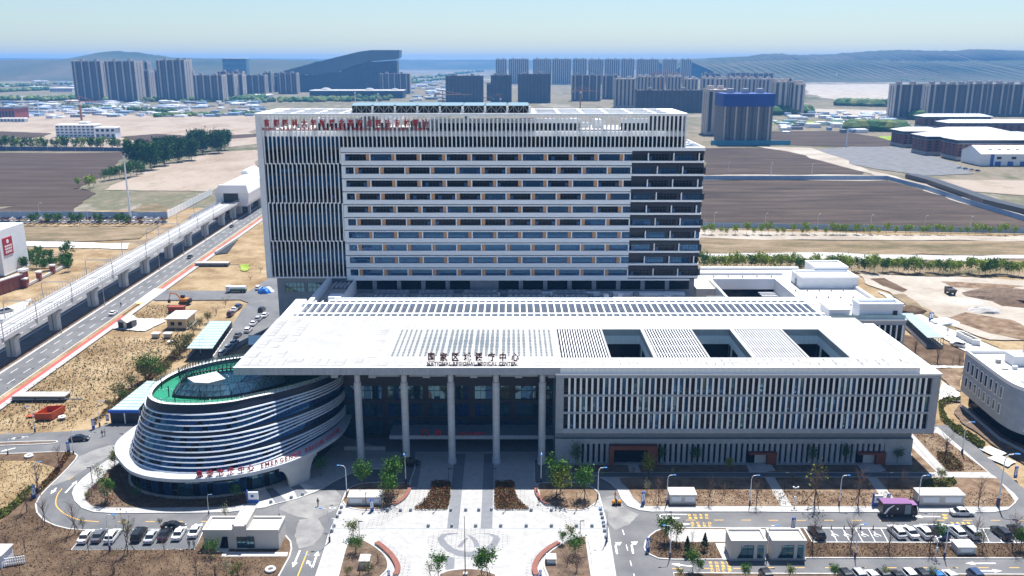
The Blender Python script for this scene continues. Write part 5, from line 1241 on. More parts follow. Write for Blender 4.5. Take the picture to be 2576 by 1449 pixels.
# white gabled hall
A, B = G(zQ(2150, 1215)), G(zQ(2900, 1245)); ht = PY(zQ(2150, 1100), A[1])[1]
o = thing('gabled_hall', (A[0], A[1], 0), 'white gabled hall with blue doors at the right edge', 'building')
Lh = B[0] - A[0]; dd = 34.0
kid('wall', MB().box(0, Lh, 0, dd, 0, ht).mesh('wall', m_white), o)
kid('roof', MB().loft([[(-.8, -1, ht), (-.8, dd / 2, ht + 6), (-.8, dd + 1, ht), (-.8, dd / 2, ht + 5.4)], [(Lh, -1, ht), (Lh, dd / 2, ht + 6), (Lh, dd + 1, ht), (Lh, dd / 2, ht + 5.4)]]).mesh('roof', m_white), o)
kid('gable', MB().loft([[(0, 0, ht), (0, dd, ht), (0, dd / 2, ht + 5.4)], [(.4, 0, ht), (.4, dd, ht), (.4, dd / 2, ht + 5.4)]]).mesh('gable', m_white), o)
for i in range(5):
    kid('window', MB().box(14 + i * 13, 18 + i * 13, -.15, .1, ht * .55, ht * .75).mesh('window', m_glass), o); kid('door', MB().box(13 + i * 11, 18 + i * 11, -.15, .1, 0, ht * .36).mesh('door', m_signb), o)
    kid('roof_vent', MB().box(10 + i * 8, 13 + i * 8, dd * .22, dd * .3, ht + 2.6, ht + 3.6).mesh('roof_vent', m_greyw), o)
kid('blue_stripe', MB().box(8.5, 11.5, -.2, .1, 0, ht).mesh('blue_stripe', m_signb), o)
# cranes
def crane(z, xb, yb, yt, jl, label, ang):
    p = z(xb, yb); A = G(p); h = PY((p[0], z(0, yt)[1]), A[1])[1]
    o = thing('tower_crane', (*A, 0), label, 'crane'); mo = m_crane
    kid('mast', MB().box(-1.2, 1.2, -1.2, 1.2, 0, h).mesh('mast', mo), o)
    kid('jib', MB().loft([[(-18, -1, h), (-18, 1, h), (-18, 0, h + 2)], [(jl, -.5, h), (jl, .5, h), (jl, 0, h + 1)]]).mesh('jib', mo), o, rz=ang)
    kid('cab', MB().box(-1.5, 2.5, -2, 2, h - 4, h - .5).mesh('cab', m_white), o); kid('counterweight', MB().box(-18, -13, -2, 2, h - 4, h).mesh('counterweight', m_greyw), o, rz=ang)
    kid('tie', MB().tube((-16, 0, h + 1), (0, 0, h + 9), .25).tube((jl * .7, 0, h + .6), (0, 0, h + 9), .25).box(-.6, .6, -.6, .6, h, h + 9).mesh('tie', mo), o, rz=ang)
m_crane = M('orange_crane_paint', (.42, .17, .06), .6)
crane(zM1, 1805, 625, 530, 60, 'orange crane with raised jib left of the first brown-grey tower', .2)
crane(zM1, 2360, 605, 560, -45, 'orange crane folded between the brown-grey towers', -.3)
crane(zM2, 710, 655, 495, 34, 'orange crane before the flat-topped dark slab', 0)
crane(zM2, 1480, 650, 330, 50, 'tall orange crane rising over the raw concrete slab', .1)
crane(zM2, 2255, 540, 365, 40, 'orange crane above the blue-wrapped building', 0)
crane(zN, 790, 775, 600, 30, 'thin orange crane behind the meadow office', .4)
# ================================================================ viaduct, station and the west side
def at(z, x, y, h=0.0): return G(z(x, y), h)
via = thing('rail_viaduct', (HX(-158.2, 330), 330, 0), 'long white elevated railway deck on flared piers beside the highway', 'viaduct')
Y0, Y1 = 128.0, 512.0
def vx(o, Y): return HX(o - 158.4 + .2, Y)
m_deck = M('pale_deck_concrete', (.58, .58, .575), .8, (.50, .50, .50), .25)
f = MB(); sec = [(-4.9, 8.3), (-2.2, 6.9), (2.2, 6.9), (4.9, 8.3), (4.9, 9.6), (4.6, 9.6), (4.6, 8.75), (-4.6, 8.75), (-4.6, 9.6), (-4.9, 9.6)]
n = 12
for i in range(n):
    ya, yb = Y0 + (Y1 - Y0) * i / n, Y0 + (Y1 - Y0) * (i + 1) / n - .08
    ob('deck_span', MB().loft([[(vx(a, y), y, z) for a, z in sec] for y in (ya, yb)]).mesh('deck_span', m_deck), via)
for o in (-2.6, -1.1, 1.1, 2.6):
    f = MB(); f.loft([[(vx(o - .12, y), y, 8.76), (vx(o + .12, y), y, 8.76), (vx(o + .12, y), y, 8.98), (vx(o - .12, y), y, 8.98)] for y in (Y0, Y1)]); ob('rail', f.mesh('rail', m_greyw), via)
for o in (-1.85, 1.85):
    f = MB(); f.loft([[(vx(o - 1.3, y), y, 8.752), (vx(o + 1.3, y), y, 8.752), (vx(o + 1.2, y), y, 8.85), (vx(o - 1.2, y), y, 8.85)] for y in (Y0, Y1)]); ob('track_bed', f.mesh('track_bed', m_conc), via)
pier = MB().loft([[(-1.5 * s, -1.3, z), (1.5 * s, -1.3, z), (1.5 * s, 1.3, z), (-1.5 * s, 1.3, z)] for z, s in ((-.1, 1.0), (4.6, 1.0), (5.8, 1.25), (6.9, 1.75))]).mesh('pier', m_deck)
groove = MB().box(-.2, .2, -1.36, -1.29, .2, 6).mesh('pier_groove', m_greyw)
for Y in (232, 258.6, 286, 316, 344.8, 368, 397.5, 425, 452, 482, 505):
    p_ = ob('pier', pier, via, (HX(-156.8, Y) - .5, Y, 0)); ob('pier_groove', groove, p_, (HX(-156.8, Y) - .5, Y, 0))
for side in (-4.75, 4.75):
    y = Y0
    while y < Y1:
        f = MB(); e = min(y + 24, Y1)
        k = y
        while k < e:
            f.tube((vx(side, k), k, 9.6), (vx(side, k), k, 11.4 if side < 0 else 10.9), .06, k=4); k += 2.0
        for zz_ in ((10.3, 11.4) if side < 0 else (10.2, 10.9)): f.tube((vx(side, y), y, zz_), (vx(side, e), e, zz_), .05, k=4)
        ob('railing', f.mesh('railing', m_greyw), via); y += 24
for z_, p_, q_ in ((zL, (275, 1310), 0), (zL, (620, 1110), 0), (zL, (1010, 880), 0), (zL, (1355, 690), 0), (zL, (1550, 560), 0), (zL, (1725, 500), 0), (zL, (1890, 400), 0), (zL, (2030, 310), 0), (zL, (-40, 1500), 0)):
    g = G(z_(*p_), 8.3); Y = g[1]
    f = MB().path([(vx(5.1, Y), Y, 7.6), (vx(5.1, Y), Y, 14.6), (vx(4.4, Y), Y, 15.4), (vx(-4.4, Y), Y, 15.4), (vx(-5.1, Y), Y, 14.8), (vx(-5.1, Y), Y, 7.6)], .16, 6)
    ob('gantry', f.mesh('gantry', m_steel), via)
sta = thing('rail_station', (HX(-163.5, 560), 560, 0), 'white angular railway station straddling the viaduct beside the tower', 'building')
def scx(o, Y): return HX(-158.2 + o, Y)
sec = [(-12, 5.0), (-9.2, 8.5), (-9.2, 11.5), (-10.5, 14.5), (-6, 18.6), (9, 18.6), (10.2, 14), (9.6, 8.5), (8.5, 6.4), (-8, 6.2)]
f = MB(); f.loft([[(scx(a, y), y, z) for a, z in sec] for y in (508, 660)]); ob('station_shell', f.mesh('station_shell', m_white), sta)
f = MB(); f.face([(scx(a, 507.7), 507.7, z) for a, z in ((-4.6, 8.7), (4.0, 8.7), (4.0, 14.6), (-4.6, 14.6))]); ob('portal', f.mesh('portal', m_black), sta)
f = MB().loft([[(scx(a, y), y, z) for a, z in ((-10.2, 14.4), (10.6, 14.4), (9.6, 19.2), (-6.2, 19.2))] for y in (506, 508)]); ob('portal_frame', f.mesh('portal_frame', m_trim), sta)
f = MB().loft([[(scx(a, y), y, z) for a, z in ((-8, 18.6), (-3, 18.6), (-4, 21.0), (-7, 21.0))] for y in (560, 585)]); ob('roof_light', f.mesh('roof_light', m_white), sta)
bx('side_window', m_glasst, sta, scx(9.95, 560) - .2, scx(10.2, 560) + .3, 540, 600, 11.5, 13.8)
for y in (520, 545, 570, 595, 620, 645): bx('station_pier', m_deck, sta, scx(-2, y), scx(2, y), y - 1.2, y + 1.2, 0, 6.4); bx('station_pier', m_deck, sta, scx(6, y), scx(7.4, y), y - .8, y + .8, 0, 6.6)
f = MB().loft([[(scx(a, y), y, z) for a, z in ((-16, 0), (-12, 5), (-12, 7.5), (-17, 1.5))] for y in (470, 540)]); ob('access_ramp', f.mesh('access_ramp', m_white), sta)

# highway lamps
def lamp_proto(h, arm, pole_m, head_m, name='street_lamp', base=.0):
    r = bpy.data.objects.new(name, None); COL.objects.link(r)
    kid('pole', MB().loft([[(.12 * math.cos(6.283 * i / 7), .12 * math.sin(6.283 * i / 7), 0) for i in range(7)], [(.07 * math.cos(6.283 * i / 7), .07 * math.sin(6.283 * i / 7), h * .86) for i in range(7)]]).mesh('pole', pole_m), r)
    kid('arm', MB().path([(0, 0, h * .86), (arm * .12, 0, h * .94), (arm * .4, 0, h * .99), (arm, 0, h)], .06, 6).mesh('arm', pole_m), r)
    kid('lamp_head', MB().loft([[(arm - .1, -.14, h - .02), (arm - .1, .14, h - .02), (arm - .1, .14, h + .1), (arm - .1, -.14, h + .1)], [(arm + (.75 if arm > 0 else -.75), -.16, h), (arm + (.75 if arm > 0 else -.75), .16, h), (arm + (.75 if arm > 0 else -.75), .16, h + .08), (arm + (.75 if arm > 0 else -.75), -.16, h + .08)]]).mesh('lamp_head', head_m), r)
    kid('base', MB().box(-.16, .16, -.16, .16, 0, 1.1).mesh('base', M('lamp_base_blue', (.03, .04, .12), .5) if base else pole_m), r)
    return r
def place(proto, items, group, cat):
    """items: (x, y, z, rz, label[, scale]); the first one moves the prototype itself"""
    out = []
    for i, it in enumerate(items):
        o = proto if (i == 0 and not proto.get('used')) else copy_tree(proto)
        if i == 0: proto['used'] = 1
        o.location = it[:3]; o.rotation_euler = (0, 0, it[3]); o['label'] = it[4]; o['category'] = cat; o['group'] = group
        if len(it) > 5 and it[5]: o.scale = (it[5],) * 3
        out.append(o)
    for o in out:
        if 'used' in o: del o['used']
    return out
ORDW = 'first second third fourth fifth sixth seventh eighth ninth tenth eleventh twelfth thirteenth fourteenth fifteenth sixteenth seventeenth eighteenth nineteenth twentieth'.split()
def ORD(n):
    if n < 20: return ORDW[n]
    t = ['', '', 'twenty', 'thirty', 'forty', 'fifty', 'sixty', 'seventy', 'eighty', 'ninety'][(n + 1) // 10]
    return t + ('' if (n + 1) % 10 == 0 else '-' + ORDW[(n + 1) % 10 - 1]) if (n + 1) % 10 else t[:-1] + 'ieth'
hl = lamp_proto(11.0, -3.2, m_steel, m_steel)
pts = [at(zE, 305, 410), at(zL, 765, 1420), at(zL, 1165, 1150), at(zL, 1505, 805), at(zL, 1750, 655), at(zL, 1925, 520), at(zL, 2200, 350)]
pts = [(HX(-153.0, q[1]), q[1]) for q in pts]
place(hl, [(*q, 0, 0.0, 'tall curved highway lamp on the median, %s counted from the near end' % ORD(i)) for i, q in enumerate(pts)], 'highway lamps', 'street lamp')
wl = lamp_proto(9.0, 1.6, m_lampw, m_lampw)
place(wl, [(*at(zL, 385, 305), 0, 0, 'white lamp before the blue fence, left of the tall mast'), (*at(zL, 1335, 320), 0, 0, 'white lamp before the blue fence, right of the tall mast'), (*at(zL, 855, 350), 0, 0, 'slim white lamp in the car lot between mast and left lamp')], 'car lot lamps', 'street lamp')
# tall mast
q = at(zL, 1262, 312); mh = PY(zN(1192, 1120), q[1])[1]
o = thing('radio_mast', (*q, 0), 'very tall white tapering mast standing by the blue fence', 'mast')
kid('pole', MB().tube((0, 0, 0), (0, 0, mh), .75, .32, 10).mesh('pole', m_trim), o); kid('antenna_collar', MB().tube((0, 0, mh * .9), (0, 0, mh * .93), .7, .7, 10).tube((0, 0, mh * .97), (0, 0, mh), .6, .6, 10).mesh('antenna_collar', m_steel), o)
# blue hoarding fences: each panel a part
def fence(name, pts, h, mat, label, step=6.0, y0=0.0):
    f0 = pts[0]; o = thing(name, (f0[0], f0[1], 0), label, 'fence'); me = MB().box(0, 1, -.05, .05, 0, 1).mesh('panel', mat); pm_ = MB().box(-.09, .09, -.12, .12, 0, 1.03).mesh('post', m_steel)
    for a, b in zip(pts, pts[1:]):
        d = Vector((b[0] - a[0], b[1] - a[1])); n = max(1, int(d.length / step)); an = math.atan2(d.y, d.x)
        for i in range(n):
            x, y = a[0] + d.x * i / n, a[1] + d.y * i / n
            ob('panel', me, o, (x, y, y0), 0, (d.length / n - .1, 1, h * (1 + .03 * R.random())), rot=(0, 0, an)); ob('post', pm_, o, (x, y, y0), 0, (1, 1, h), rot=(0, 0, an))
    return o
m_hoard = M('pale_blue_hoarding', (.30, .42, .58), .6, (.26, .38, .54), .2)
fence('site_fence', [at(zL, -500, 310), at(zL, 0, 300), at(zL, 600, 298), at(zL, 1620, 305)], 3.6, m_hoard, 'pale blue hoarding fence behind the parked cars at left')
fence('site_fence', [at(zL, 1620, 305), at(zL, 2050, 75)], 4.2, m_white, 'white hoarding climbing towards the railway station')
fence('site_fence', [at(zP, -120, 330), at(zP, 1000, 348), at(zP, 2000, 368), at(zP, 2750, 380)], 3.0, m_hoard, 'long pale blue fence along the ploughed field behind the saplings', 9)
fence('site_fence', [G((1740, 452)), G((2230, 452)), G((2330, 478)), G((2440, 515)), G((2640, 575))], 3.0, m_hoard, 'blue fence edging the far ploughed field and the pale road', 10)
fence('site_fence', [at(zN, -200, 1065), at(zN, 1270, 1078)], 4.0, M('navy_hoarding', (.04, .08, .20), .6), 'dark blue fence along the far edge of the left ploughed field', 14)
# white block with red board and brick arcade at the left edge
cb = thing('campus_block', (-222, 372, 0), 'white block with red board on its end wall at the left edge', 'building')
bx('wall', m_white, cb, -260, -218.2, 362, 382, .4, 19.8); bx('plinth', m_conc, cb, -260, -217.9, 361.8, 382.2, 0, .4)
rb = bx('red_board', M('red_board', (.42, .012, .03), .6), cb, -218.19, -218.0, 364, 371, 8.5, 16.0)
ob('emblem', MB().tube((-217.99, 367.5, 14.3), (-217.95, 367.5, 14.3), .9, .9, 16).mesh('emblem', m_trim), rb)
f = MB()
for r_ in range(2):
    for i in range(4): f.box(-217.99, -217.95, 365 + i * 1.35, 366.0 + i * 1.35, 11.9 - r_ * 1.2, 12.7 - r_ * 1.2)
for r_ in range(2): f.box(-217.99, -217.95, 365, 370, 9.9 - r_ * .55, 10.2 - r_ * .55)
ob('board_text', f.mesh('board_text', m_trim), rb)
for z_ in (2, 6, 10, 14): 
    for i in range(4): bx('window', m_glass, cb, -224.5 - i * 7, -220.5 - i * 7, 361.85, 362.1, z_, z_ + 2.2)
aw = thing('brick_arcade_wall', (-215, 335, 0), 'red brick wall with arched niches and white coping at the left edge', 'wall')
m_redb = M('red_brick', (.30, .085, .07), .85, (.25, .07, .058), .6)
a, b = Vector((*at(zL, -200, 1110), 0)), Vector((*at(zL, 240, 960), 0)); d = b - a; an = math.atan2(d.y, d.x); Ld = d.length
me = MB().box(0, Ld, -.4, .4, 0, 5.2).mesh('wall', m_redb); wq_ = ob('wall', me, aw, tuple(a), rot=(0, 0, an)); ob('coping', MB().box(-.2, Ld + .2, -.6, .6, 5.2, 5.7).mesh('coping', m_trim), aw, tuple(a), rot=(0, 0, an))
for i in range(7):
    ar = MB().loft([[(x_, y_, z_) for x_, z_ in ((-.9, .3), (.9, .3), (.9, 3.2), (.6, 3.9), (0, 4.2), (-.6, 3.9), (-.9, 3.2))] for y_ in (-.5, -.38)]).mesh('niche', m_brickd)
    t_ = Ld - 2.2 - i * 3.0; q = a + d.normalized() * t_; ob('niche', ar, aw, (q.x, q.y, 0), rot=(0, 0, an))
ob('end_pier', MB().box(Ld - 1, Ld + 1.6, -1, 1, 0, 6.2).mesh('end_pier', m_redb), aw, tuple(a), rot=(0, 0, an)); ob('pier_cap', MB().box(Ld - 1.4, Ld + 2.0, -1.4, 1.4, 6.2, 7.2).mesh('pier_cap', m_trim), aw, tuple(a), rot=(0, 0, an))
gp_ = thing('gate_wall', (*at(zL, 250, 965), 0), 'low white wall with four brick gate piers beside the orchard', 'wall')
a, b = Vector(at(zL, 250, 968)), Vector(at(zL, 660, 760))
f = MB(); ribbon(f, [tuple(a), tuple(b)], .6, 0, 1.0); ob('wall', f.mesh('wall', m_concw), gp_)
for t_ in (.0, .3, .62, .95):
    q = a + (b - a) * t_; bx('pier', m_redb, gp_, q.x - .8, q.x + .8, q.y - .8, q.y + .8, 0, 3.2); bx('pier_cap', m_trim, gp_, q.x - 1, q.x + 1, q.y - 1, q.y + 1, 3.2, 3.8)
# beige house, hut, glass canopies, containers
hs_ = thing('beige_house', (-116, 292, 0), 'beige single-storey house with flat slab roof on the dry ground', 'house')
bx('wall', M('beige_render', (.55, .44, .30), .85), hs_, -119.4, -113.0, 287.2, 296.5, 0, 3.3); bx('roof', m_concw, hs_, -120.0, -112.2, 286.5, 297.2, 3.3, 3.65)
for x in (-118.2, -115.6): w_ = bx('window', m_glass, hs_, x, x + 1.3, 287.1, 287.22, 1.1, 2.3); bx('window_frame', m_frame, w_, x + .6, x + .7, 287.05, 287.1, 1.1, 2.3)
bx('door', m_frame, hs_, -113.05, -112.93, 289, 290, .05, 2.1); bx('apron', m_concw, hs_, -112.9, -112.0, 286.8, 297, 0, .12)
hu = thing('dark_hut', (*at(zL, 1235, 1350), 0), 'small dark hut with pale gabled roof on the paved yard', 'hut')
kid('wall', MB().box(-2.4, 2.4, -2, 2, 0, 2.4).mesh('wall', m_navy), hu); kid('roof', MB().loft([[(-2.7, -2.4, 2.3), (-2.7, 2.4, 2.3), (-2.7, 0, 3.5)], [(2.7, -2.4, 2.3), (2.7, 2.4, 2.3), (2.7, 0, 3.5)]]).mesh('roof', m_concw), hu, rz=1.2); kid('door', MB().box(-.5, .5, -2.06, -1.98, 0, 2).mesh('door', m_steel), hu)
for i, (x, y, l) in enumerate(((-119.6, 277.8, 'left one of two small white-lidded boxes below the beige house'), (-115.6, 277.8, 'right one of two small white-lidded boxes below the beige house'))):
    o = thing('yard_box', (x, y, 0), l, 'box'); kid('body', MB().box(-1.1, 1.1, -.9, .9, 0, 1.2).mesh('body', M('cream_box%d' % i, (.55, .48, .36), .8)), o); kid('lid', MB().box(-1.3, 1.3, -1.1, 1.1, 1.2, 1.4).mesh('lid', m_white), o)
def glass_canopy(name, q, z0, z1, label, ribs=10, front=None):
    """q: near-left, near-right, far-right, far-left"""
    cx_, cy_ = sum(p[0] for p in q) / 4, sum(p[1] for p in q) / 4
    o = thing(name, (cx_, cy_, 0), label, 'canopy'); L_ = lambda p: (p[0], p[1])
    ob('glass_roof', MB().prism([L_(p) for p in q], z1 - .12, z1).mesh('glass_roof', m_canopy), o)
    a, b, c_, d = [Vector(p) for p in q]
    for i in range(ribs + 1):
        t = i / ribs; l = a + (d - a) * t; r_ = b + (c_ - b) * t
        f = MB().tube((l.x, l.y, z1 + .05), (r_.x, r_.y, z1 + .05), .07, k=4); ob('rib', f.mesh('rib', m_steel), o)
        ob('post', MB().tube((r_.x, r_.y, 0), (r_.x, r_.y, z1), .08, k=4).mesh('post', m_frame), o); ob('post', MB().tube((l.x, l.y, 0), (l.x, l.y, z1), .08, k=4).mesh('post', m_frame), o)
    for l, r_ in ((a, d), (b, c_)):
        f = MB(); ribbon(f, [tuple(l), tuple(r_)], .35, 0, z0); ob('side_wall', f.mesh('side_wall', m_concw), o)
    f = MB(); ribbon(f, [tuple(d), tuple(c_)], .3, 0, z1 - .3); ob('end_wall', f.mesh('end_wall', m_concw), o)
    ob('ramp_floor', MB().prism([tuple(p) for p in q], 0, .03).mesh('ramp_floor', m_asphn), o)
    return o
glass_canopy('ramp_canopy', [(-100.8, 254.9), (-92.8, 254.9), (-95.9, 284), (-103.3, 284.2)], 1.1, 3.6, 'pale green glass canopy over the ramp left of the parked cars')
gc = glass_canopy('garage_canopy', [(-102.6, 206.3), (-95.6, 206.2), (-97.6, 226.5), (-101.6, 226.8)], 1.2, 3.6, 'pale green glass canopy with navy garage doors behind the curved building')
bx('garage_front', m_signb, gc, -103.0, -95.0, 205.7, 206.1, 2.9, 3.7)
for x in (-102.6, -98.8): bx('garage_door', m_navy, gc, x, x + 3.5, 205.9, 206.15, .05, 2.9)
bx('door_post', m_trim, gc, -99.05, -98.8, 205.75, 206.2, 0, 2.9)
glass_canopy('ramp_canopy', [(133.9, 266.1), (139.1, 266.1), (141.4, 293.8), (137.5, 293.8)], 1.0, 3.5, 'glass canopy with dark posts beside the rear concrete road', 14)
glass_canopy('ramp_canopy', [G(zE(2400, 110), 3), G(zE(2600, 110), 3), G(zE(2640, 20), 3), G(zE(2400, 20), 3)], 1.0, 3.0, 'short blue-grey glass canopy partly hidden by the white roof corner', 5)
oc = thing('open_container', (*at(zE, 480, 790), 0), 'orange open-topped steel container on the dry field', 'container')
m_orc = M('orange_steel', (.50, .085, .018), .55, (.40, .07, .02), .6)
f = MB()
q = [Vector(at(zE, *p)) for p in ((340, 838), (500, 832), (632, 752), (468, 760))]; cc = Vector(at(zE, 480, 790))
for a, b in zip(q, q[1:] + q[:1]):
    f = MB(); ribbon(f, [tuple(a - cc), tuple(b - cc)], .2, 0, 1.75); kid('side', f.mesh('side', m_orc), oc)
    n_ = int((b - a).length / 1.2)
    for i in range(n_):
        p_ = a + (b - a) * (i + .5) / n_ - cc; kid('rib', MB().box(p_.x - .09, p_.x + .09, p_.y - .16, p_.y + .16, 0, 1.8).mesh('rib', m_orc), oc)
kid('floor', MB().prism([tuple(p - cc) for p in q], 0, .1).mesh('floor', m_orc), oc)
o = thing('steel_plate', (*at(zE, 300, 800), 0), 'small orange plate lying left of the orange container', 'plate'); kid('sheet', MB().prism([(-1.1, -.7), (1.0, -.6), (1.2, .5), (-.8, .7)], .02, .18).mesh('sheet', m_orc), o); kid('lug', MB().box(-.9, -.7, -.3, .3, .18, .3).mesh('lug', m_orc), o)
def slab_stack(z, x0, y0, x1, label):
    a, b = at(z, x0, y0), at(z, x1, y0 - 10); L_ = b[0] - a[0]
    o = thing('concrete_box', (a[0] + L_ / 2, a[1] + 1, 0), label, 'concrete box')
    kid('lid', MB().box(-L_ / 2, L_ / 2, -1.4, 2.2, 1.1, 1.4).mesh('lid', m_conc), o); kid('body', MB().box(-L_ / 2 + .2, L_ / 2 - .2, -1.2, 2, 0, 1.1).mesh('body', m_frame), o)
    for i in range(3): kid('rail', MB().box(-L_ / 2 + .1 + i * L_ / 2.2, -L_ / 2 + L_ / 2.3 + i * L_ / 2.2 - .1, -1.35, -1.22, .25 + .1 * i, .75).mesh('rail', m_greyw), o)
slab_stack(zE, 120, 650, 650, 'long concrete-lidded box beside the red cycle lane near the orange container')
slab_stack(zL, 1885, 765, 2220, 'long concrete-lidded box on the dry ground below the road bridge')
# orange-red skip behind the house
o = thing('red_skip', (*at(zL, 1710, 1205), 0), 'rust red skip behind the beige house', 'skip'); kid('body', MB().loft([[(-2.6, -1.1, 0), (2.6, -1.1, 0), (2.6, 1.1, 0), (-2.6, 1.1, 0)], [(-3, -1.4, 2.0), (3, -1.4, 2.0), (3, 1.4, 2.0), (-3, 1.4, 2.0)]]).mesh('body', M('rust_red', (.26, .045, .02), .7)), o); kid('rim', MB().box(-3.1, 3.1, -1.5, -1.35, 1.9, 2.1).box(-3.1, 3.1, 1.35, 1.5, 1.9, 2.1).mesh('rim', m_corten), o)
# culvert bridge under the footway
o = thing('culvert', (*at(zL, 2230, 560), 0), 'dark culvert opening with pale wing walls under the footway', 'culvert')
q = at(zL, 2230, 560); ob('opening', MB().prism([at(zL, 2080, 655), at(zL, 2200, 640), at(zL, 2280, 530), at(zL, 2260, 520)], .08, .1).mesh('opening', m_black), o)
f = MB(); ribbon(f, [at(zL, 2080, 650), at(zL, 2300, 505)], .8, .1, 1.2); ob('parapet', f.mesh('parapet', m_concw), o)

# ---------------------------------------------------------------- neighbouring curved block at the right edge
pb = thing('neighbour_block', (128, 203, 0), 'grey-blue tiled block with rounded corner and framed slot windows at the right edge', 'building')
m_tile = M('blue_grey_tile', (.36, .43, .52), .5, (.30, .37, .46), .5, brick=(2.4, .8, .02, 'yz', (.78, .5)))
plan = [(120.6, 218.6)] + smooth([(119.6, 205), (119.2, 196.5), (120.2, 191.5), (123.6, 187.3), (131, 183.8)], 5, False) + [(152, 182), (152, 218.6)]
ob('wall', MB().prism(plan, 4.1, 14.6).mesh('wall', m_tile), pb)
ip = [(121.4, 217.8), (120.4, 205), (120.1, 197), (121.2, 192.2), (124.2, 188.3), (131.2, 184.8), (152, 183), (152, 217.8)]
f = MB(); ribbon(f, ccw(plan), .8, 14.6, 15.5, True, side=.4); ob('parapet', f.mesh('parapet', m_trim), pb)
ob('roof_deck', MB().prism(ip, 14.6, 14.75).mesh('roof_deck', m_concw), pb)
bp_ = [(122.6, 217.5), (121.8, 204), (122, 197), (123.5, 193), (127, 189.5), (133, 187), (152, 186), (152, 217.5)]
ob('ground_storey', MB().prism(bp_, 0, 4.1).mesh('ground_storey', m_glass), pb)
f = MB(); ribbon(f, [(120.4, 216), (119.3, 196), (121.5, 188)], .4, 0, .7); ob('garden_wall', f.mesh('garden_wall', m_tile), pb)
for k in range(8):
    y = 215.6 - 2.55 * k; xw = (120.6 - (218.6 - y) * .0735 if y > 205 else 119.6 - (205 - y) * .047) - .1
    for z0, z1 in ((10.2, 13.4), (6.2, 8.9)):
        fr = bx('window_frame', m_trim, pb, xw - .12, xw + .1, y - .62, y + .62, z0, z1); bx('pane', m_glassb, fr, xw - .16, xw - .1, y - .42, y + .42, z0 + .2, z1 - .2)
f = MB()
for z0, z1 in ((9.6, 13.2), (5.0, 8.6)):
    a, b = Vector((121.1, 189.9)), Vector((127.2, 185.3)); n_ = Vector((-.6, -.8)) * .25
    fr = MB().face([(a.x + n_.x, a.y + n_.y, z0), (b.x + n_.x, b.y + n_.y, z0), (b.x + n_.x, b.y + n_.y, z1), (a.x + n_.x, a.y + n_.y, z1)])
    o_ = ob('window_frame', fr.mesh('window_frame', m_trim), pb); a2, b2 = a + (b - a) * .1, a + (b - a) * .9; n2 = n_ * 1.4
    ob('pane', MB().face([(a2.x + n2.x, a2.y + n2.y, z0 + .4), (b2.x + n2.x, b2.y + n2.y, z0 + .4), (b2.x + n2.x, b2.y + n2.y, z1 - .4), (a2.x + n2.x, a2.y + n2.y, z1 - .4)]).mesh('pane', m_glass), o_)
for (a, b, c_, d, h) in ((127.2, 131, 208, 212, 17.4), (134, 150, 207, 216, 19.5)): bx('roof_hut', m_white, pb, a, b, c_, d, 14.7, h)
for k in range(26):
    x, y = 123 + R.random() * 14, 190 + R.random() * 24
    bx('roof_unit', R.choice([m_white, m_steel, m_conc]), pb, x, x + .5 + R.random() * 1.2, y, y + .5 + R.random(), 14.75, 15 + R.random() * .8)
f = MB()
for k in range(6): f.path([(123 + k * 2, 192 + k, 15.0), (130 + k * 2, 200 + k, 15.0), (136, 200 + k, 15.0)], .08, 4)
ob('roof_pipes', f.mesh('roof_pipes', m_steel), pb)
land('garden_shade_sheet', zR, [(1900, 890), (1960, 800), (2200, 960), (2430, 1140), (2600, 1300), (2600, 1400), (2330, 1240), (2000, 1010)], m_bed, -.02)  # dark sheet painting the block's shadow over the garden
for q in ([(2140, 1245), (2240, 1215), (2420, 1290), (2320, 1330)], [(2220, 1330), (2330, 1300), (2500, 1370), (2420, 1420)]): land('garden_path', zR, q, m_concw, 0.0)
# ================================================================ trees, shrubs, hedges
def leafmat(name, a, b): 
    m = M(name, a, .75, b, 1.3, spec=.2, lo=.3, hi=.7)
    return m
m_bark = M('brown_bark', (.13, .085, .06), .9, (.09, .06, .045), 2.0)
m_barkr = M('reddish_twigs', (.17, .10, .075), .9, (.12, .075, .06), 2.0)
m_lf1 = leafmat('spring_green_leaves', (.035, .115, .012), (.085, .19, .022)); m_lf2 = leafmat('yellow_green_leaves', (.11, .15, .015), (.21, .22, .03)); m_lf3 = leafmat('dark_green_leaves', (.018, .075, .016), (.04, .13, .022))
m_lf4 = leafmat('olive_leaves', (.10, .11, .03), (.17, .17, .055)); m_lf5 = leafmat('conifer_needles', (.012, .035, .014), (.022, .055, .02)); m_lf6 = leafmat('pale_blossom_leaves', (.34, .34, .24), (.24, .27, .14)); m_lfr = leafmat('russet_grass', (.15, .03, .013), (.21, .075, .025)); m_lfy = leafmat('bright_lime_leaves', (.20, .30, .02), (.30, .38, .05))
m_stake = M('timber_stake', (.10, .065, .05), .8)
def leaf(mb, p, s, rg):
    a = Vector((rg.gauss(0, 1), rg.gauss(0, 1), rg.gauss(0, .7))).normalized(); b = a.orthogonal().normalized(); b = (b * math.cos(rg.random() * 6) + a.cross(b) * math.sin(rg.random() * 6)); c = a.cross(b)
    b, c = b * s, c * s * .6; mb.face([p - b, p - c, p + b, p + c])
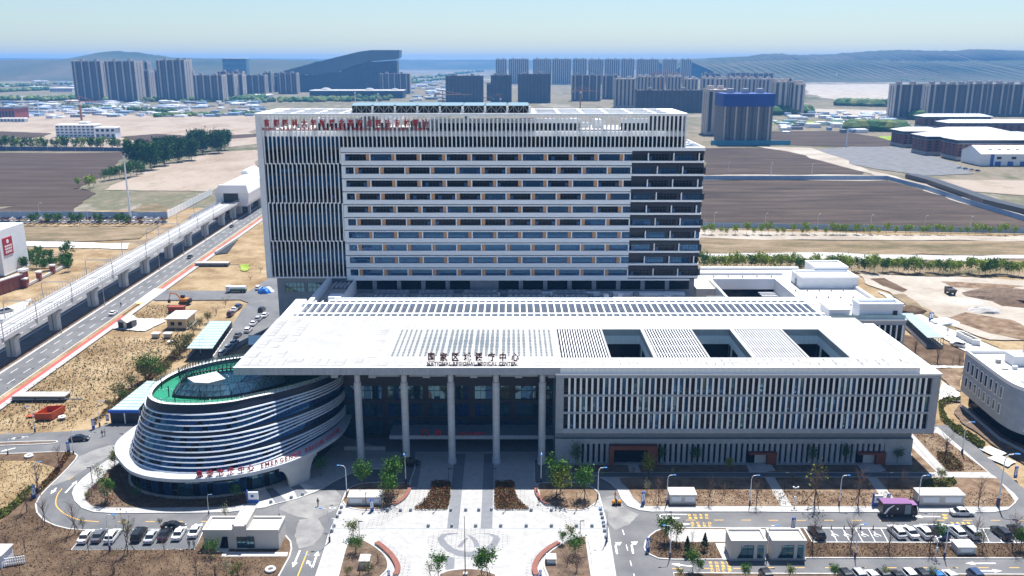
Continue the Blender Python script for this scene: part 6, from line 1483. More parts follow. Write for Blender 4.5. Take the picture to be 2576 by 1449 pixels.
def tree_proto(name, h, r, nleaf, ls, lm, seed, clear=.3, nb=14, stakes=True, twigs=True, barkm=None, fan=.55, multi=1):
    """h height, r crown radius; an Empty with trunk, branches, crown and stakes"""
    rg = random.Random(seed); o = bpy.data.objects.new(name, None); COL.objects.link(o); bm_ = barkm or m_bark
    tr = MB(); tips = []; t0 = .016 * h
    for m_i in range(multi):
        lx, ly = (rg.gauss(0, .1) * r, rg.gauss(0, .1) * r)
        prev = Vector((lx * .3, ly * .3, 0)); 
        for k in range(4):
            nx = Vector((lx * (1 + k) * .35 + rg.gauss(0, .03 * r), ly * (1 + k) * .35 + rg.gauss(0, .03 * r), h * .78 * (k + 1) / 4)); tr.tube(prev, nx, t0 * (1 - .2 * k), t0 * (1 - .2 * (k + 1)), 5); prev = nx
        tips.append(prev)
    tr_o = kid('trunk', tr.mesh('trunk', bm_), o)
    br = MB()
    for i in range(nb):
        z0 = h * (clear + (.75 - clear) * rg.random()); a = rg.random() * 6.283; L = r * (1.1 - .5 * (z0 / h)) * (.7 + .5 * rg.random())
        p0 = Vector((0, 0, z0)); p1 = p0 + Vector((math.cos(a) * L * fan, math.sin(a) * L * fan, L * .55)); p2 = p1 + Vector((math.cos(a) * L * .4, math.sin(a) * L * .4, min(L * .8, h - p1.z) if h > p1.z else .1))
        br.tube(p0, p1, t0 * .42, t0 * .26, 4); br.tube(p1, p2, t0 * .26, t0 * .1, 3); tips += [p1, p2, (p1 + p2) / 2]
        if twigs:
            for k in range(4):
                q = p1 + (p2 - p1) * rg.random(); e = q + Vector((rg.gauss(0, .25) * r, rg.gauss(0, .25) * r, abs(rg.gauss(.25, .2)) * r)); br.tube(q, e, t0 * .13, t0 * .05, 3); tips.append(e)
    kid('branches', br.mesh('branches', bm_), o)
    if nleaf:
        f = MB(); cl = [t for t in tips if t.z > h * clear * .9]
        for i in range(nleaf):
            c = cl[rg.randrange(len(cl))]; s = .17 * r + .2
            p = c + Vector((rg.gauss(0, s), rg.gauss(0, s), rg.gauss(0, s * .9)))
            if p.z < h * clear * .7: p.z = h * clear + rg.random() * .3
            leaf(f, p, ls * (.6 + .8 * rg.random()), rg)
        kid('crown', f.mesh('crown', lm), o)
    if stakes:
        for k in range(3):
            a = 2.1 * k + .5; kid('stake', MB().tube((1.15 * math.cos(a), 1.15 * math.sin(a), 0), (.05 * math.cos(a), .05 * math.sin(a), 1.9), .045, .045, 4).mesh('stake', m_stake), o)
    return o
PROTO = {}
def proto(key):
    """lazily built prototypes, 6 m tall unless said"""
    if key in PROTO: return PROTO[key]
    d = dict(green=lambda s: tree_proto('young_tree', 6, 1.7, 900, .2, m_lf1, s), lime=lambda s: tree_proto('young_tree', 6, 1.6, 700, .19, m_lf2, s),
             olive=lambda s: tree_proto('young_tree', 6, 1.3, 340, .16, m_lf4, s), bare=lambda s: tree_proto('bare_tree', 6, 1.5, 0, .1, m_lf4, s, .28, 20, barkm=m_barkr, fan=.4),
             budding=lambda s: tree_proto('budding_tree', 6, 1.5, 110, .13, m_lf2, s, .28, 20, barkm=m_barkr, fan=.4), multi=lambda s: tree_proto('bare_tree', 6, 2.0, 0, .1, m_lf4, s, .2, 26, True, True, m_bark, .45, 4),
             pale=lambda s: tree_proto('pale_shrub_tree', 6, 1.5, 330, .17, m_lf6, s, .3), dark=lambda s: tree_proto('shade_tree', 6, 1.5, 520, .18, m_lf3, s, .25, 14, False),
             bush=lambda s: tree_proto('roadside_bush', 6, 2.6, 900, .24, m_lf4, s, .06, 26, False, True, m_barkr, .6, 3), gbush=lambda s: tree_proto('roadside_bush', 6, 2.8, 1100, .24, m_lf1, s, .05, 26, False, True, m_barkr, .6, 3),
             twig=lambda s: tree_proto('bare_shrub', 6, 4.0, 60, .25, m_lf4, s, .05, 34, False, True, m_barkr, .7, 4), sap=lambda s: tree_proto('sapling', 6, 2.1, 420, .34, m_lfy, s, .2, 10, False, False), sapg=lambda s: tree_proto('sapling', 6, 2.3, 460, .36, m_lf1, s, .15, 10, False, False),
             big=lambda s: tree_proto('broadleaf_tree', 16, 5.8, 3400, .62, m_lf3, s, .02, 48, False, False), shelter=lambda s: tree_proto('broadleaf_tree', 16, 5.0, 1500, .7, m_lf3, s, .08, 26, False, False))
    kind, sd = key; o = d[kind](sd * 31 + len(kind)); o['used'] = 0; PROTO[key] = o; return o
def plant(key, loc, h, label, group, cat='tree', rz=None, base=6.0):
    p = proto(key); o = p if not p['used'] else copy_tree(p); p['used'] = 1
    o.location = loc; o.rotation_euler = (0, 0, R.random() * 6.28 if rz is None else rz); s = h / (16.0 if key[0] in ('big', 'shelter') else base); o.scale = (s, s, s)
    o['label'] = label; o['category'] = cat; o['group'] = group
    return o
KN = dict(green='leafy green young tree', lime='yellow-green young tree', olive='thin olive-leaved young tree', bare='bare staked tree', budding='bare tree with yellow buds', multi='bare many-stemmed tree', pale='pale blossoming small tree', dark='dark tree in the shade', bush='olive bush', gbush='dense green bush', twig='bare twiggy shrub', sap='lime sapling', sapg='green sapling')
def zone(items, where, group, ground=.15):
    """items (zoom, x, y_foot, y_top, kind): one plant each, named by its kind and its order from the left"""
    cnt = {}
    items = sorted(items, key=lambda t: t[0](t[1], t[2])[0]); tot = {}
    for it in items: tot[it[4]] = tot.get(it[4], 0) + 1
    for z, x, yb, yt, k in items:
        g = G(z(x, yb), ground); h = max(1.0, PY(z(x, yt), g[1])[1] - ground); n = cnt.get(k, 0); cnt[k] = n + 1
        lab = KN[k] + (', %s from the left, ' % ORD(n) if tot[k] > 1 else ' ') + where
        plant((k, n % 3), (*g, ground), h, lab, group, 'shrub' if k in ('bush', 'gbush', 'twig') else 'tree')
zone([(zB, 1040, 605, 360, 'green'), (zB, 1320, 620, 325, 'green'), (zB, 1280, 715, 470, 'green'), (zB, 1310, 745, 590, 'twig')], 'beside the cream plaza kiosk', 'trees on the left plaza island', .2)
zone([(zC, 590, 650, 340, 'green'), (zC, 620, 705, 430, 'lime'), (zC, 850, 700, 415, 'green')], 'in the round junction island', 'trees on the right plaza island', .2)
zone([(zB, 940, 1075, 910, 'lime'), (zB, 960, 1220, 1090, 'gbush'), (zB, 1180, 1310, 1200, 'twig'), (zB, 1090, 1420, 1330, 'bush'), (zB, 890, 1440, 1370, 'bush'), (zB, 1000, 1430, 1300, 'twig')], 'in the bed left of the emblem', 'plants in the left three-cornered bed', .25)
zone([(zC, 720, 1090, 960, 'lime'), (zC, 760, 1240, 1090, 'gbush'), (zC, 640, 1130, 1020, 'green'), (zC, 780, 1400, 1250, 'twig'), (zC, 690, 1340, 1230, 'twig')], 'in the bed right of the emblem', 'plants in the right three-cornered bed', .25)
zone([(zB, 1760, 1455, 1245, 'green'), (zB, 1680, 1460, 1310, 'pale'), (zB, 2240, 1440, 1190, 'green'), (zB, 2180, 1450, 1240, 'green')], 'behind the arc bed at the bottom centre', 'trees at the bottom centre', .3)
zone([(zB, 625, 480, 300, 'dark'), (zA, 1330, 700, 570, 'dark'), (zA, 2300, 720, 560, 'dark'), (zA, 1045, 720, 520, 'green'), (zA, 1115, 400, 235, 'lime'), (zA, 955, 545, 370, 'pale'), (zA, 890, 660, 590, 'twig'), (zA, 930, 600, 530, 'twig'), (zA, 1010, 480, 420, 'twig'), (zA, 1100, 430, 360, 'twig'), (zA, 850, 690, 640, 'bush')], 'in the bed round the curved building', 'plants round the curved building', .15)
zone([(zA, 432, 945, 665, 'bare'), (zA, 728, 1030, 700, 'bare'), (zA, 262, 825, 540, 'budding'), (zA, 575, 415, 165, 'bare'), (zA, 372, 645, 300, 'bare'), (zA, 862, 1225, 1000, 'bare'), (zA, 1240, 1225, 855, 'budding'), (zA, 1590, 1225, 1040, 'bare'), (zA, 800, 1010, 880, 'olive'), (zA, 245, 1215, 1030, 'bare'), (zA, 1200, 990, 880, 'olive'), (zA, 1555, 985, 880, 'olive'), (zA, 2180, 890, 760, 'pale')], 'along the left ring road and stalls', 'trees along the left ring road', .13)
zone([(zA, 2040, 1250, 1130, 'gbush'), (zA, 2080, 1445, 1250, 'twig'), (zA, 2190, 1430, 1300, 'pale'), (zA, 1900, 1455, 1200, 'bare'), (zA, 1100, 1420, 1240, 'twig'), (zA, 880, 1445, 1310, 'twig'), (zA, 700, 1420, 1310, 'twig'), (zA, 60, 1150, 1020, 'twig'), (zA, 30, 1210, 1130, 'twig'), (zA, 2300, 1440, 1340, 'bush'), (zA, 2380, 1420, 1340, 'twig'), (zA, 2240, 1445, 1400, 'gbush')], 'on the bottom left soil', 'shrubs on the bottom left soil', .13)
zone([(zC, 1470, 500, 285, 'lime'), (zC, 2255, 440, 305, 'lime'), (zC, 1325, 470, 385, 'olive'), (zC, 1705, 470, 400, 'pale'), (zC, 770, 380, 180, 'dark'), (zC, 1600, 360, 190, 'dark'), (zC, 1920, 370, 200, 'dark'), (zD, 525, 360, 190, 'dark'), (zD, 860, 360, 180, 'dark'), (zD, 1350, 355, 205, 'dark'), (zD, 690, 470, 405, 'olive'), (zD, 1770, 545, 410, 'lime')], 'in front of the slotted stone storey', 'trees before the stone storey', .15)
zone([(zC, 1570, 735, 480, 'bare'), (zC, 1455, 640, 530, 'pale'), (zC, 2060, 740, 480, 'bare'), (zC, 2515, 760, 480, 'bare'), (zD, 550, 750, 310, 'budding'), (zD, 970, 755, 390, 'bare'), (zD, 1475, 735, 545, 'bare'), (zD, 2135, 765, 480, 'bare'), (zD, 340, 560, 455, 'olive'), (zD, 1080, 600, 540, 'olive'), (zC, 1780, 570, 500, 'olive'), (zC, 2200, 640, 560, 'twig'), (zD, 1400, 600, 400, 'bare')], 'north of the right-hand road', 'trees north of the right-hand road', .16)
zone([(zC, 1625, 1110, 890, 'green'), (zC, 1745, 1115, 910, 'lime'), (zC, 1895, 1120, 1005, 'bare'), (zC, 1905, 1390, 1195, 'green'), (zC, 1960, 1410, 1300, 'green'), (zD, 530, 1175, 845, 'bare'), (zD, 897, 1175, 855, 'bare'), (zD, 1272, 1195, 895, 'bare'), (zD, 1660, 1195, 835, 'bare'), (zD, 1760, 1110, 955, 'green'), (zD, 2170, 1195, 960, 'budding'), (zD, 2460, 1185, 825, 'bare'), (zD, 2535, 1195, 1000, 'green'), (zD, 2112, 1100, 855, 'bare')], 'round the right-hand stalls', 'trees round the right-hand stalls', .13)
zone([(zC, 1775, 1470, 1370, 'lime'), (zC, 2410, 1480, 1340, 'green'), (zD, 310, 1480, 1355, 'lime'), (zD, 745, 1480, 1345, 'green'), (zD, 1230, 1475, 1365, 'lime'), (zD, 1680, 1475, 1365, 'lime')], 'at the bottom edge below the second road', 'trees at the bottom edge', .13)
zone([(zD, 1810, 315, 60, 'multi'), (zD, 1700, 80, -60, 'bare'), (zR, 1740, 415, 240, 'multi'), (zR, 1525, 310, 170, 'multi'), (zR, 1950, 430, 330, 'multi'), (zR, 1885, 430, 350, 'bare'), (zR, 1835, 140, 70, 'olive'), (zD, 2440, 240, 180, 'olive'), (zR, 1850, 780, 690, 'twig')], 'right of the stone block', 'trees right of the stone block', .1)
zone([(zE, 1740, 215, 40, 'bush'), (zE, 1680, 250, 140, 'olive'), (zE, 1450, 460, 250, 'gbush'), (zE, 1410, 470, 300, 'bush'), (zE, 1270, 530, 410, 'bush'), (zE, 1150, 630, 500, 'bush'), (zE, 1190, 650, 570, 'gbush'), (zE, 1600, 400, 290, 'bush'), (zE, 1560, 430, 350, 'gbush'), (zE, 1050, 710, 650, 'bush'), (zE, 1820, 130, 20, 'bush'), (zL, 1870, 1420, 1330, 'bush'), (zL, 1930, 1360, 1280, 'bush'), (zL, 2010, 1310, 1230, 'bush'), (zL, 2090, 1230, 1160, 'twig'), (zL, 2180, 1150, 1080, 'twig'), (zL, 2420, 900, 860, 'twig'), (zL, 2520, 820, 780, 'twig'), (zE, 1330, 520, 440, 'twig'), (zE, 1230, 590, 520, 'twig')], 'in the hedge line by the service road', 'bushes of the hedge line', 0.0)
# small conifers
def conifer(loc, h, label):
    rg = random.Random(int(h * 100)); o = thing('small_conifer', loc, label, 'tree', 'small conifers')
    kid('trunk', MB().tube((0, 0, 0), (0, 0, h * .9), .07, .02, 5).mesh('trunk', m_bark), o); f = MB()
    for i in range(900):
        t = rg.random() ** .8; z = h * (.08 + .92 * t); rr = h * .27 * (1 - t) * (.35 + .7 * rg.random()) + .02; a = rg.random() * 6.283; leaf(f, Vector((rr * math.cos(a), rr * math.sin(a), z)), .13, rg)
    kid('crown', f.mesh('crown', m_lf5), o)
conifer((*at(zC, 1842, 1245), .13), 3.9, 'small dark conifer nearer the road in the right-hand bed'); conifer((*at(zC, 2012, 1200), .13), 3.7, 'small dark conifer beside the white gatehouse')
# hedge-like masses nobody could count
def mass(name, poly, h, n, mats, seed, label, cat, ls=.16, z0=.13, kind='stuff', round_=0.0):
    rg = random.Random(seed); f = MB(); xs = [p[0] for p in poly]; ys = [p[1] for p in poly]; k = 0
    def inside(x, y):
        c = False
        for i in range(len(poly)):
            (x1, y1), (x2, y2) = poly[i], poly[i - 1]
            if (y1 > y) != (y2 > y) and x < (x2 - x1) * (y - y1) / (y2 - y1) + x1: c = not c
        return c
    while k < n:
        x, y = rg.uniform(min(xs), max(xs)), rg.uniform(min(ys), max(ys))
        if not inside(x, y): continue
        k += 1; z = z0 + h * (.25 + .75 * rg.random()) * (.8 + .4 * math.sin(x * 2.1) * math.sin(y * 1.7)); p = Vector((x, y, z))
        n_ = len(f.m); leaf(f, p, ls * (.6 + .8 * rg.random()), rg); f.m[-1] = 0 if rg.random() < .6 else min(1, len(mats) - 1)
    o = ob(name, f.mesh(name, mats), label=label, cat=cat, kind=kind); return o
hb1 = [G(zB(*p)) for p in ((1695, 545), (1720, 538), (1870, 538), (1888, 560), (1880, 700), (1860, 790), (1840, 812), (1540, 812), (1522, 800), (1580, 760), (1650, 700), (1685, 620))]
hb2 = [G(zB(*p)) for p in ((2305, 560), (2320, 540), (2485, 540), (2500, 560), (2505, 640), (2540, 720), (2600, 770), (2640, 800), (2630, 812), (2330, 812), (2300, 790))]
island('hedge_bed', hb1, m_bed, .2, True, .22); island('hedge_bed', hb2, m_bed, .2, True, .22)
mass('russet_hedge', hb1, .65, 5200, [m_lfr, m_lf4], 1, 'flame-shaped bed of russet ground cover left of the central plaza strip', 'ground cover', .13, .2)
mass('russet_hedge', hb2, .65, 5200, [m_lfr, m_lf4], 2, 'flame-shaped bed of russet ground cover right of the central plaza strip', 'ground cover', .13, .2)
mass('brown_hedge', [at(zA, *p) for p in ((640, 265), (690, 265), (560, 470), (440, 590), (330, 690), (300, 680), (440, 540), (560, 400))], .8, 2600, [m_lfr, m_lf4], 3, 'straggling russet hedge beside the left ring road', 'hedge', .17)
mass('olive_hedge', [at(zA, *p) for p in ((-50, 860), (100, 770), (270, 600), (330, 590), (240, 720), (80, 860), (-50, 940))], .8, 2400, [m_lf2, m_lf4], 4, 'yellow-green hedge at the left edge near the blue totem', 'hedge', .18)
mass('russet_shrubs', bed_w := [G(p) for p in bed], .5, 3600, [m_lfr, m_lf4], 5, 'low russet shrubs filling the bed round the curved building', 'ground cover', .16)
mass('olive_hedge', [at(zD, *p) for p in ((1880, -20), (1960, 20), (2140, 130), (2200, 190), (2160, 215), (2020, 110), (1900, 40))], 1.0, 3200, [m_lf2, m_lf4], 6, 'olive hedge on the far kerb of the right ring road', 'hedge', .2, 0)
mass('olive_hedge', [at(zR, *p) for p in ((1745, 800), (1800, 765), (1960, 760), (1960, 785), (1830, 800), (1790, 850), (1830, 950), (1950, 1060), (2200, 1210), (2150, 1240), (1900, 1080), (1770, 950))], 1.0, 4200, [m_lf2, m_lf4], 7, 'long olive hedge curving beside the shaded garden at right', 'hedge', .2, 0)
mass('dry_tufts', [at(zD, *p) for p in ((1730, 250), (1860, 260), (1990, 380), (1990, 435), (1850, 430), (1740, 330))], .4, 1600, [m_lf4, m_lfr], 8, 'dry yellow grass tufts round the many-stemmed tree', 'ground cover', .18)
mass('dry_tufts', [at(zD, *p) for p in ((1600, 520), (1900, 500), (1930, 560), (1850, 600), (1600, 600))], .4, 1800, [m_lf4, m_lf2], 9, 'yellow grass tufts behind the long white equipment box', 'ground cover', .18)
mass('hedge_line', [at(zE, *p) for p in ((1800, 60), (1850, 120), (1500, 440), (1200, 640), (1010, 800), (920, 880), (900, 860), (1100, 660), (1400, 440))], .7, 5200, [m_lf4, m_lfr], 10, 'ragged brown hedge between dry field and service road', 'hedge', .2, 0)
mass('field_weeds', [at(zE, *p) for p in ((0, 700), (900, 100), (1700, 60), (1500, 350), (1000, 700), (700, 930), (0, 950))], .25, 3600, [m_lf4, m_bark], 11, 'dark weed tufts dotted over the dry field', 'weeds', .2, -.05)
# broad belt of dark trees left of the tower
bt = [(1320, 1185), (1390, 1130), (1460, 1210), (1540, 1110), (1590, 1170), (1660, 1090), (1720, 1140), (1790, 1070), (1850, 1120), (1890, 1030), (1960, 1060), (2040, 1030), (2110, 1050), (2170, 1020)]
btop = [985, 990, 1010, 960, 1000, 945, 980, 960, 960, 885, 890, 920, 890, 885]
for i, ((x, y), yt) in enumerate(zip(bt, btop)):
    g = at(zN, x, y + 40); h = PY(zN(x, yt), g[1])[1]; plant(('big', i % 3), (*g, -.1), h, 'dense dark broadleaf tree, %s from the left in the field-side belt' % ORD(i), 'dark tree belt')
for i, (x, y, yt) in enumerate(((1010, 1340, 1265), (1060, 1330, 1240), (1110, 1320, 1230), (1160, 1315, 1225), (1215, 1310, 1200), (1265, 1300, 1190), (1320, 1290, 1180), (1370, 1270, 1190), (760, 1410, 1340), (870, 1420, 1315), (905, 1400, 1330))):
    g = at(zN, x, y + 20); h = PY(zN(x, yt), g[1])[1]; plant(('sapg' if i < 8 else 'sap', i % 3), (*g, -.1), h, 'smaller bright green tree, %s from the left below the dark belt' % ORD(i if i < 8 else i), 'green trees at the belt foot')
# planted rows
rows_ = [('fence row behind the podium', [(i * 64 + 5 + R.uniform(-18, 18), 385, 345 - R.uniform(0, 35), 'sap') for i in range(40)], zP),
         ('nearer row behind the podium', [(i * 46 + R.uniform(-14, 14), 660 + i * .9 - 8 * math.sin(i), 575 + i * 1.1 - R.uniform(-12, 28), 'sap' if R.random() < .8 else 'sapg') for i in range(56)], zP),
         ('row by the dark blue fence', [(i * 70 - 40 + R.uniform(-15, 15), 1062, 985 - R.uniform(0, 25), 'sapg' if i % 3 else 'sap') for i in range(19)], zN)]
for where, its, z in rows_:
    for i, (x, yb, yt, k) in enumerate(its):
        g = at(z, x, yb); h = max(1.5, PY(z(x, yt), g[1])[1]) * 1.2; plant((k, i % 3), (*g, -.05), h, KN[k] + ', %s from the left in the %s' % (ORD(i), where), where)
for i, x in enumerate(sorted(160 + 520 * R.random() for _ in range(22))):
    y = 620 + 160 * R.random(); g = at(zL, x, y + 40); plant(('sapg', i % 3), (*g, 0), R.uniform(4, 6.5), 'green orchard tree near the red board, %s from the left' % ORD(i), 'orchard trees')
for i, (x, n_) in enumerate(((330, 8), (480, 5), (560, 4), (720, 6), (770, 5), (960, 5), (1150, 6), (1210, 5))):
    g = at(zL, x, 372); plant(('sapg', i % 3), (*g, 0), 6.2, 'round green tree, %s from the left by the blue fence' % ORD(i), 'car lot trees')
# far woods as one mass
rg = random.Random(5); f = MB()
def blob(x, y, r, h):
    n0 = 6
    f.loft([[(x + r * s * math.cos(6.283 * i / n0 + rg.random() * .4), y + r * s * math.sin(6.283 * i / n0), z) for i in range(n0)] for s, z in ((.8, 0), (1, h * .45), (.55, h * .85), (.15, h))], rg.choice([0, 0, 1, 2]))
def woods(z, pts, n, hr=(6, 11)):
    for i in range(n):
        a, b = rg.choice(list(zip(pts[::2], pts[1::2]))); t = rg.random(); q = (a[0] + (b[0] - a[0]) * t, a[1] + (b[1] - a[1]) * t + rg.uniform(-5, 5)); g = at(z, *q); h = rg.uniform(*hr); blob(*g, h * rg.uniform(.5, 1.1), h)
woods(zN, [(0, 580), (700, 575), (380, 590), (740, 570), (980, 590), (2300, 580), (2300, 580), (2576, 560), (0, 500), (470, 480), (0, 450), (700, 430)], 420)
woods(zM1, [(0, 600), (1300, 585), (220, 590), (900, 580), (950, 560), (1300, 560), (1480, 420), (1830, 380)], 260)
woods(zM1, [(1400, 400), (2200, 300), (1380, 250), (2220, 270)], 240, (8, 16))
woods(zQ, [(780, 630), (1290, 640), (1440, 745), (1580, 770), (880, 870), (1400, 880), (160, 720), (500, 700), (600, 370), (1300, 385), (1350, 400), (2576, 390), (100, 330), (1200, 320), (1300, 330), (2576, 300), (200, 270), (2576, 250)], 1500, (7, 15))
woods(zN, [(0, 330), (690, 350), (0, 260), (690, 270), (0, 210), (680, 230)], 420, (8, 16))
woods(zN, [(1280, 590), (2576, 600), (600, 640), (1700, 700), (1500, 740), (2480, 715)], 220, (4, 7))
ob('distant_woods', f.mesh('distant_woods', [m_lf3, leafmat('far_green', (.05, .10, .03), (.09, .14, .045)), leafmat('far_lime', (.12, .17, .04), (.17, .2, .06))]), label='scattered distant woods and tree lines on the hazy plain', cat='woods', kind='stuff')
# black shade-net strip and clutter of pale plots far away
f = MB(); ribbon(f, [at(zQ, 1480, 1330), at(zQ, 1700, 1390), at(zP, 2300, 140), at(zP, 2750, 250)], 9, 0, 3.2); ob('shade_net_row', f.mesh('shade_net_row', m_black), label='long black shade-net row beside the pale road at right', cat='shade net')
f = MB(); rg = random.Random(9)
for z, x0, x1, y0, y1, n in ((zN, 750, 2480, 600, 745, 150), (zN, 0, 700, 600, 760, 60), (zQ, 150, 1400, 700, 900, 110), (zM1, 1480, 1830, 380, 600, 60), (zN, 0, 700, 230, 480, 80), (zQ, 100, 2576, 220, 400, 120)):
    for i in range(n):
        g = at(z, rg.uniform(x0, x1), rg.uniform(y0, y1)); s = g[1] / 260; f.box(g[0], g[0] + s * rg.uniform(.8, 4), g[1], g[1] + s * rg.uniform(1, 4), -.3, rg.uniform(1.5, 5), rg.choice([0, 0, 1, 2]))
ob('distant_sheds', f.mesh('distant_sheds', [m_white, m_greyw, m_hoard]), label='scatter of tiny pale sheds and plots far across the plain', cat='sheds', kind='stuff')

# dry litter, clods and tufts over the bare soil
m_litter = leafmat('dry_litter', (.20, .13, .07), (.34, .25, .15))
def litter(z, pts, n, label, seed, z0=.13, h=.16, ls=.13, ms=None): mass('soil_litter', [at(z, *q) for q in pts], h, n, ms or [m_bark, m_litter], seed, label, 'litter', ls, z0)
litter(zA, [(-300, 1000), (100, 900), (360, 850), (440, 930), (560, 985), (700, 1010), (680, 1200), (1900, 1195), (2140, 1270), (2576, 1270), (2700, 1480), (-300, 1500)], 5200, 'twigs and clods scattered over the bottom left soil', 31)
litter(zC, [(1330, 640), (1420, 745), (2600, 755), (3000, 765), (3000, 630), (1700, 615)], 2600, 'clods scattered over the sandy strip behind the junction kiosk', 32, .15)
litter(zD, [(300, 630), (1200, 640), (1560, 640), (2440, 650), (2480, 740), (2400, 765), (330, 765)], 2800, 'clods scattered over the strip behind the truck', 33, .15)
litter(zD, [(470, 1130), (2750, 1135), (2750, 1265), (480, 1260)], 3200, 'clods and twigs scattered below the right-hand stalls', 34)
litter(zC, [(1450, 1130), (1500, 1060), (1620, 1010), (1700, 1115), (2110, 1125), (2180, 1275), (1560, 1270)], 1400, 'clods scattered in the bed with the conifers', 35)
litter(zD, [(1520, 80), (1740, 80), (2200, 430), (1850, 430)], 1500, 'dry litter round the bare trees by the right ring road', 36, .15)
litter(zE, [(0, 500), (700, 30), (1700, 30), (1650, 200), (1400, 400), (1050, 660), (700, 900), (0, 930)], 4200, 'dark grass tufts dotted over the dry field by the highway', 37, -.33, .35, .22, [m_bark, m_lf4])
litter(zL, [(1100, 1400), (1450, 1130), (1680, 1150), (1600, 1280), (1350, 1400)], 900, 'dry tufts on the ground by the beige house', 38, -.33, .35, .22, [m_bark, m_lf4])
litter(zA, [(-300, 330), (330, 330), (540, 400), (400, 540), (200, 720), (0, 900), (-300, 1000)], 1500, 'dry tufts on the verge below the left entrance', 39, .14, .2, .16, [m_lf4, m_litter])
# ================================================================ vehicles
m_tyre = M('tyre_rubber', (.015, .015, .016), .8); m_rim = M('wheel_rim', (.45, .46, .48), .35, metal=.7)
m_cglass = GLASS('car_glass', (.012, .016, .022), .05, .5, 0); m_hl = M('headlight', (.75, .77, .80), .2); m_tl = M('taillight', (.35, .01, .01), .3)
def paint(n, c): return M('car_paint_' + n, c, .32, coat=.6, spec=.5)
CP = dict(white=paint('white', (.76, .77, .78)), black=paint('black', (.012, .013, .016)), grey=paint('grey', (.11, .115, .125)), silver=paint('silver', (.42, .44, .47)), navy=paint('navy', (.02, .05, .13)), brown=paint('maroon', (.07, .02, .022)), blue=paint('blue', (.02, .18, .55)), champagne=paint('champagne', (.45, .40, .33)))
def car_proto(name, L, Wd, prof, cab, wheels):
    """prof: (x, z_low, z_belt) stations; cab: (x, z_roof, half-width) stations of the glasshouse; length along +x"""
    o = bpy.data.objects.new(name, None); COL.objects.link(o); h = Wd / 2; b = MB()
    rings = []
    for x, zl, zb, s in prof: rings.append([(x, -h * s * .93, zl), (x, -h * s, zl + (zb - zl) * .45), (x, -h * s * .95, zb), (x, h * s * .95, zb), (x, h * s, zl + (zb - zl) * .45), (x, h * s * .93, zl)])
    b.loft(rings); top = []
    kid('body', b.mesh('body', CP['white']), o)
    g = MB(); zb = lambda x: max(p[2] for p in prof if abs(p[0] - x) < 1.2) - .02
    rg_ = [[(x, -w, z0), (x, -w * .82, z1), (x, w * .82, z1), (x, w, z0)] for x, z0, z1, w in cab]
    g.loft(rg_); kid('windows', g.mesh('windows', m_cglass), o)
    r = MB(); mid = [c for c in cab if c[2] > max(q[2] for q in cab) - .14]
    r.loft([[(x, -w * .84, z1 - .03), (x, w * .84, z1 - .03), (x, w * .8, z1 + .04), (x, -w * .8, z1 + .04)] for x, z0, z1, w in mid]); 
    for i, (x, z0, z1, w) in enumerate(cab[1:-1]):
        if i in (0, len(cab) - 3) or len(cab) > 5 and i == len(cab) // 2 - 1:
            for s in (-1, 1): r.tube((x, s * w * .985, z0), (x, s * w * .83, z1), .05, k=4)
    kid('roof', r.mesh('roof', CP['white']), o)
    wm_ = MB().tube((0, -.11, 0), (0, .11, 0), .33, .33, 14, 0).tube((0, -.125, 0), (0, .125, 0), .2, .2, 10, 1).mesh('wheel', [m_tyre, m_rim])
    for x in wheels:
        for s in (-1, 1): kid('wheel', wm_, o, (x, s * (h - .12), .33))
    f0, f1 = prof[0], prof[-1]
    for s in (-1, 1):
        kid('headlight', MB().box(L / 2 - .22, L / 2 - .02, s * h * .62 - .18, s * h * .62 + .18, .58, .74).mesh('headlight', m_hl), o); kid('taillight', MB().box(-L / 2 + .0, -L / 2 + .12, s * h * .68 - .17, s * h * .68 + .17, .68, .86).mesh('taillight', m_tl), o)
        kid('mirror', MB().box(L * .12, L * .12 + .16, s * (h + .06) - .07, s * (h + .06) + .07, .9, 1.03).mesh('mirror', m_frame), o)
    kid('number_plate', MB().box(-L / 2 - .02, -L / 2 + .02, -.24, .24, .55, .68).mesh('number_plate', m_signb), o)
    o['used'] = 0; return o
sedan = car_proto('sedan_car', 4.7, 1.82, [(-2.35, .38, .80, .82), (-2.2, .28, .95, .93), (-1.5, .22, 1.0, 1), (0, .2, .97, 1), (.9, .22, .93, 1), (1.7, .24, .82, .97), (2.2, .28, .70, .88), (2.35, .4, .6, .74)],
                  [(-1.75, .95, .97, .82), (-.95, .96, 1.38, .80), (-.2, .96, 1.46, .80), (.35, .95, 1.42, .80), (1.2, .9, .95, .80)], (-1.38, 1.4))
suv = car_proto('suv_car', 4.75, 1.9, [(-2.37, .4, .95, .86), (-2.25, .3, 1.08, .96), (-1.5, .26, 1.08, 1), (0, .24, 1.05, 1), (.9, .26, 1.02, 1), (1.7, .28, .94, .98), (2.22, .32, .82, .9), (2.37, .45, .68, .78)],
                [(-2.2, 1.05, 1.1, .84), (-1.85, 1.05, 1.58, .82), (-1.0, 1.05, 1.68, .83), (0, 1.04, 1.68, .83), (.4, 1.03, 1.6, .83), (1.25, .98, 1.02, .83)], (-1.42, 1.42))
van = car_proto('people_carrier', 5.0, 1.92, [(-2.5, .4, 1.0, .9), (-2.4, .28, 1.1, .98), (-1.2, .24, 1.1, 1), (.6, .24, 1.06, 1), (1.6, .26, .98, .99), (2.3, .3, .82, .92), (2.5, .42, .66, .8)],
                [(-2.45, 1.08, 1.12, .88), (-2.25, 1.08, 1.78, .86), (-1.0, 1.08, 1.86, .87), (.3, 1.06, 1.84, .87), (.9, 1.04, 1.7, .86), (1.95, .95, .98, .84)], (-1.5, 1.6))
